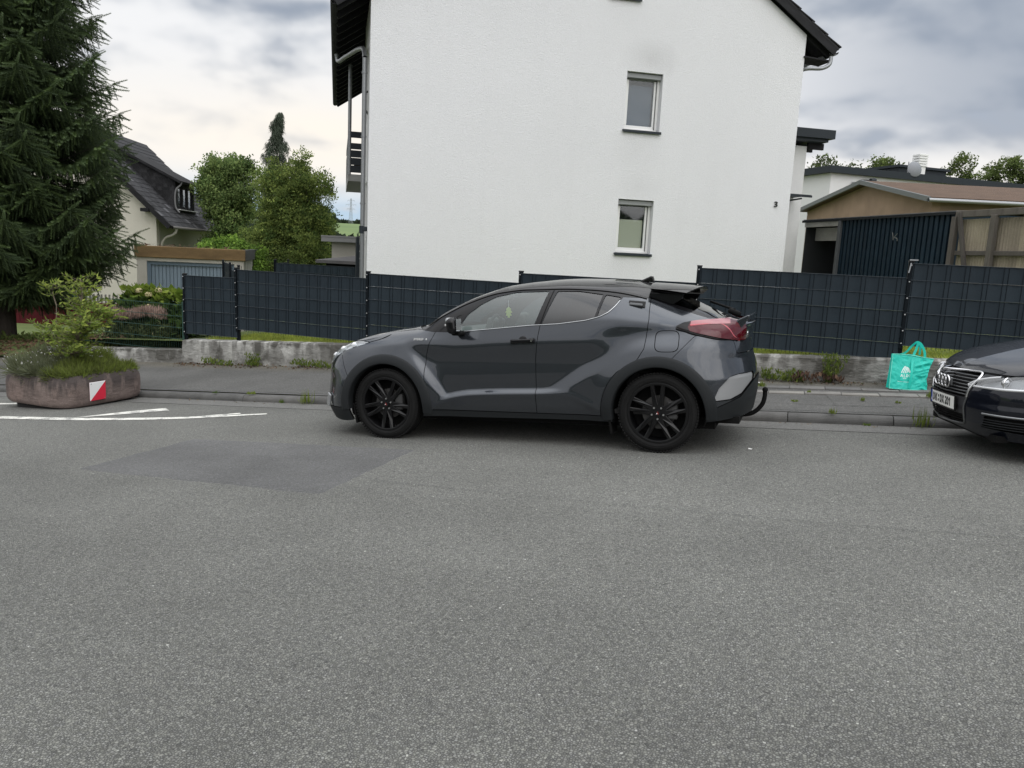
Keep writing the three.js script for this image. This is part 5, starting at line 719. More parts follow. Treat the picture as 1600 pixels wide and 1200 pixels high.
function loft(cfg) { // cfg: cols (table rows [x, yb, wd, yS, zS, yE, zE, yT]), nose/tail plan rounding, offsets, disp
  const T = cfg.rows, col = (k) => pchip(T.map((r) => r[0]), T.map((r) => r[k])), [yb, wd, yS, zS, yE, zE, yT] = [1, 2, 3, 4, 5, 6, 7].map(col);
  const { x0, xa, na, x1, xb, nb } = cfg; // nose tip, nose rounding start, exponent; tail
  const pf = (x) => (x < xa ? Math.pow(Math.max(0, 1 - Math.pow((xa - x) / (xa - x0), na)), 1 / na) : x > xb ? Math.pow(Math.max(0, 1 - Math.pow((x - xb) / (x1 - xb), nb)), 1 / nb) : 1);
  const knots = [0, 1, 2, 3, 4, 5, 6, 7], cache = new Map();
  const sec = (xn) => { const k = Math.round(xn * 2e4); if (cache.has(k)) return cache.get(k); const b = yb(xn), s = yS(xn), h = s - b, w = wd(xn), e = yE(xn), z = zE(xn), t = yT(xn), f = pf(xn); const Y = [b, b + 0.2 * h, b + 0.45 * h, b + 0.75 * h, s, e, lerp(e, t, 0.74), t], Z = [w * 0.945, w * 0.99, w, w * 0.985, zS(xn), z, z * 0.56, 0].map((q) => q * f); const r = { y: pchip(knots, Y), z: pchip(knots, Z), f }; cache.set(k, r); return r; };
  const ff = (x) => 1 - sstep(x0 + 0.1, xa + 0.35, x), fr = (x) => sstep(xb - 0.25, x1 - 0.1, x);
  const point = (xn, t) => { const s = sec(xn), y = s.y(t), x = xn + cfg.nose(y) * ff(xn) + cfg.tail(y) * fr(xn); let z = s.z(t); const k = 1 - sstep(3.6, 4.4, t); if (k > 0) z += cfg.disp(x, y) * k * s.f; return [x, y, Math.max(0, z)]; };
  const xs = []; for (let i = 0; i < 46; i++) { const a = Math.PI / 2 * (1 - i / 46); xs.push(xa - (xa - x0) * Math.pow(Math.sin(a), 2 / na)); } const M = cfg.mid || 200; for (let i = 0; i < M; i++) xs.push(lerp(xa, xb, i / M)); for (let i = 0; i <= 46; i++) { const a = Math.PI / 2 * i / 46; xs.push(xb + (x1 - xb) * Math.pow(Math.sin(a), 2 / nb)); }
  const ts = []; for (let i = 0; i <= 150; i++) ts.push(7 * i / 150);
  const pos = [], idx = [], nu = xs.length, nv = ts.length; for (const t of ts) for (const x of xs) pos.push(...point(x, t));
  for (let j = 0; j < nv - 1; j++) for (let i = 0; i < nu - 1; i++) { const a = j * nu + i; idx.push(a, a + 1, a + nu + 1, a, a + nu + 1, a + nu); }
  const g = new THREE.BufferGeometry(); g.setAttribute('position', new THREE.Float32BufferAttribute(pos, 3)); g.setIndex(idx); g.computeVertexNormals();
  const n = g.attributes.normal; for (let i = 0; i < nu; i++) { const k = (nv - 1) * nu + i; const v = V(n.getX(k), n.getY(k), 0).normalize(); n.setXYZ(k, v.x, v.y, 0); } // seam on the centre line
  const P = g.attributes.position, tri = []; for (let k = 0; k < idx.length; k += 3) tri.push([0, 1, 2].map((q) => { const i = idx[k + q]; return [P.getX(i), P.getY(i), P.getZ(i), n.getX(i), n.getY(i), n.getZ(i)]; }));
  const surf = (x, y) => { let xn = x - cfg.nose(y) * ff(x) - cfg.tail(y) * fr(x); for (let k = 0; k < 3; k++) xn = x - cfg.nose(y) * ff(xn) - cfg.tail(y) * fr(xn); const s = sec(clamp(xn, x0 + 0.002, x1 - 0.002)); let a = 0, b = 7; for (let k = 0; k < 30; k++) { const m = (a + b) / 2; if (s.y(m) < y) a = m; else b = m; } const t = (a + b) / 2; return s.z(t) + cfg.disp(x, y) * (1 - sstep(3.6, 4.4, t)) * s.f; };
  return { tri, surf, zE, yE, yT, yS, point };
}
function cut(tri, f, lo, hi = lo) { // splits triangles: inside where f < lo, outside where f > hi
  const side = (T, g) => { const o = []; for (const t of T) { const d = t.map((v) => g(v)); const s = d.map((q) => q < 0); const c = s[0] + s[1] + s[2]; if (c === 3) { o.push(t); continue; } if (c === 0) continue; const poly = []; for (let i = 0; i < 3; i++) { const j = (i + 1) % 3; if (s[i]) poly.push(t[i]); if (s[i] !== s[j]) { const k = d[i] / (d[i] - d[j]); poly.push(t[i].map((q, m) => q + (t[j][m] - q) * k)); } } for (let i = 1; i + 1 < poly.length; i++) o.push([poly[0], poly[i], poly[i + 1]]); } return o; };
  return [side(tri, (v) => f(v) - lo), side(tri, (v) => hi - f(v))];
}
function skin(tri, { off = 0, mirror = false, both = false } = {}) { // triangle soup to geometry
  const mk = (m) => { const p = new Float32Array(tri.length * 9), n = new Float32Array(tri.length * 9); tri.forEach((t, i) => { const o = m ? [t[0], t[2], t[1]] : t; o.forEach((v, k) => { const L = Math.hypot(v[3], v[4], v[5]) || 1, a = i * 9 + k * 3, s = m ? -1 : 1; p[a] = v[0] + off * v[3] / L; p[a + 1] = v[1] + off * v[4] / L; p[a + 2] = (v[2] + off * v[5] / L) * s; n[a] = v[3] / L; n[a + 1] = v[4] / L; n[a + 2] = v[5] / L * s; }); }); const g = new THREE.BufferGeometry(); g.setAttribute('position', new THREE.BufferAttribute(p, 3)); g.setAttribute('normal', new THREE.BufferAttribute(n, 3)); return muv(g); };
  return both ? merge([mk(false), mk(true)]) : mk(mirror);
}
const flake = tinted([1, 1, 1], 0.04, 1300, 0.1, 256);
const paintGrey = phy({ color: rgb(0.056, 0.062, 0.072), metalness: 0.75, roughness: 0.24, specularIntensity: 0.3, clearcoat: 1, clearcoatRoughness: 0.02 });
const glossBlack = phy({ color: rgb(0.006, 0.006, 0.007), roughness: 0.4, specularIntensity: 0.1, clearcoat: 0.6, clearcoatRoughness: 0.02 });
const roofBlack = phy({ color: rgb(0.008, 0.008, 0.0085), roughness: 0.4, specularIntensity: 0.1, clearcoat: 0.75, clearcoatRoughness: 0.03 });
const plastic = dull({ color: rgb(0.016, 0.018, 0.0195), roughness: 0.6, specularIntensity: 0.45 });
const plasticDark = dull({ color: rgb(0.006, 0.006, 0.006), roughness: 0.8 });
const chrome = std({ color: rgb(0.75, 0.75, 0.76), metalness: 1, roughness: 0.14 });
const trimChrome = std({ color: rgb(0.5, 0.51, 0.52), metalness: 1, roughness: 0.2 });
const tintGlass = (c, t = 1) => phy({ color: rgb(...c), roughness: 0.02, transmission: t, thickness: 0, ior: 1.75 });
const rubberT = tinted([0.013, 0.013, 0.013], 0.3, 1310, 0.2);
const rubber = dull({ map: rep(rubberT, 6), roughness: 0.85 });
const rimBlack = phy({ color: rgb(0.005, 0.005, 0.0055), roughness: 0.4, specularIntensity: 0.2, clearcoat: 0.5, clearcoatRoughness: 0.12 });
const steelM = std({ color: rgb(0.5, 0.5, 0.5), metalness: 0.9, roughness: 0.35 });

function makeWheel(rot, R = 0.343, rim = 0.262) { // axle along z, outer face towards +z
  const w = new THREE.Group(); w.name = 'wheel';
  const hw = 0.108, prof = [[rim - 0.004, hw - 0.012], [rim + 0.005, hw + 0.0], [rim + 0.022, hw + 0.006], [rim + 0.042, hw + 0.004], [R - 0.028, hw - 0.002], [R - 0.01, hw - 0.016], [R, hw - 0.034], [R, 0.052], [R - 0.008, 0.05], [R - 0.008, 0.042], [R, 0.04], [R, 0.008], [R - 0.008, 0.006], [R - 0.008, -0.006], [R, -0.008], [R, -0.04], [R - 0.008, -0.042], [R - 0.008, -0.05], [R, -0.052], [R, -hw + 0.03], [R - 0.03, -hw], [rim, -hw]];
  const ty = flat(new THREE.LatheGeometry(prof.map((p) => new THREE.Vector2(p[0], p[1])).reverse(), 72)); ty.rotateX(Math.PI / 2);
  const blocks = []; for (let k = 0; k < 76; k++) { const a = k / 76 * 2 * Math.PI; const b = rbox(0.019, 0.012, 0.036, 0, R - 0.009, hw - 0.024, 0.003, -0.6, 0, 0, 1); b.rotateZ(a); blocks.push(b); }
  const ring = []; for (const r of [rim + 0.022, R - 0.045]) { const t = flat(new THREE.TorusGeometry(r, 0.0022, 4, 72)); t.translate(0, 0, hw + 0.006); ring.push(t); }
  part('tyre', [ty, ...blocks, ...ring], rubber, w);
  // well: lip, barrel
  const bl = flat(new THREE.LatheGeometry([[rim - 0.022, hw - 0.006], [rim - 0.004, hw - 0.001], [rim + 0.004, hw - 0.006], [rim + 0.002, hw - 0.02], [rim - 0.02, hw - 0.03], [rim - 0.03, 0], [rim - 0.03, -hw + 0.01], [rim, -hw]].map((p) => new THREE.Vector2(...p)).reverse(), 72)); bl.rotateX(Math.PI / 2); const bm = rimBlack.clone(); bm.side = THREE.DoubleSide;
  part('rim', bl, bm, w);
  const sp = []; for (let k = 0; k < 5; k++) for (const s of [-1, 1]) { // twin spokes
    const pts = [[-0.026, 0.05], [0.026, 0.05], [0.02, 0.15], [0.019, rim - 0.01], [-0.019, rim - 0.01], [-0.02, 0.15]]; const g = ext(pts, 0.03, 0.006); const P = g.attributes.position; for (let i = 0; i < P.count; i++) { const y = P.getY(i); P.setX(i, P.getX(i) + s * lerp(0.018, 0.05, clamp((y - 0.05) / 0.18))); P.setZ(i, P.getZ(i) + hw - 0.05 - 0.012 * Math.sin(clamp((y - 0.05) / 0.19) * 3.14) + 0.012 * clamp((y - 0.05) / 0.19)); } g.computeVertexNormals(); g.rotateZ(rot + k * 2 * Math.PI / 5); sp.push(g); }
  part('spokes', [...sp, cyl(0.062, 0.07, 0.04, 0, 0, hw - 0.04, Math.PI / 2, 0, 0, 30)], rimBlack, w);
  for (let k = 0; k < 5; k++) { const a = rot + (k + 0.5) * 2 * Math.PI / 5 + Math.PI / 2; part('wheel_nut', cyl(0.0095, 0.008, 0.014, 0.052 * Math.cos(a), 0.052 * Math.sin(a), hw - 0.016, Math.PI / 2, 0, 0, 6), steelM, w); }
  part('hub_cap', [cyl(0.034, 0.03, 0.012, 0, 0, hw - 0.012, Math.PI / 2, 0, 0, 24)], glossBlack, w);
  part('emblem', [(() => { const g = ext([[-0.013, -0.009], [0.013, -0.009], [0.0, 0.015]], 0.003); g.translate(0.001, 0, hw - 0.006); return g; })()], std({ color: rgb(0.22, 0.02, 0.02), roughness: 0.4 }), w); part('emblem', [(() => { const g = ext([[-0.01, -0.007], [0.001, -0.007], [-0.002, 0.004]], 0.002); g.translate(0, 0, hw - 0.0025); return g; })()], std({ color: rgb(0.75, 0.75, 0.75), roughness: 0.4 }), w);
  part('brake_disc', [cyl(0.145, 0.145, 0.02, 0, 0, 0.02, Math.PI / 2, 0, 0, 40), cyl(0.07, 0.07, 0.06, 0, 0, 0.035, Math.PI / 2, 0, 0, 24)], std({ color: rgb(0.09, 0.087, 0.085), metalness: 0.6, roughness: 0.5 }), w);
  part('brake_caliper', [rbox(0.09, 0.16, 0.08, 0.12, 0.02, 0.03, 0.02)], std({ color: rgb(0.04, 0.04, 0.04), roughness: 0.7 }), w);
  part('backing', [cyl(rim - 0.032, rim - 0.032, 0.004, 0, 0, -0.03, Math.PI / 2, 0, 0, 40)], plasticDark, w);
  return w;
}
function placeCar(o, x, z, slope, roll, yaw, y) { // local x along the car, z towards the near side
  const X = V(Math.cos(slope), Math.sin(slope), 0).applyAxisAngle(V(0, 1, 0), yaw), Zr = V(0, Math.sin(roll), Math.cos(roll)).applyAxisAngle(V(0, 1, 0), yaw), Z = Zr.sub(X.clone().multiplyScalar(Zr.dot(X))).normalize(), Y = Z.clone().cross(X);
  o.quaternion.setFromRotationMatrix(new THREE.Matrix4().makeBasis(X, Y, Z)); o.position.set(x, y, z);
}
{
  const C = thing('crossover_car', 'dark grey compact crossover car with black wheels parked at the kerb facing left', 'car');
  placeCar(C, -3.653, -7.373, Math.atan(0.082), 0.0278, 0, -0.317);
  const A = [[0, 0.335], [2.642, 0.335]];
  const ridgeF = lin([[0.3, 0.25], [0.42, 0.62], [0.5, 0.5], [0.62, 0.4], [0.85, 0.34]].map(([y, x]) => [y, x])); // x of the front haunch edge at height y
  const yCrease = pchip([0.45, 0.68, 0.9, 1.55, 1.8, 2.2], [0.31, 0.42, 0.455, 0.482, 0.49, 0.33]);
  const disp = (x, y) => {
    let d = 0;
    for (const [ax, ay] of A) { const r = Math.hypot(x - ax, (y - ay) * 0.98); d += 0.034 * (1 - sstep(0.43, 0.68, r)); }
    // hollowed door flank between the two haunches, above the sill crease
    const xf = 0.2 + (0.9 - y) * 0.82, xr = 1.72 + (y - 0.44) * 1.62, yc = yCrease(x);
    const basin = sstep(xf - 0.02, xf + 0.11, x) * (1 - sstep(xr - 0.26, xr + 0.02, x)) * sstep(yc - 0.004, yc + 0.05, y) * (1 - sstep(0.74, 0.98, y));
    d -= 0.029 * basin;
    const sill = sstep(0.45, 0.6, x) * (1 - sstep(2.05, 2.2, x)) * Math.exp(-Math.pow((y - yc + 0.012) / 0.038, 2)); d += 0.008 * sill;
    // rear shoulder: scooped above the rear haunch, in front of the lamp
    d -= 0.03 * sstep(2.0, 2.35, x) * (1 - sstep(2.7, 3.0, x)) * Math.exp(-Math.pow((y - (0.98 + 0.1 * (x - 2.3))) / 0.09, 2)) * 0.8;
    d += 0.012 * sstep(-0.3, 0.1, x) * (1 - sstep(0.35, 0.75, x)) * Math.exp(-Math.pow((y - 0.93) / 0.06, 2));
    return d;
  };
  // x, yb, wd, yS, zS, yE, zE, yT
  const rows = [
    [-0.93, 0.24, 0.80, 0.60, 0.74, 0.69, 0.62, 0.735], [-0.86, 0.20, 0.84, 0.655, 0.77, 0.755, 0.66, 0.79], [-0.75, 0.17, 0.865, 0.73, 0.78, 0.825, 0.665, 0.855], [-0.55, 0.165, 0.875, 0.83, 0.785, 0.91, 0.665, 0.945], [-0.3, 0.18, 0.87, 0.91, 0.785, 0.985, 0.67, 1.02], [0.0, 0.2, 0.862, 0.965, 0.785, 1.035, 0.675, 1.075], [0.2, 0.22, 0.86, 0.995, 0.79, 1.058, 0.68, 1.1], [0.34, 0.235, 0.86, 1.01, 0.795, 1.075, 0.69, 1.16], [0.55, 0.24, 0.86, 1.02, 0.80, 1.19, 0.685, 1.285], [0.85, 0.24, 0.86, 1.03, 0.805, 1.325, 0.655, 1.41], [1.15, 0.243, 0.86, 1.05, 0.81, 1.408, 0.625, 1.485], [1.4, 0.246, 0.86, 1.075, 0.81, 1.43, 0.605, 1.51], [1.7, 0.25, 0.86, 1.095, 0.812, 1.43, 0.595, 1.522], [2.0, 0.25, 0.86, 1.12, 0.812, 1.415, 0.585, 1.512], [2.25, 0.25, 0.862, 1.13, 0.81, 1.385, 0.575, 1.492], [2.45, 0.25, 0.866, 1.115, 0.805, 1.34, 0.57, 1.465], [2.6, 0.25, 0.87, 1.1, 0.80, 1.29, 0.575, 1.42], [2.8, 0.26, 0.872, 1.075, 0.785, 1.215, 0.59, 1.325], [3.0, 0.27, 0.868, 1.06, 0.765, 1.155, 0.6, 1.225], [3.15, 0.28, 0.86, 1.045, 0.75, 1.12, 0.6, 1.16], [3.3, 0.29, 0.85, 1.03, 0.735, 1.095, 0.59, 1.115], [3.42, 0.3, 0.84, 1.02, 0.73, 1.085, 0.58, 1.1]];
  const B = loft({ rows, x0: -0.93, xa: -0.42, na: 2.3, x1: 3.43, xb: 2.92, nb: 2.7, nose: lin([[0.16, 0.05], [0.3, -0.0], [0.4, -0.005], [0.58, 0.02], [0.74, 0.0], [1, 0]]), tail: lin([[0.25, -0.07], [0.45, -0.03], [0.64, -0.015], [0.8, -0.065], [0.95, -0.085], [1.06, -0.06], [1.2, 0]]), disp });
  const belt = lin([[0.2, 1.05], [0.34, 1.062], [0.5, 1.04], [0.74, 1.036], [1.51, 1.096], [1.75, 1.106], [2.0, 1.135], [2.12, 1.165], [2.2, 1.205], [2.25, 1.26], [2.3, 1.335], [2.53, 1.318], [2.75, 1.232], [3.0, 1.152], [3.3, 1.1], [3.5, 1.08]]);
  let rest = B.tri; const take = (f, lo, hi = lo) => { const [a, b] = cut(rest, f, lo, hi); rest = b; return a; };
  const G = 0.0028, add = (name, tri, mat, opt = {}) => { for (const m of [false, true]) part(name, skin(tri, { ...opt, mirror: m }), mat, C); };
  for (const [ax, ay] of A) take((v) => Math.hypot(v[0] - ax, v[1] - ay) - 0.405, 0);
  const liner = rest;
  const poly = (P, zmin = 0.3) => { const f = sdPoly(P); return (v) => Math.max(f(v[0], v[1]), zmin - v[2]); };
  const winF = poly([[0.735, 1.045], [0.845, 1.205], [0.97, 1.295], [1.1, 1.358], [1.3, 1.398], [1.615, 1.403], [1.52, 1.103]]), winQ = poly([[0.56, 1.05], [0.665, 1.05], [0.79, 1.2], [0.745, 1.19]]);
  const winR = poly([[1.585, 1.106], [1.695, 1.402], [1.9, 1.396], [2.12, 1.362], [2.075, 1.158], [1.92, 1.122], [1.75, 1.11]]), winR2 = poly([[2.098, 1.168], [2.143, 1.36], [2.28, 1.335], [2.235, 1.255], [2.19, 1.205]]);
  const hazeGlass = tintGlass([0.76, 0.86, 0.84], 0.91), dark = tintGlass([0.16, 0.17, 0.17]), wsG = tintGlass([0.66, 0.74, 0.72]);  // front glass less transmissive: milky haze standing in for reflected sky
  const wF = take(winF, 0), wQ = take(winQ, 0), wR = take(winR, 0), wR2 = take(winR2, 0);
  add('front_window', wF, hazeGlass, { off: -0.006 }); add('quarter_window', wQ, glossBlack, { off: -0.004 }); add('rear_window', wR, dark, { off: -0.006 }); add('rear_quarter_window', wR2, dark, { off: -0.006 });
  const cowl = (z) => 0.07 + 0.25 * Math.pow(z / 0.68, 2);
  const ws = take((v) => Math.max(cowl(v[2]) + 0.06 - v[0], v[0] - (1.16 - 0.12 * Math.pow(v[2] / 0.6, 2)), v[2] - (B.zE(v[0]) - 0.055), 1.0 - v[1]), 0); part('windscreen', skin(ws, { both: true, off: -0.004 }), wsG, C);
  const rg = take((v) => Math.max(2.6 - v[0], v[0] - 3.13, v[2] - 0.53, 1.1 - v[1]), 0); part('rear_screen', skin(rg, { both: true, off: -0.004 }), dark, C);
  const hl = sdPoly([[-0.86, 0.70], [-0.80, 0.775], [-0.69, 0.87], [-0.56, 0.928], [-0.34, 0.955], [-0.2, 0.94], [-0.36, 0.9], [-0.52, 0.85], [-0.62, 0.79], [-0.67, 0.735], [-0.76, 0.70]]);
  const hlT = take((v) => Math.max(hl(v[0], v[1]), 0.42 - v[2]), -G, G);
  const tlP = [[2.785, 1.065], [2.84, 1.10], [2.95, 1.113], [3.1, 1.118], [3.24, 1.125], [3.36, 1.15], [3.42, 1.12], [3.40, 1.04], [3.38, 0.97], [3.3, 0.94], [3.12, 0.972], [2.95, 1.012], [2.86, 1.04]], tl = sdPoly(tlP);
  const tlT = take((v) => Math.max(tl(v[0], v[1]), 0.42 - v[2]), -G, G);
  const roofT = take((v) => Math.max(v[2] - (B.zE(v[0]) - 0.01), 1.1 - v[0] - 0.1 * Math.pow(v[2] / 0.6, 2) * -1, v[0] - 2.56, 1.2 - v[1]), -0.001, 0.001); part('roof', skin(roofT, { both: true }), roofBlack, C);
  const hood = take((v) => Math.max(v[0] - cowl(v[2]), v[2] - (B.zE(v[0]) + 0.02), -0.8 - v[0], 0.74 - v[1]), -G, G); part('bonnet', skin(hood, { both: true }), paintGrey, C);
  const cw = take((v) => Math.max(v[0] - cowl(v[2]) - 0.075, v[2] - (B.zE(v[0]) - 0.02), 0.98 - v[1], -v[0]), 0); part('cowl', skin(cw, { both: true, off: -0.012 }), plasticDark, C);
  const upper = take((v) => Math.max(belt(v[0]) - v[1], (0.3 - 0.0) - v[0]), -0.001, 0.001); add('window_surround', upper, glossBlack);
  const fd = take(poly([[0.53, 1.06], [0.47, 0.93], [0.436, 0.823], [0.425, 0.68], [0.433, 0.547], [0.472, 0.302], [1.54, 0.30], [1.537, 0.57], [1.535, 0.80], [1.56, 1.0], [1.58, 1.12]]), -G, G); add('front_door', fd, paintGrey);
  const arcR = []; for (let k = 0; k <= 10; k++) { const a = Math.PI * (1.03 - 0.47 * k / 10); arcR.push([2.642 + 0.5 * Math.cos(a), 0.335 + 0.5 * Math.sin(a)]); }
  const rd = take(poly([[1.58, 1.12], [1.56, 1.0], [1.535, 0.80], [1.537, 0.57], [1.54, 0.30], [2.145, 0.30], ...arcR.slice(0, 7), [2.47, 0.80], [2.525, 0.893], [2.553, 1.138], [2.53, 1.34], [2.2, 1.36]]), -G, G); add('rear_door', rd, paintGrey);
  const ffl = take((v) => Math.max(Math.pow(Math.pow(Math.abs(v[0] - 2.715) / 0.1, 4) + Math.pow(Math.abs(v[1] - 0.955) / 0.088, 4), 0.25) * 0.09 - 0.09, 0.5 - v[2]), -G, G); part('fuel_flap', skin(ffl), paintGrey, C); part('blank_panel', skin(ffl, { mirror: true }), paintGrey, C);
  const sill = take((v) => Math.max(v[1] - 0.3, 0.3 - v[0], v[0] - 2.4), -0.002, 0.002); add('sill', sill, plastic, { off: 0.004 });
  const fl = take((v) => Math.max(v[1] - 0.3, v[0] + 0.2), -0.002, 0.002); part('front_lip', skin(fl, { both: true, off: 0.006 }), plastic, C);
  const gr = take((v) => Math.max(v[2] - 0.5, v[0] + 0.5, v[1] - 0.56), -G, G); part('lower_grille', skin(gr, { both: true, off: -0.03 }), plasticDark, C);
  const fb = take((v) => Math.max(v[0] - (-0.47 + (0.73 - v[1]) * 0.55), v[1] - 0.84), -G, G); part('front_bumper', skin(fb, { both: true }), paintGrey, C);
  const rl = take((v) => Math.max(v[1] - (0.395 + 0.42 * Math.max(0, v[0] - 3.12) + 0.9 * Math.max(0, v[0] - 3.3)), 2.9 - v[0]), -0.002, 0.002); part('rear_diffuser', skin(rl, { both: true, off: 0.006 }), plastic, C);
  const ins = take(poly([[3.105, 0.452], [3.15, 0.56], [3.235, 0.655], [3.30, 0.672], [3.43, 0.668], [3.40, 0.58], [3.33, 0.5], [3.24, 0.458]], 0.35), -G, G); add('bumper_insert', ins, std({ color: rgb(0.3, 0.305, 0.31), metalness: 0.2, roughness: 0.45 }), { off: -0.012 });
  const tg = take((v) => Math.max(3.02 - v[0], v[2] - 0.6, 0.84 - v[1]), -G, G); part('tailgate', skin(tg, { both: true }), paintGrey, C);
  const rb = take((v) => { const a = 2.745 + (v[1] - 0.79) * 0.95; return Math.max(Math.min(a, 3.0) - v[0] + (v[1] < 0.79 ? 0 : 0), v[1] - 1.0, 2.7 - v[0]); }, -G, G); part('rear_bumper', skin(rb, { both: true }), paintGrey, C);
  const fr = take((v) => v[0] - 1.2, 0); add('front_fender', fr, paintGrey); add('rear_fender', rest, paintGrey);
  // dark inner shell seen through the gaps
  let li = liner; li = cut(li, (v) => Math.max(hl(v[0], v[1]), 0.42 - v[2]), 0.004)[1]; for (const w of [winF, winR, winR2]) li = cut(li, w, 0.012, 0.012)[1];
  li = cut(li, (v) => Math.max(cowl(v[2]) + 0.05 - v[0], v[0] - 1.17, v[2] - (B.zE(v[0]) - 0.04), 1.0 - v[1]), 0)[1]; li = cut(li, (v) => Math.max(2.59 - v[0], v[0] - 3.14, v[2] - 0.54, 1.1 - v[1]), 0)[1];
  const lm = plasticDark.clone(); lm.side = THREE.DoubleSide; part('inner_shell', skin(li, { both: true, off: -0.02 }), lm, C);
  // arch trims with a rolled lip, and the wells behind them
  for (const s of [1, -1]) for (const [ax, ay] of A) {
    const a0 = ax < 1 ? -0.16 : -0.1, a1 = Math.PI + (ax < 1 ? 0.12 : 0.16), nn = 64, rs = [[0.398, -0.07], [0.398, -0.004], [0.402, 0.012], [0.41, 0.018], [0.44, 0.018], [0.475, 0.013], [0.492, 0.008], [0.498, -0.006]];
    const g = gridGeo(nn, rs.length - 1, (u, v) => { const [r, o] = rs[Math.round(v * (rs.length - 1))], a = lerp(a0, a1, u), x = ax + r * Math.cos(a), y = Math.max(ay + r * Math.sin(a), 0.2), rr2 = Math.max(r, 0.412), z = B.surf(ax + rr2 * Math.cos(a), Math.max(ay + rr2 * Math.sin(a), 0.22)); return [x, y, (z + o) * s]; });
    if (s > 0) { const id = g.index.array; for (let k = 0; k < id.length; k += 3) { const t = id[k]; id[k] = id[k + 1]; id[k + 1] = t; } g.computeVertexNormals(); }
    const pm = plastic.clone(); pm.side = THREE.DoubleSide; part('arch_trim', g, pm, C);
    const well = new THREE.CylinderGeometry(0.4, 0.4, 0.4, 48, 1, true, Math.PI / 2 - 0.25, Math.PI + 0.5); well.rotateX(Math.PI / 2); well.translate(ax, ay, s * 0.66); part('wheel_well', [well, flat(new THREE.CircleGeometry(0.4, 40, -0.25, Math.PI + 0.5)).translate(ax, ay, s * 0.5)], lm, C);
    const fl2 = part('mud_flap', rbox(0.02, 0.2, 0.2, ax - 0.40 + (ax > 1 ? -0.02 : 0.04), 0.24, s * 0.76, 0.008, 0, 0, 0.15), plasticDark, C);
  }
  // lamps
  const lens = phy({ color: rgb(0.72, 0.75, 0.77), roughness: 0.06, transmission: 0.6, thickness: 0, ior: 1.5, clearcoat: 1 });
  for (const m of [false, true]) {
    const h = part('headlight', skin(hlT, { mirror: m }), lens, C), s = m ? -1 : 1;
    part('reflector', skin(hlT, { mirror: m, off: -0.035 }), std({ color: rgb(0.72, 0.74, 0.75), metalness: 0.25, roughness: 0.4 }), h);
    for (const [x, y] of [[-0.68, 0.8], [-0.56, 0.865], [-0.42, 0.905]]) part('lamp_unit', [tf(flat(new THREE.SphereGeometry(0.042, 16, 12)), { p: [x, y, s * (B.surf(x, y) - 0.035)], s: [1, 0.8, 0.7] })], chrome, h);
    const red = phy({ color: rgb(0.07, 0.002, 0.006), roughness: 0.08, specularIntensity: 0.3, clearcoat: 0.7, clearcoatRoughness: 0.02 });
    const lamp = part('tail_light', skin(tlT, { mirror: m, off: 0.022 }), red, C);
    part('lamp_body', skin(tlT, { mirror: m, off: -0.01 }), std({ color: rgb(0.09, 0.006, 0.01), roughness: 0.4 }), lamp);
    const edge = tlP.map(([x, y]) => [x, y, s * (B.surf(Math.min(x, 3.36), y) + 0.004)]); part('lamp_seal', tube([9, 10, 11, 12, 0, 1].map((k) => edge[k]), 0.011, 60, 6), glossBlack, lamp);
    const band = cut(tlT, (v) => Math.max(v[0] - 3.2, 2.9 - v[0], (1.078 - 0.0 * v[0]) - v[1]), 0)[0]; part('highlight_band', skin(band, { mirror: m, off: 0.0245 }), phy({ color: rgb(0.3, 0.075, 0.09), roughness: 0.15, clearcoat: 1 }), lamp);  // pale red strip painting the highlight along the lamp top
    const guide = [[2.9, 1.085], [3.02, 1.093], [3.14, 1.09], [3.2, 1.05], [3.24, 0.99], [3.28, 0.95]]; part('light_guide', tube(guide.map(([x, y]) => [x, y, s * (B.surf(x, y) + 0.026)]), 0.011, 40, 6), std({ color: rgb(0.5, 0.1, 0.12), roughness: 0.25 }), lamp);
    const tip = sdPoly([[2.785, 1.065], [2.84, 1.105], [2.9, 1.115], [2.88, 1.06], [2.93, 0.985], [2.86, 1.02]]); part('lamp_corner', skin(cut(tlT, (v) => tip(v[0], v[1]), 0)[0], { mirror: m, off: 0.025 }), glossBlack, lamp);
  }
  // bright strip under the side glass
  for (const s of [1, -1]) { const pts = []; for (let x = 0.72; x < 2.3; x += 0.03) pts.push([x, belt(x) + 0.002, s * (B.surf(x, belt(x) + 0.002) + 0.004)]); part('chrome_strip', tube(pts, 0.0048, 90, 6), trimChrome, C);
    // black band between belt and roof over the doors: shut line and B pillar joint
    const jl = []; for (let k = 0; k <= 12; k++) { const y = lerp(1.1, 1.42, k / 12), x = 1.575 + (y - 1.1) * 0.27; jl.push([x, y, s * (B.surf(x, y) + 0.001)]); } part('door_seal', tube(jl, 0.004, 20, 4), plasticDark, C);
    const rs = []; for (let k = 0; k <= 40; k++) { const x = lerp(0.42, 2.5, k / 40), y = B.yE(x) - 0.012; rs.push([x, y, s * (B.surf(x, y) + 0.002)]); } part('roof_seal', tube(rs, 0.006, 60, 5), plasticDark, C);
    // handles
    const hz = B.surf(1.42, 0.953); part('handle_cup', [tf(flat(new THREE.SphereGeometry(0.06, 20, 12)), { p: [1.42, 0.953, s * (hz - 0.012)], s: [0.95, 0.85, 0.25] })], glossBlack, C);
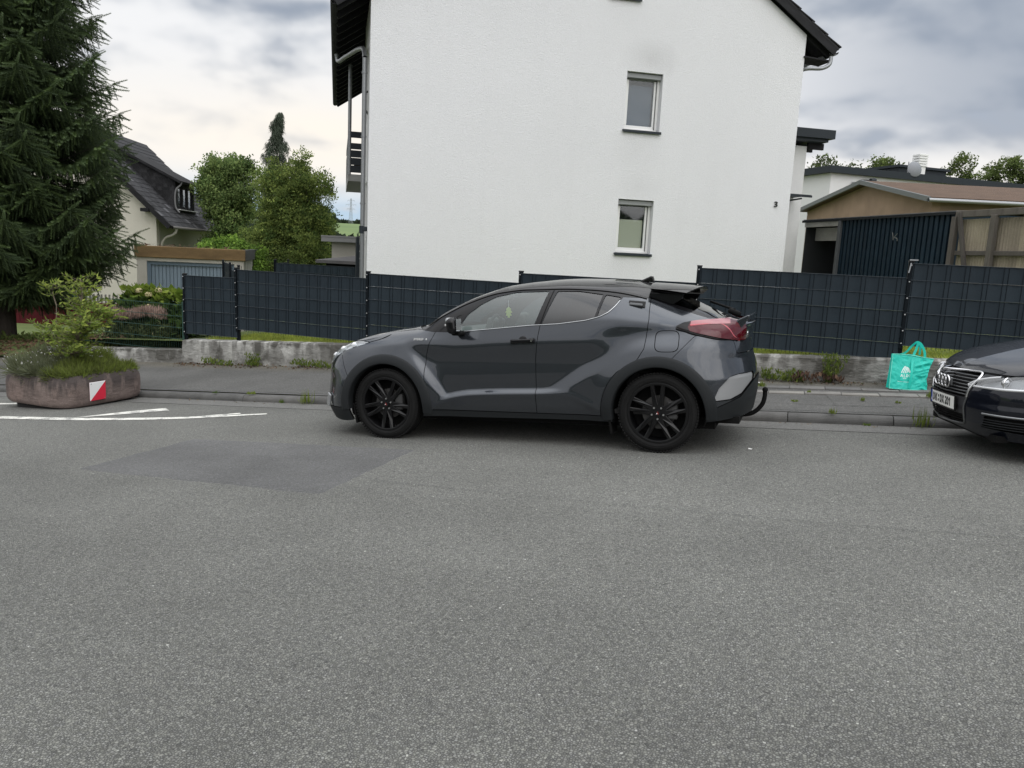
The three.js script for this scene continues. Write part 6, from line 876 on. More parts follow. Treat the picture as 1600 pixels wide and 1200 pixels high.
    const dh = part('door_handle', [rbox(0.215, 0.036, 0.026, 1.42, 0.957, s * (hz + 0.024), 0.012, 0, s * -0.03, 0.035), rbox(0.05, 0.044, 0.05, 1.33, 0.952, s * (hz + 0.008), 0.012), rbox(0.05, 0.046, 0.05, 1.508, 0.961, s * (hz + 0.008), 0.014)], glossBlack, C); part('key_cover', [cyl(0.008, 0.008, 0.006, 1.512, 0.96, s * (hz + 0.04), Math.PI / 2)], chrome, dh);
    const kz = B.surf(2.43, 1.265); part('handle_cup', [rbox(0.15, 0.06, 0.012, 2.43, 1.272, s * (kz + 0.0), 0.012, 0.42 * -s, 0, -0.1)], glossBlack, C); part('door_handle', [rbox(0.12, 0.026, 0.02, 2.425, 1.268, s * (kz + 0.014), 0.009, 0.42 * -s, 0, -0.12)], std({ color: rgb(0.1, 0.105, 0.11), metalness: 0.2, roughness: 0.35 }), C);
    part('bonnet_seam', tube([[0.06, 1.055], [-0.0, 1.01], [-0.1, 0.968], [-0.2, 0.944]].map(([x, y]) => [x, y, s * (B.surf(x, y) + 0.0015)]), 0.003, 30, 4), plasticDark, C);
    // mirror
    const mr = new THREE.Group(); mr.name = 'door_mirror'; C.add(mr);
    part('housing', [tf(rbox(0.1, 0.15, 0.2, 0, 0, 0, 0.048, 0, 0, 0, 5), { p: [0.79, 1.105, s * 0.965], r: [0, s * 0.12, 0.1] })], glossBlack, mr); part('mirror_cap', [tf(rbox(0.075, 0.06, 0.17, 0, 0, 0, 0.03, 0, 0, 0, 4), { p: [0.765, 1.15, s * 0.965], r: [0, s * 0.12, 0.1] })], std({ color: rgb(0.3, 0.31, 0.32), metalness: 0.7, roughness: 0.15 }), mr);
    part('stalk', [rbox(0.09, 0.04, 0.14, 0.79, 1.03, s * 0.86, 0.018)], plasticDark, mr); part('indicator', [rbox(0.012, 0.02, 0.13, 0.738, 1.112, s * 0.98, 0.005, 0, s * 0.12)], std({ color: rgb(0.7, 0.7, 0.7), roughness: 0.2 }), mr);
    const mg = new THREE.PlaneGeometry(0.15, 0.11); mg.rotateY(Math.PI / 2); part('mirror_glass', [tf(flat(mg), { p: [0.843, 1.11, s * 0.965], r: [0, s * 0.12, 0] })], std({ color: rgb(0.6, 0.62, 0.64), metalness: 1, roughness: 0.03 }), mr);
    // fog trim in the front corner
    part('fog_trim', [rbox(0.07, 0.13, 0.02, -0.70, 0.36, s * (B.surf(-0.68, 0.36) + 0.006), 0.008, 0, s * -0.62, -0.35)], std({ color: rgb(0.35, 0.36, 0.37), metalness: 0.5, roughness: 0.3 }), C);
    part('badge', [(() => { const g = flat(new TextGeometry('HYBRID', { font: BFONT, size: 0.021, depth: 0.004, curveSegments: 3 })); if (s < 0) g.rotateY(Math.PI); g.translate(s > 0 ? 0.30 : 0.42, 0.962, 0); const p = g.attributes.position; for (let i = 0; i < p.count; i++) p.setZ(i, s * (B.surf(p.getX(i), p.getY(i)) + 0.002 + Math.abs(p.getZ(i)))); return muv(g); })(), cyl(0.008, 0.008, 0.006, 0.437, 0.972, s * (B.surf(0.437, 0.972) + 0.003), Math.PI / 2)], std({ color: rgb(0.82, 0.82, 0.82), metalness: 0.3, roughness: 0.25 }), C);
  }
  // roof spoiler, fin, ducktail, wiper, tow bar
  const spP = (u, v) => { const z = lerp(-0.58, 0.58, u), e = Math.pow(Math.abs(z) / 0.58, 3), x = lerp(2.5 + 0.03 * e, 2.94 - 0.1 * e, v); return [x, z, e]; };
  const sTop = gridGeo(40, 12, (u, v) => { const [x, z, e] = spP(u, v); return [x, B.yT(2.5) + 0.012 - 0.06 * e - 0.035 * v - 0.01 * v * v, z]; }), sBot = gridGeo(40, 12, (u, v) => { const [x, z, e] = spP(1 - u, v); return [x, B.yT(2.5) + 0.012 - 0.06 * e - 0.035 * v - 0.01 * v * v - 0.01 - 0.025 * (1 - v) * v * 2, z]; }), sEdge = gridGeo(40, 1, (u, v) => { const [x, z, e] = spP(u, 1); return [x, B.yT(2.5) + 0.012 - 0.06 * e - 0.045 - 0.01 * v, z]; });
  const rbm = roofBlack.clone(); rbm.side = THREE.DoubleSide; const SP = part('roof_spoiler', [sTop, sBot, sEdge], rbm, C);
  for (const s of [1, -1]) part('spoiler_strut', [ext([[2.52, 1.33], [2.52, 1.37], [2.82, 1.35], [2.8, 1.31], [2.72, 1.26]], 0.02, 0.004).translate(0, 0, s > 0 ? 0.545 : -0.565)], glossBlack, SP);
  part('roof_fin', [(() => { const g = ext([[0, 0], [0.165, 0], [0.15, 0.052], [0.128, 0.057], [0.05, 0.025]], 0.03, 0.012); g.translate(2.3, B.yT(2.38) - 0.004, -0.015); return g; })()], roofBlack, C);
  part('ducktail', [(() => { const g = ext([[3.22, 1.07], [3.27, 1.125], [3.35, 1.162], [3.368, 1.155], [3.33, 1.09], [3.29, 1.04]], 1.04, 0.008); g.translate(0, 0, -0.52); return g; })()], paintGrey, C);
  part('rear_wiper', [rbox(0.12, 0.05, 0.1, 3.2, 1.175, 0.02, 0.024, 0, 0, -0.4), bar([3.2, 1.2, 0.02], [2.95, 1.275, -0.32], 0.012, 6)], plasticDark, C);
  part('number_plate', [rbox(0.02, 0.11, 0.52, 3.325, 0.88, 0, 0.004, 0, 0, 0.12)], std({ color: rgb(0.75, 0.75, 0.73), roughness: 0.5 }), C);
  part('badge', [(() => { const g = flat(new TextGeometry('C-HR', { font: BFONT, size: 0.04, depth: 0.006, curveSegments: 3 })); g.rotateY(Math.PI / 2); g.translate(3.345, 0.985, 0.5); return muv(g); })()], chrome, C);
  part('tow_bar', [tube([[3.1, 0.235, 0], [3.28, 0.225, 0], [3.38, 0.25, 0], [3.455, 0.33, 0], [3.475, 0.4, 0], [3.478, 0.445, 0]], 0.021, 40, 10), flat(new THREE.SphereGeometry(0.026, 16, 12)).translate(3.478, 0.462, 0)], plasticDark, C);
  part('exhaust', [cyl(0.03, 0.03, 0.16, 3.24, 0.3, 0.3, 0, 0, Math.PI / 2)], steelM, C);
  part('underbody', [box(3.6, 0.1, 1.35, 1.3, 0.24, 0), box(0.9, 0.25, 1.2, 0, 0.42, 0), box(0.5, 0.06, 1.3, 3.05, 0.27, 0), bar([0, 0.33, -0.7], [0, 0.33, 0.7], 0.035), bar([2.64, 0.33, -0.7], [2.64, 0.33, 0.7], 0.05)], plasticDark, C);
  // cabin
  const fab = std({ color: rgb(0.035, 0.035, 0.037), roughness: 0.95 }), trimM = std({ color: rgb(0.06, 0.06, 0.06), roughness: 0.8 });
  for (const z of [0.37, -0.37]) part('front_seat', [rbox(0.52, 0.16, 0.5, 1.38, 0.62, z, 0.06, 0, 0, 0.1), rbox(0.16, 0.62, 0.48, 1.72, 0.95, z, 0.06, 0, 0, -0.28), rbox(0.09, 0.19, 0.26, 1.82, 1.29, z, 0.04, 0, 0, -0.2)], fab, C);
  part('rear_bench', [rbox(0.5, 0.16, 1.2, 2.2, 0.62, 0, 0.06), rbox(0.16, 0.6, 1.2, 2.55, 0.9, 0, 0.06, 0, 0, -0.35), ...[0.38, -0.38].map((z) => rbox(0.09, 0.16, 0.26, 2.66, 1.2, z, 0.04, 0, 0, -0.3))], fab, C);
  part('dashboard', [rbox(0.5, 0.3, 1.36, 0.62, 0.9, 0, 0.1, 0, 0, -0.12), rbox(0.1, 0.14, 0.3, 0.82, 1.08, 0, 0.03, 0, 0, -0.3)], trimM, C); part('steering_wheel', [tf(flat(new THREE.TorusGeometry(0.18, 0.016, 8, 32)), { p: [0.98, 1.0, 0.37], r: [0, Math.PI / 2, 0.0] }), tf(rbox(0.3, 0.09, 0.04, 0, 0, 0, 0.02), { p: [0.96, 1.0, 0.37], r: [0, Math.PI / 2, 0] }), bar([0.75, 0.9, 0.37], [0.96, 1.0, 0.37], 0.03)], fab, C);
  part('cabin_floor', [box(2.3, 0.04, 1.5, 1.6, 0.33, 0)], trimM, C); part('rear_view_mirror', [rbox(0.04, 0.07, 0.22, 0.98, 1.36, 0, 0.018)], trimM, C);
  for (const [k, [ax, ay]] of A.entries()) for (const s of [1, -1]) { const w = makeWheel(k ? 0.0 : 0.62 * -1); w.position.set(ax, ay + 0.008, s * 0.772); if (s < 0) w.rotation.y = Math.PI; C.add(w); }
  // air freshener hanging from the mirror, phone charger on the dash
  const af = thing('air_freshener', 'yellow green leaf shaped air freshener hanging behind the car windscreen', 'air freshener'); af.position.copy(C.position); af.quaternion.copy(C.quaternion);
  part('card', [ext([[0, 0.06], [0.03, 0.035], [0.018, 0.03], [0.038, 0.0], [0.02, -0.0], [0.03, -0.03], [0.012, -0.03], [0.012, -0.05], [-0.012, -0.05], [-0.012, -0.03], [-0.03, -0.03], [-0.02, 0], [-0.038, 0], [-0.018, 0.03], [-0.03, 0.035]], 0.005).translate(1.0, 1.2, 0.08)], std({ color: rgb(0.5, 0.62, 0.12), roughness: 0.7 }), af); part('cord', [bar([1.0, 1.26, 0.082], [0.985, 1.34, 0.05], 0.0015, 4)], pvc, af);
}
// ---------------------------------------------------------------- dark blue saloon at the right edge
{
  const C = thing('saloon_car', 'dark blue saloon car with chrome framed grille cut off by the right edge', 'car');
  const X0 = 1.27, Z0 = -7.42; placeCar(C, X0, Z0, Math.atan(0.079), 0.028, 0.2, roadY(X0, Z0) - 0.005);
  const rows = [ // x from the nose
    [0.0, 0.24, 0.84, 0.56, 0.80, 0.62, 0.60, 0.665], [0.06, 0.2, 0.875, 0.6, 0.83, 0.665, 0.64, 0.715], [0.18, 0.19, 0.9, 0.69, 0.855, 0.74, 0.70, 0.775], [0.4, 0.19, 0.918, 0.76, 0.865, 0.80, 0.74, 0.828], [0.7, 0.2, 0.925, 0.80, 0.86, 0.845, 0.745, 0.88], [1.1, 0.22, 0.928, 0.84, 0.85, 0.895, 0.74, 0.935], [1.5, 0.23, 0.928, 0.885, 0.85, 0.945, 0.74, 0.985], [1.75, 0.23, 0.928, 0.94, 0.85, 1.08, 0.73, 1.13], [2.4, 0.23, 0.928, 0.96, 0.85, 1.36, 0.62, 1.42], [3.2, 0.23, 0.928, 0.98, 0.85, 1.39, 0.6, 1.455], [4.2, 0.25, 0.92, 1.0, 0.83, 1.1, 0.6, 1.15], [4.9, 0.3, 0.88, 1.0, 0.8, 1.03, 0.58, 1.05]];
  const disp = (x, y) => { let d = 0; const r = Math.hypot(x - 0.98, y - 0.33); d += 0.02 * (1 - sstep(0.38, 0.5, r)); d -= 0.012 * Math.exp(-Math.pow((y - 0.47) / 0.02, 2)) * (1 - sstep(0.5, 0.8, x)); return d; };
  const B = loft({ rows, x0: 0, xa: 0.62, na: 2.35, x1: 4.92, xb: 4.3, nb: 2.6, mid: 150, nose: lin([[0.2, 0.06], [0.3, 0.015], [0.42, 0], [0.55, 0.012], [0.7, 0.07], [0.8, 0.1]]), tail: () => 0, disp });
  const blue = phy({ color: rgb(0.004, 0.0055, 0.011), metalness: 0.2, roughness: 0.36, specularIntensity: 0.3, clearcoat: 0.85, clearcoatRoughness: 0.03 }), black = plasticDark, G = 0.003;
  let rest = B.tri; const take = (f, lo, hi = lo) => { const [a, b] = cut(rest, f, lo, hi); rest = b; return a; };
  for (const [ax, ay] of [[0.98, 0.33], [3.82, 0.33]]) take((v) => Math.hypot(v[0] - ax, v[1] - ay) - 0.37, 0);
  const liner = rest;
  // single frame grille: a wedge, wider at the top, across the middle of the nose
  const gW = lin([[0.2, 0.3], [0.28, 0.325], [0.42, 0.34], [0.55, 0.37], [0.67, 0.40], [0.72, 0.40]]);
  const grill = take((v) => Math.max(v[2] - gW(v[1]), 0.265 - v[1], v[1] - 0.69, v[0] - 0.3), 0);
  const up = cut(grill, (v) => 0.47 - v[1], 0)[0], low = cut(grill, (v) => v[1] - 0.375, 0)[0];
  part('grille_panel', skin(grill, { both: true, off: -0.03 }), black, C);
  part('plate_panel', skin(cut(grill, (v) => Math.max(v[1] - 0.492, 0.352 - v[1]), 0)[0], { both: true, off: 0.004 }), std({ color: rgb(0.03, 0.03, 0.033), roughness: 0.5 }), C);
  const slatL = (y, off, r, m, name) => { const pts = []; for (let k = -10; k <= 10; k++) { const z = gW(y) * 0.985 * k / 10; let lo = 0, hi = 0.5; for (let q = 0; q < 26; q++) { const mid = (lo + hi) / 2; if (B.surf(mid, y) < Math.abs(z)) lo = mid; else hi = mid; } pts.push([hi - off, y, z]); } return part(name, tube(pts, r, 40, 6), m, C); };
  const slatM = std({ color: rgb(0.16, 0.165, 0.17), metalness: 0.7, roughness: 0.3 });
  for (const y of [0.515, 0.54, 0.565, 0.59, 0.615, 0.64, 0.663]) slatL(y, 0.004, 0.0055, slatM, 'grille_slat');
  for (const y of [0.285, 0.305, 0.325, 0.342]) slatL(y, 0.004, 0.0045, black, 'grille_slat');
  const xAt = (y, z) => { let lo = 0, hi = 0.6; for (let q = 0; q < 28; q++) { const mid = (lo + hi) / 2; if (B.surf(mid, y) < Math.abs(z)) lo = mid; else hi = mid; } return hi; };
  const fr = []; for (const [y, s] of [[0.495, -1], [0.55, -1], [0.6, -1], [0.65, -1], [0.688, -0.93], [0.694, -0.5], [0.696, 0], [0.694, 0.5], [0.688, 0.93], [0.65, 1], [0.6, 1], [0.55, 1], [0.495, 1]]) { const z = gW(y) * s; fr.push([xAt(y, z) - 0.006, y, z]); }
  part('grille_frame', tube(fr, 0.0105, 120, 8), chrome, C);
  const fl = []; for (const [y, s] of [[0.49, 1], [0.42, 1], [0.33, 1], [0.28, 0.97], [0.268, 0.8], [0.266, 0], [0.268, -0.8], [0.28, -0.97], [0.33, -1], [0.42, -1], [0.49, -1]]) { const z = gW(y) * s; fl.push([xAt(y, z) - 0.004, y, z]); } part('lower_frame', tube(fl, 0.008, 120, 8), std({ color: rgb(0.18, 0.185, 0.19), metalness: 0.8, roughness: 0.3 }), C);
  // the four rings, and the plate
  const rg = []; for (let k = 0; k < 4; k++) { const t = flat(new THREE.TorusGeometry(0.048, 0.0075, 10, 32)); t.rotateY(Math.PI / 2); t.translate(xAt(0.6, 0) - 0.02 + 0.0015 * (k % 2), 0.597, (k - 1.5) * 0.07); rg.push(t); } part('emblem', rg, chrome, C);
  part('emblem_base', [rbox(0.02, 0.07, 0.3, xAt(0.6, 0) + 0.002, 0.597, 0, 0.008)], slatM, C);
  const pc = document.createElement('canvas'); pc.width = 1024; pc.height = 220; { const c = pc.getContext('2d'); c.fillStyle = '#e9e9e4'; c.fillRect(0, 0, 1024, 220); c.fillStyle = '#1b3f9a'; c.fillRect(0, 0, 84, 220); c.strokeStyle = '#111'; c.lineWidth = 6; c.strokeRect(5, 5, 1014, 210); c.fillStyle = '#fff'; c.font = 'bold 56px sans-serif'; c.fillText('D', 22, 190); c.fillStyle = '#0c0c0c'; c.font = 'bold 178px sans-serif'; c.save(); c.translate(112, 174); c.scale(0.86, 1); c.strokeStyle = '#0c0c0c'; c.lineWidth = 13; c.strokeText('DK', 0, 0); c.fillText('DK', 0, 0); c.restore(); c.beginPath(); c.arc(370, 76, 26, 0, 7); c.fill(); c.beginPath(); c.arc(370, 146, 26, 0, 7); c.fill(); c.save(); c.translate(420, 174); c.scale(0.8, 1); c.strokeStyle = '#0c0c0c'; c.lineWidth = 13; c.strokeText('DX 201', 0, 0); c.fillText('DX 201', 0, 0); c.restore(); }
  const pt = new THREE.CanvasTexture(pc); pt.colorSpace = THREE.SRGBColorSpace; const pg = gridGeo(12, 1, (u, v) => { const z = lerp(0.26, -0.26, u) * -1; return [xAt(0.43, z * 0.5) - 0.018, 0.375 + 0.112 * v, z]; }, (u, v) => [u, v]); // reads left to right from in front
  const pm = std({ map: pt, roughness: 0.45, side: THREE.DoubleSide }); part('number_plate', pg, pm, C, 'white front number plate'); part('plate_holder', [rbox(0.012, 0.13, 0.54, xAt(0.43, 0.1) - 0.008, 0.43, 0, 0.005)], black, C);
  // headlights
  const hp = [[0.055, 0.582], [0.10, 0.632], [0.16, 0.668], [0.25, 0.695], [0.42, 0.722], [0.66, 0.752], [0.8, 0.76], [0.76, 0.69], [0.6, 0.63], [0.4, 0.6], [0.2, 0.585]], hs = sdPoly(hp), hT = take((v) => Math.max(hs(v[0], v[1]), 0.40 - v[2]), -G, G);
  const lens = phy({ color: rgb(0.8, 0.82, 0.84), roughness: 0.04, transmission: 0.78, thickness: 0, ior: 1.5 });
  for (const m of [false, true]) { const s = m ? -1 : 1, h = part('headlight', skin(hT, { mirror: m }), lens, C); part('reflector', skin(hT, { mirror: m, off: -0.05 }), std({ color: rgb(0.62, 0.63, 0.64), metalness: 0.2, roughness: 0.4 }), h);
    for (const [x, y, r] of [[0.22, 0.637, 0.04], [0.36, 0.66, 0.05], [0.53, 0.688, 0.045]]) part('lamp_unit', [tf(flat(new THREE.SphereGeometry(r, 20, 14)), { p: [x, y, s * (B.surf(x, y) - 0.055)], s: [1, 0.95, 0.6] }), tf(flat(new THREE.TorusGeometry(r * 1.05, 0.008, 8, 28)), { p: [x, y, s * (B.surf(x, y) - 0.04)], r: [0, 0.5 * s, 0] })], chrome, h);
    const tr = [[0.062, 0.586], [0.2, 0.591], [0.4, 0.606], [0.6, 0.637], [0.75, 0.69]].map(([x, y]) => [x, y, s * (B.surf(x, y) - 0.008)]); part('lamp_trim', tube(tr, 0.012, 50, 8), std({ color: rgb(0.75, 0.76, 0.77), metalness: 0.5, roughness: 0.25 }), h);
    const t2 = [[0.064, 0.592], [0.10, 0.628], [0.155, 0.66], [0.2, 0.677]].map(([x, y]) => [x, y, s * (B.surf(x, y) - 0.01)]); part('lamp_trim', tube(t2, 0.014, 20, 8), std({ color: rgb(0.75, 0.76, 0.77), metalness: 0.5, roughness: 0.25 }), h);
    // lower intake with slats, fog lamp and bright blade
    const inl = sdPoly([[0.10, 0.275], [0.10, 0.375], [0.5, 0.37], [0.66, 0.36], [0.62, 0.27], [0.3, 0.262]]); const iT = cut(rest, (v) => Math.max(inl(v[0], v[1]), gW(v[1]) + 0.05 - v[2]), 0)[0]; part('side_intake', skin(iT, { mirror: m, off: -0.025 }), black, C);
    for (const y of [0.285, 0.305, 0.325, 0.345]) { const p = []; for (let k = 0; k <= 12; k++) { const x = lerp(0.1, 0.62, k / 12); p.push([x, y, s * (B.surf(x, y) - 0.006)]); } part('intake_slat', tube(p, 0.005, 30, 5), plastic, C); }
    const bl = []; for (let k = 0; k <= 14; k++) { const x = lerp(0.09, 0.7, k / 14); bl.push([x, 0.388, s * (B.surf(x, 0.388) + 0.002)]); } part('bumper_blade', tube(bl, 0.0085, 40, 6), std({ color: rgb(0.32, 0.33, 0.34), metalness: 0.8, roughness: 0.3 }), C);
    const fz = B.surf(0.4, 0.312); part('fog_lamp', [tf(cyl(0.05, 0.05, 0.03, 0, 0, 0, Math.PI / 2, 0, 0, 24), { p: [0.4, 0.312, s * (fz - 0.008)], r: [0, -0.6 * s, 0] })], black, C); part('fog_lens', [tf(flat(new THREE.SphereGeometry(0.024, 16, 10)), { p: [0.405, 0.314, s * (fz + 0.004)], s: [1, 1, 0.6] })], std({ color: rgb(0.6, 0.6, 0.58), metalness: 0.4, roughness: 0.15 }), C);
  }
  const inl = sdPoly([[0.10, 0.275], [0.10, 0.375], [0.5, 0.37], [0.66, 0.36], [0.62, 0.27], [0.3, 0.262]]); take((v) => Math.max(inl(v[0], v[1]), gW(v[1]) + 0.05 - v[2]), 0);
  // bonnet with the raised centre and its crease running to the grille corner
  const hood = take((v) => Math.max(v[0] - 1.6, v[2] - (B.zE(v[0]) - 0.0), 0.1 - v[0], 0.697 - v[1]), -G, G); part('bonnet', skin(hood, { both: true }), blue, C);
  const screen = take((v) => Math.max(1.62 - v[0], v[0] - 2.35, v[2] - (B.zE(v[0]) - 0.05), 1.0 - v[1]), 0); part('windscreen', skin(screen, { both: true }), tintGlass([0.6, 0.66, 0.65]), C);
  const glassT = take((v) => Math.max(1.95 - v[0], v[0] - 3.9, 1.02 - v[1], v[1] - (B.yE(v[0]) - 0.05), 0.4 - v[2]), 0); for (const m of [false, true]) part('side_window', skin(glassT, { mirror: m }), tintGlass([0.3, 0.33, 0.33]), C);
  const bump = take((v) => Math.max(v[0] - (0.68 - 0.1 * (v[1] - 0.4)), v[1] - 0.69), -G, G); part('front_bumper', skin(bump, { both: true }), blue, C);
  part('body', skin(rest, { both: true }), blue, C);
  const lm = plasticDark.clone(); lm.side = THREE.DoubleSide; const li = cut(cut(liner, (v) => Math.max(1.62 - v[0], v[0] - 2.35, v[2] - 0.7, 1.0 - v[1]), 0)[1], (v) => Math.max(1.9 - v[0], v[0] - 3.95, 1.0 - v[1]), 0)[1]; part('inner_shell', skin(li, { both: true, off: -0.06 }), lm, C);
  part('underbody', [box(4.2, 0.08, 1.5, 2.5, 0.24, 0), box(0.7, 0.05, 1.3, 0.5, 0.2, 0)], plasticDark, C);
  for (const ax of [0.98, 3.82]) for (const s of [1, -1]) { const w = makeWheel(0.3, 0.33, 0.235); w.position.set(ax, 0.335, s * 0.81); if (s < 0) w.rotation.y = Math.PI; C.add(w); }
}
{ // turquoise shopping bag slumped on the pavement
  const bx = 1.29, bz = -10.06, by = paveY(bx, bz) + 0.004, Bg = thing('shopping_bag', 'turquoise reusable shopping bag with white print standing on the pavement by the wall', 'bag', [bx, by, bz], 0.28);
  const c = document.createElement('canvas'); c.width = 512; c.height = 512; { const g = c.getContext('2d'); g.fillStyle = 'rgb(24,205,186)'; g.fillRect(0, 0, 512, 512); g.strokeStyle = '#f2fffb'; g.fillStyle = '#f2fffb'; g.lineWidth = 12; g.lineCap = 'butt';
    for (let k = 0; k < 4; k++) { g.beginPath(); g.moveTo(128 + k * 21, 268); g.quadraticCurveTo(140 + k * 20, 200 + k * 4, 166 + k * 10, 164 + k * 8); g.stroke(); } for (let k = 0; k < 3; k++) { g.beginPath(); g.moveTo(182 + k * 8, 178 + k * 26); g.quadraticCurveTo(216, 196 + k * 22, 232, 246 + k * 9); g.stroke(); }
    g.font = 'bold 56px sans-serif'; g.fillText('ALDI', 116, 326); g.font = 'bold 22px sans-serif'; g.fillText('SÜD', 152, 352); g.font = '24px sans-serif'; g.fillText('Green Mission', 92, 404); }
  const ct = new THREE.CanvasTexture(c); ct.colorSpace = THREE.SRGBColorSpace;
  const cloth = phy({ map: ct, roughness: 0.5, sheen: 0.2, transmission: 0.12, thickness: 0, side: THREE.DoubleSide, bumpMap: rep(noiseT, 6), bumpScale: 0.002 }), plain = phy({ color: srgb(24, 205, 186), roughness: 0.5, transmission: 0.12, thickness: 0, side: THREE.DoubleSide }), rim = std({ color: srgb(120, 225, 205), roughness: 0.6 });
  const crump = (x, y) => 0.012 * fbm(x * 9, y * 9, 3, 3) + 0.03 * sstep(-0.02, 0.16, x) * sstep(0.4, 0.25, y) * (0.5 - Math.abs(N3(x * 9 + y * 5, y * 15 - x * 4, 5)) * 2) + 0.005 * (0.5 - Math.abs(N3(x * 16, y * 20 + x * 9, 8)) * 2);
  const W = 0.225, Hh = 0.40, topx = (u) => lerp(-W + 0.02, W + 0.05, u), botx = (u) => lerp(-W - 0.015, W - 0.03, u);
  const face = (s) => gridGeo(50, 44, (u, v) => { const k = s > 0 ? u : 1 - u; let x = lerp(botx(k), topx(k), v); x += 0.025 * Math.sin(v * 3.0) * sstep(0.6, 1, k) * -1.6; const y = v * Hh - 0.035 * v * sstep(0.45, 1, k) + 0.01 * v * N3(k * 5, 1, 1); const dep = lerp(0.085, 0.035, v) * (0.55 + 0.45 * Math.sin(k * Math.PI)); return [x, y, s * dep + crump(x, y) * (s > 0 ? 1 : 0.6) - 0.07 * v]; }, (u, v) => (s > 0 ? [u, v] : [0.02, 0.02]));
  part('front_panel', face(1), cloth, Bg); part('back_panel', face(-1), plain, Bg);
  const sideP = (k) => gridGeo(8, 30, (u, v) => { let x = lerp(botx(k), topx(k), v) + 0.025 * Math.sin(v * 3.0) * sstep(0.6, 1, k) * -1.6; const y = v * Hh - 0.035 * v * sstep(0.45, 1, k) + 0.01 * v * N3(k * 5, 1, 1), dep = lerp(0.085, 0.035, v) * 0.55, z = lerp(-dep, dep, u); const z0 = (1 - u) * (crump(x, y) * 0.6) + u * crump(x, y) - 0.07 * v; return [x + (k ? -1 : 1) * 0.02 * Math.sin(u * Math.PI) * (0.3 + v), y, z + z0]; });
  part('gusset', [sideP(0), sideP(1)], plain, Bg); part('base', [box(0.38, 0.006, 0.13, -0.01, 0.003, 0)], plain, Bg);
  const strap = (pts, w) => { const cv = new THREE.CatmullRomCurve3(pts.map((p) => V(...p))); return gridGeo(40, 2, (u, v) => { const p = cv.getPoint(u), t = cv.getTangent(u), n = V(0, 0, 1).cross(t).normalize(); return [p.x + n.x * (v - 0.5) * w, p.y + n.y * (v - 0.5) * w, p.z + 0.004 * N3(u * 4, v, 2)]; }); };
  part('handle', [strap([[-0.03, 0.02, 0.088], [-0.01, 0.2, 0.055], [0.02, 0.38, -0.028], [0.05, 0.47, -0.045], [0.075, 0.545, -0.05], [0.12, 0.5, -0.045], [0.15, 0.43, -0.04], [0.155, 0.345, -0.032]], 0.03)], plain, Bg);
  part('handle', [strap([[-0.12, 0.38, -0.1], [-0.04, 0.42, -0.105], [0.02, 0.5, -0.1], [0.07, 0.55, -0.09], [0.11, 0.53, -0.1], [0.12, 0.4, -0.1]], 0.026)], plain, Bg);
  part('piping', [tube([[-W + 0.02, 0.4, -0.05], [-0.05, 0.402, -0.028], [0.1, 0.385, -0.03], [W + 0.045, 0.365, -0.052]], 0.004, 40, 5), tube([[-W - 0.015, 0.004, 0.05], [-0.0, 0.004, 0.09], [W - 0.03, 0.004, 0.05]], 0.004, 40, 5), tube([[-W - 0.015, 0.004, 0.05], [-W, 0.2, 0.005], [-W + 0.02, 0.4, -0.05]], 0.004, 30, 5)], rim, Bg);
}
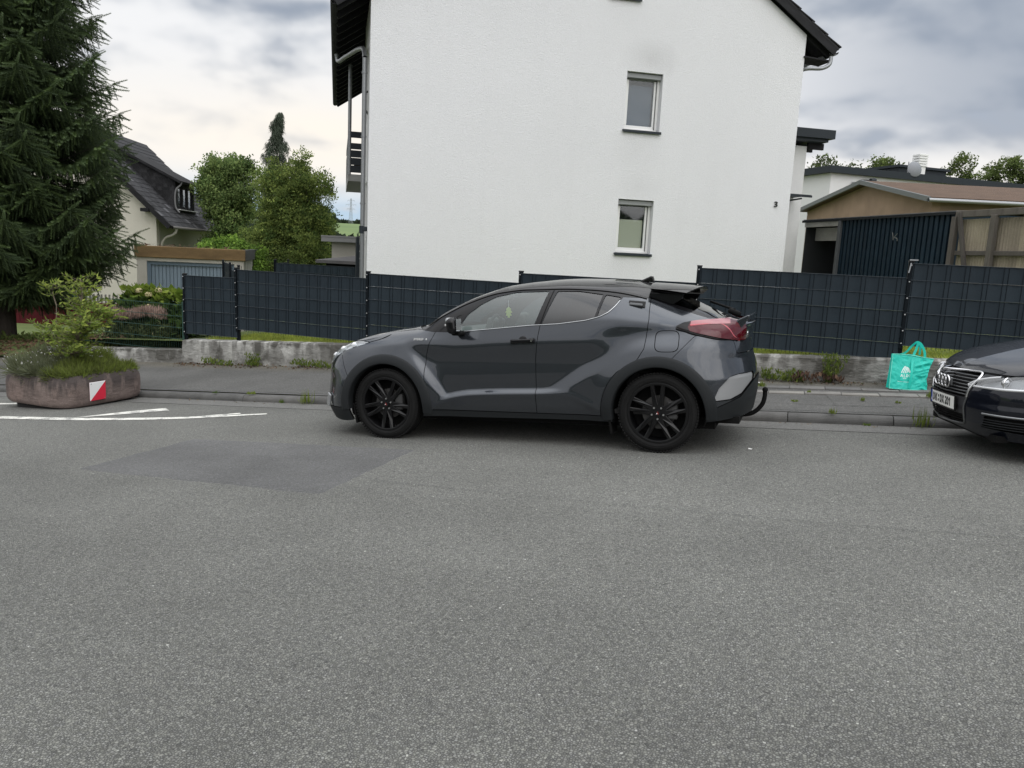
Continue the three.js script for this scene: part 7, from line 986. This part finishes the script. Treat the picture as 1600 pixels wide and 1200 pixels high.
// ---------------------------------------------------------------- weeds, moss, litter
{
  seed(99); const lmG = leafMat([0.1, 0.1, 0.1], 0.35), col = () => mix3([0.55, 0.85, 0.18], [1.2, 1.45, 0.35], rnd());
  const tuft = (n, L, w, spread, up) => { const a = []; for (let k = 0; k < n; k++) { const g = leaf(L * rr(0.5, 1.15), w * rr(0.7, 1.2), 0.6), an = rr(0, 6.28), t = rr(0.15, 1.15) * (1 - up); g.rotateX(t); g.rotateY(an); g.translate(rr(-1, 1) * spread, 0, rr(-1, 1) * spread); a.push(g); } return merge(a); };
  const weedM = [[0.075, 0.11, 0.025], [0.11, 0.14, 0.03], [0.05, 0.08, 0.022]].map((c) => leafMat(c, 0.3));
  const kinds = [tuft(34, 0.09, 0.012, 0.04, 0.25), tuft(26, 0.05, 0.026, 0.05, 0.0), tuft(46, 0.13, 0.007, 0.05, 0.45)];
  const plant = (label, x, z, s, k, m, y, group) => { const o = solo('weed', kinds[k].clone(), weedM[m], label, 'weed', [x, y ?? paveY(x, z) + 0.002, z], x * 7 % 6, group); o.scale.setScalar(s); return o; };
  const kY = (x, z) => (z > -8.47 ? roadY(x, z) + 0.004 : paveY(x, z) + 0.003);
  const J = 'small weeds rooted along the kerb joint';
  plant('flat leafy weed on the kerb edge nearest the planter', -6.9, -8.5, 0.9, 1, 1, kY(-6.9, -8.5), J);
  plant('small grassy weed in the gutter right of the planter', -6.35, -8.43, 0.7, 0, 0, kY(-6.35, -8.43), J);
  plant('large grass tuft in the gutter between planter and grey car', -5.95, -8.42, 1.5, 2, 1, kY(-5.95, -8.42), J);
  plant('spiky little weed on the kerb just left of the grey car', -5.6, -8.55, 0.9, 0, 1, kY(-5.6, -8.55), J);
  plant('flat weed at the kerb beside the nose of the grey car', -4.75, -8.42, 0.8, 1, 0, kY(-4.75, -8.42), J);
  plant('thin spiky weed growing from the kerb joint right of the tow bar', 0.42, -8.52, 0.8, 0, 1, kY(0.42, -8.52), J);
  plant('flat gutter weed below the kerb, midway between the two cars', 0.75, -8.43, 0.6, 1, 0, kY(0.75, -8.43), J);
  plant('grassy weed in the gutter beside the dark saloon bumper', 1.95, -8.42, 0.8, 0, 1, kY(1.95, -8.42), J);
  plant('flat weed at the kerb behind the dark saloon nose', 2.2, -8.46, 0.8, 1, 0, kY(2.2, -8.46), J);
  plant('dark flat weed on the kerb close to the planter side', -7.5, -8.5, 0.6, 1, 2, kY(-7.5, -8.5), J);
  plant('flat weed in the pavement crack nearest the tow bar ball', 0.05, -9.1, 0.6, 1, 1, kY(0.05, -9.1), J);
  plant('tiny spiky weed in the middle of the pavement below the bag', 0.75, -9.25, 0.55, 0, 1, kY(0.75, -9.25), J);
  plant('tiny flat weed on the pavement in front of the bag', 1.1, -9.2, 0.5, 1, 1, kY(1.1, -9.2), J);
  plant('tiny weed at the edge of the pale paving slabs', 0.2, -9.62, 0.5, 0, 1, kY(0.2, -9.62), J);
  plant('yellowish weed between paving slabs at the saloon grille', 1.45, -9.55, 0.9, 0, 1, kY(1.45, -9.55), J);
  plant('spiky weed on the slabs behind the grey car bumper', -0.35, -9.9, 1, 0, 1, kY(-0.35, -9.9), J);
  plant('broad dry grass tuft with reddish base at the kerb between the two cars', 1.25, -8.44, 1.5, 2, 1, roadY(1.25, -8.44) + 0.003);
  // bushy weed against the wall, between the tow bar and the bag
  const wz = -10.38; { const o = thing('weed_bush', 'tall bushy green weed against the wall left of the turquoise bag', 'weed', [0.42, paveY(0.42, wz), wz]); const L = []; for (let k = 0; k < 420; k++) { const t = rnd(), a = rr(0, 6.28), r = 0.13 * Math.sqrt(rnd()) * (0.4 + t); L.push({ p: [Math.cos(a) * r + 0.06 * t, 0.34 * t, Math.sin(a) * r * 0.7 + 0.04], s: rr(0.6, 1.2), c: col() }); } scatter('foliage', leaf(0.055, 0.018), lmG, L, o); part('stem', Array.from({ length: 9 }, () => bar([rr(-0.04, 0.04), 0, 0.03], [rr(-0.1, 0.16), rr(0.22, 0.36), rr(0, 0.08)], 0.003, 4)), std({ color: rgb(0.09, 0.1, 0.03), roughness: 1 }), o); }
  const clumpW = (label, x, w, n, h) => { const o = thing('weed_clump', label, 'weed', [x, paveY(x, wz), wz]), L = []; for (let k = 0; k < n; k++) L.push({ p: [rr(-w, w), Math.pow(rnd(), 2) * h + 0.01 + 0.0705 * 0, rr(-0.04, 0.1)], s: rr(0.6, 1.3), c: col() }); scatter('foliage', leaf(0.06, 0.024), lmG, L, o); return o; };
  clumpW('round leafy weed at the wall foot just right of the tow bar', -0.55, 0.1, 150, 0.13); clumpW('long low weed clump at the wall foot in the middle of the pavement gap', -0.12, 0.26, 260, 0.13); clumpW('leafy weed at the wall foot behind the nose of the grey car', -5.75, 0.22, 220, 0.16); clumpW('low weed mat at the wall foot left of the grey car', -7.1, 0.5, 260, 0.08); clumpW('small upright weed at the foot of the wall near the mesh fence end', -8.35, 0.12, 160, 0.18); clumpW('scrubby weed at the low wall beside the planter', -9.1, 0.3, 130, 0.07);
  // dead leaves, moss and dirt swept along the wall and gutter
  const D = []; for (let i = 0; i < 2600; i++) { const x = rr(-10, 6), b = sstep(0.35, 0.6, 0.5 + 0.5 * N3(x * 1.1, 3, 3) + 0.25 * N3(x * 4, 1, 2)); if (rnd() > b + 0.12) continue; const z = -10.44 + Math.pow(rnd(), 2) * 0.26; D.push({ p: [x, paveY(x, z) + rr(0.003, 0.02), z], s: rr(0.4, 1.1), r: [1.57 + rr(-0.5, 0.5), rr(0, 6.28), rr(-0.4, 0.4)], c: mix3([0.9, 0.5, 0.3], rnd() > 0.6 ? [0.6, 0.65, 0.15] : [1.5, 0.95, 0.6], rnd()) }); }
  for (let i = 0; i < 700; i++) { const x = rr(-9, 6), b = 0.5 + 0.5 * N3(x * 1.7, 9, 1); if (rnd() > b * b * 1.3) continue; const z = -8.43 + rnd() * 0.1; D.push({ p: [x, roadY(x, z) + rr(0.004, 0.012), z], s: rr(0.25, 0.7), r: [1.57 + rr(-0.4, 0.4), rr(0, 6.28), rr(-0.4, 0.4)], c: mix3([0.9, 0.6, 0.4], [2.0, 1.6, 1.0], rnd()) }); }
  scatter('leaf_debris', leaf(0.05, 0.03), std({ color: rgb(0.1, 0.1, 0.1), roughness: 1, side: THREE.DoubleSide }), D);
  { const o = thing('dead_leaf_pile', 'heap of reddish brown dead leaves at the foot of the wall weed', 'leaves', [0.22, paveY(0.22, -10.36), -10.36]), L = []; for (let k = 0; k < 130; k++) { const x = rr(-0.24, 0.36); L.push({ p: [x, rnd() * 0.09 * Math.exp(-x * x * 9) + 0.01 + x * 0.07, rr(-0.05, 0.12)], s: rr(0.6, 1.3), c: mix3([0.5, 0.26, 0.2], [1.3, 0.8, 0.5], rnd()) }); } scatter('leaf_heap', leaf(0.07, 0.035), std({ color: rgb(0.1, 0.1, 0.1), roughness: 1, side: THREE.DoubleSide }), L, o); }
  const white = std({ color: rgb(0.75, 0.74, 0.72), roughness: 0.8, side: THREE.DoubleSide });
  const scrap = (label, x, z, w, d) => { const g = gridGeo(6, 6, (u, v) => [(u - 0.5) * w, 0.006 + 0.014 * Math.abs(N3(u * 5 + x, v * 5, z)), (v - 0.5) * d]); return solo('paper_scrap', g, white, label, 'litter', [x, (z > -8.47 ? roadY(x, z) : paveY(x, z)) + 0.003, z], x); };
  scrap('crumpled white paper scrap at the wall foot left of the grey car', -5.75, -10.1, 0.12, 0.1); scrap('flat white paper scrap in the middle of the pavement left of the grey car', -5.55, -9.4, 0.17, 0.08); scrap('white paper scrap at the wall foot near the tow bar', -0.42, -10.2, 0.16, 0.08); scrap('small white scrap at the wall foot beside the tow bar weed', -0.72, -10.22, 0.1, 0.06); scrap('tiny white fleck lying on the road near the tow bar', -0.28, -6.85, 0.03, 0.03);
}
{ // unseen hedge added behind the viewer to darken reflections in paint and glass
  const hm = std({ map: rep(tinted([0.03, 0.05, 0.018], 0.6, 1500, 0.5), 1), roughness: 1, side: THREE.DoubleSide });
  const hedge = struct('added_reflection_hedge', [gridGeo(160, 20, (u, v) => { const x = lerp(-60, 60, u), a = v * Math.PI; return [x, roadY(x, 12) - 0.3 + (4.4 + 2.6 * fbm(x * 0.22, 1, 1, 3)) * Math.sin(a) + 0.25 * N3(x * 2, v * 9, 2), 19 + 2.2 * Math.cos(a) + 0.3 * N3(x * 2.2, v * 8, 7)]; })], hm);
}
renderer.render(scene, camera);
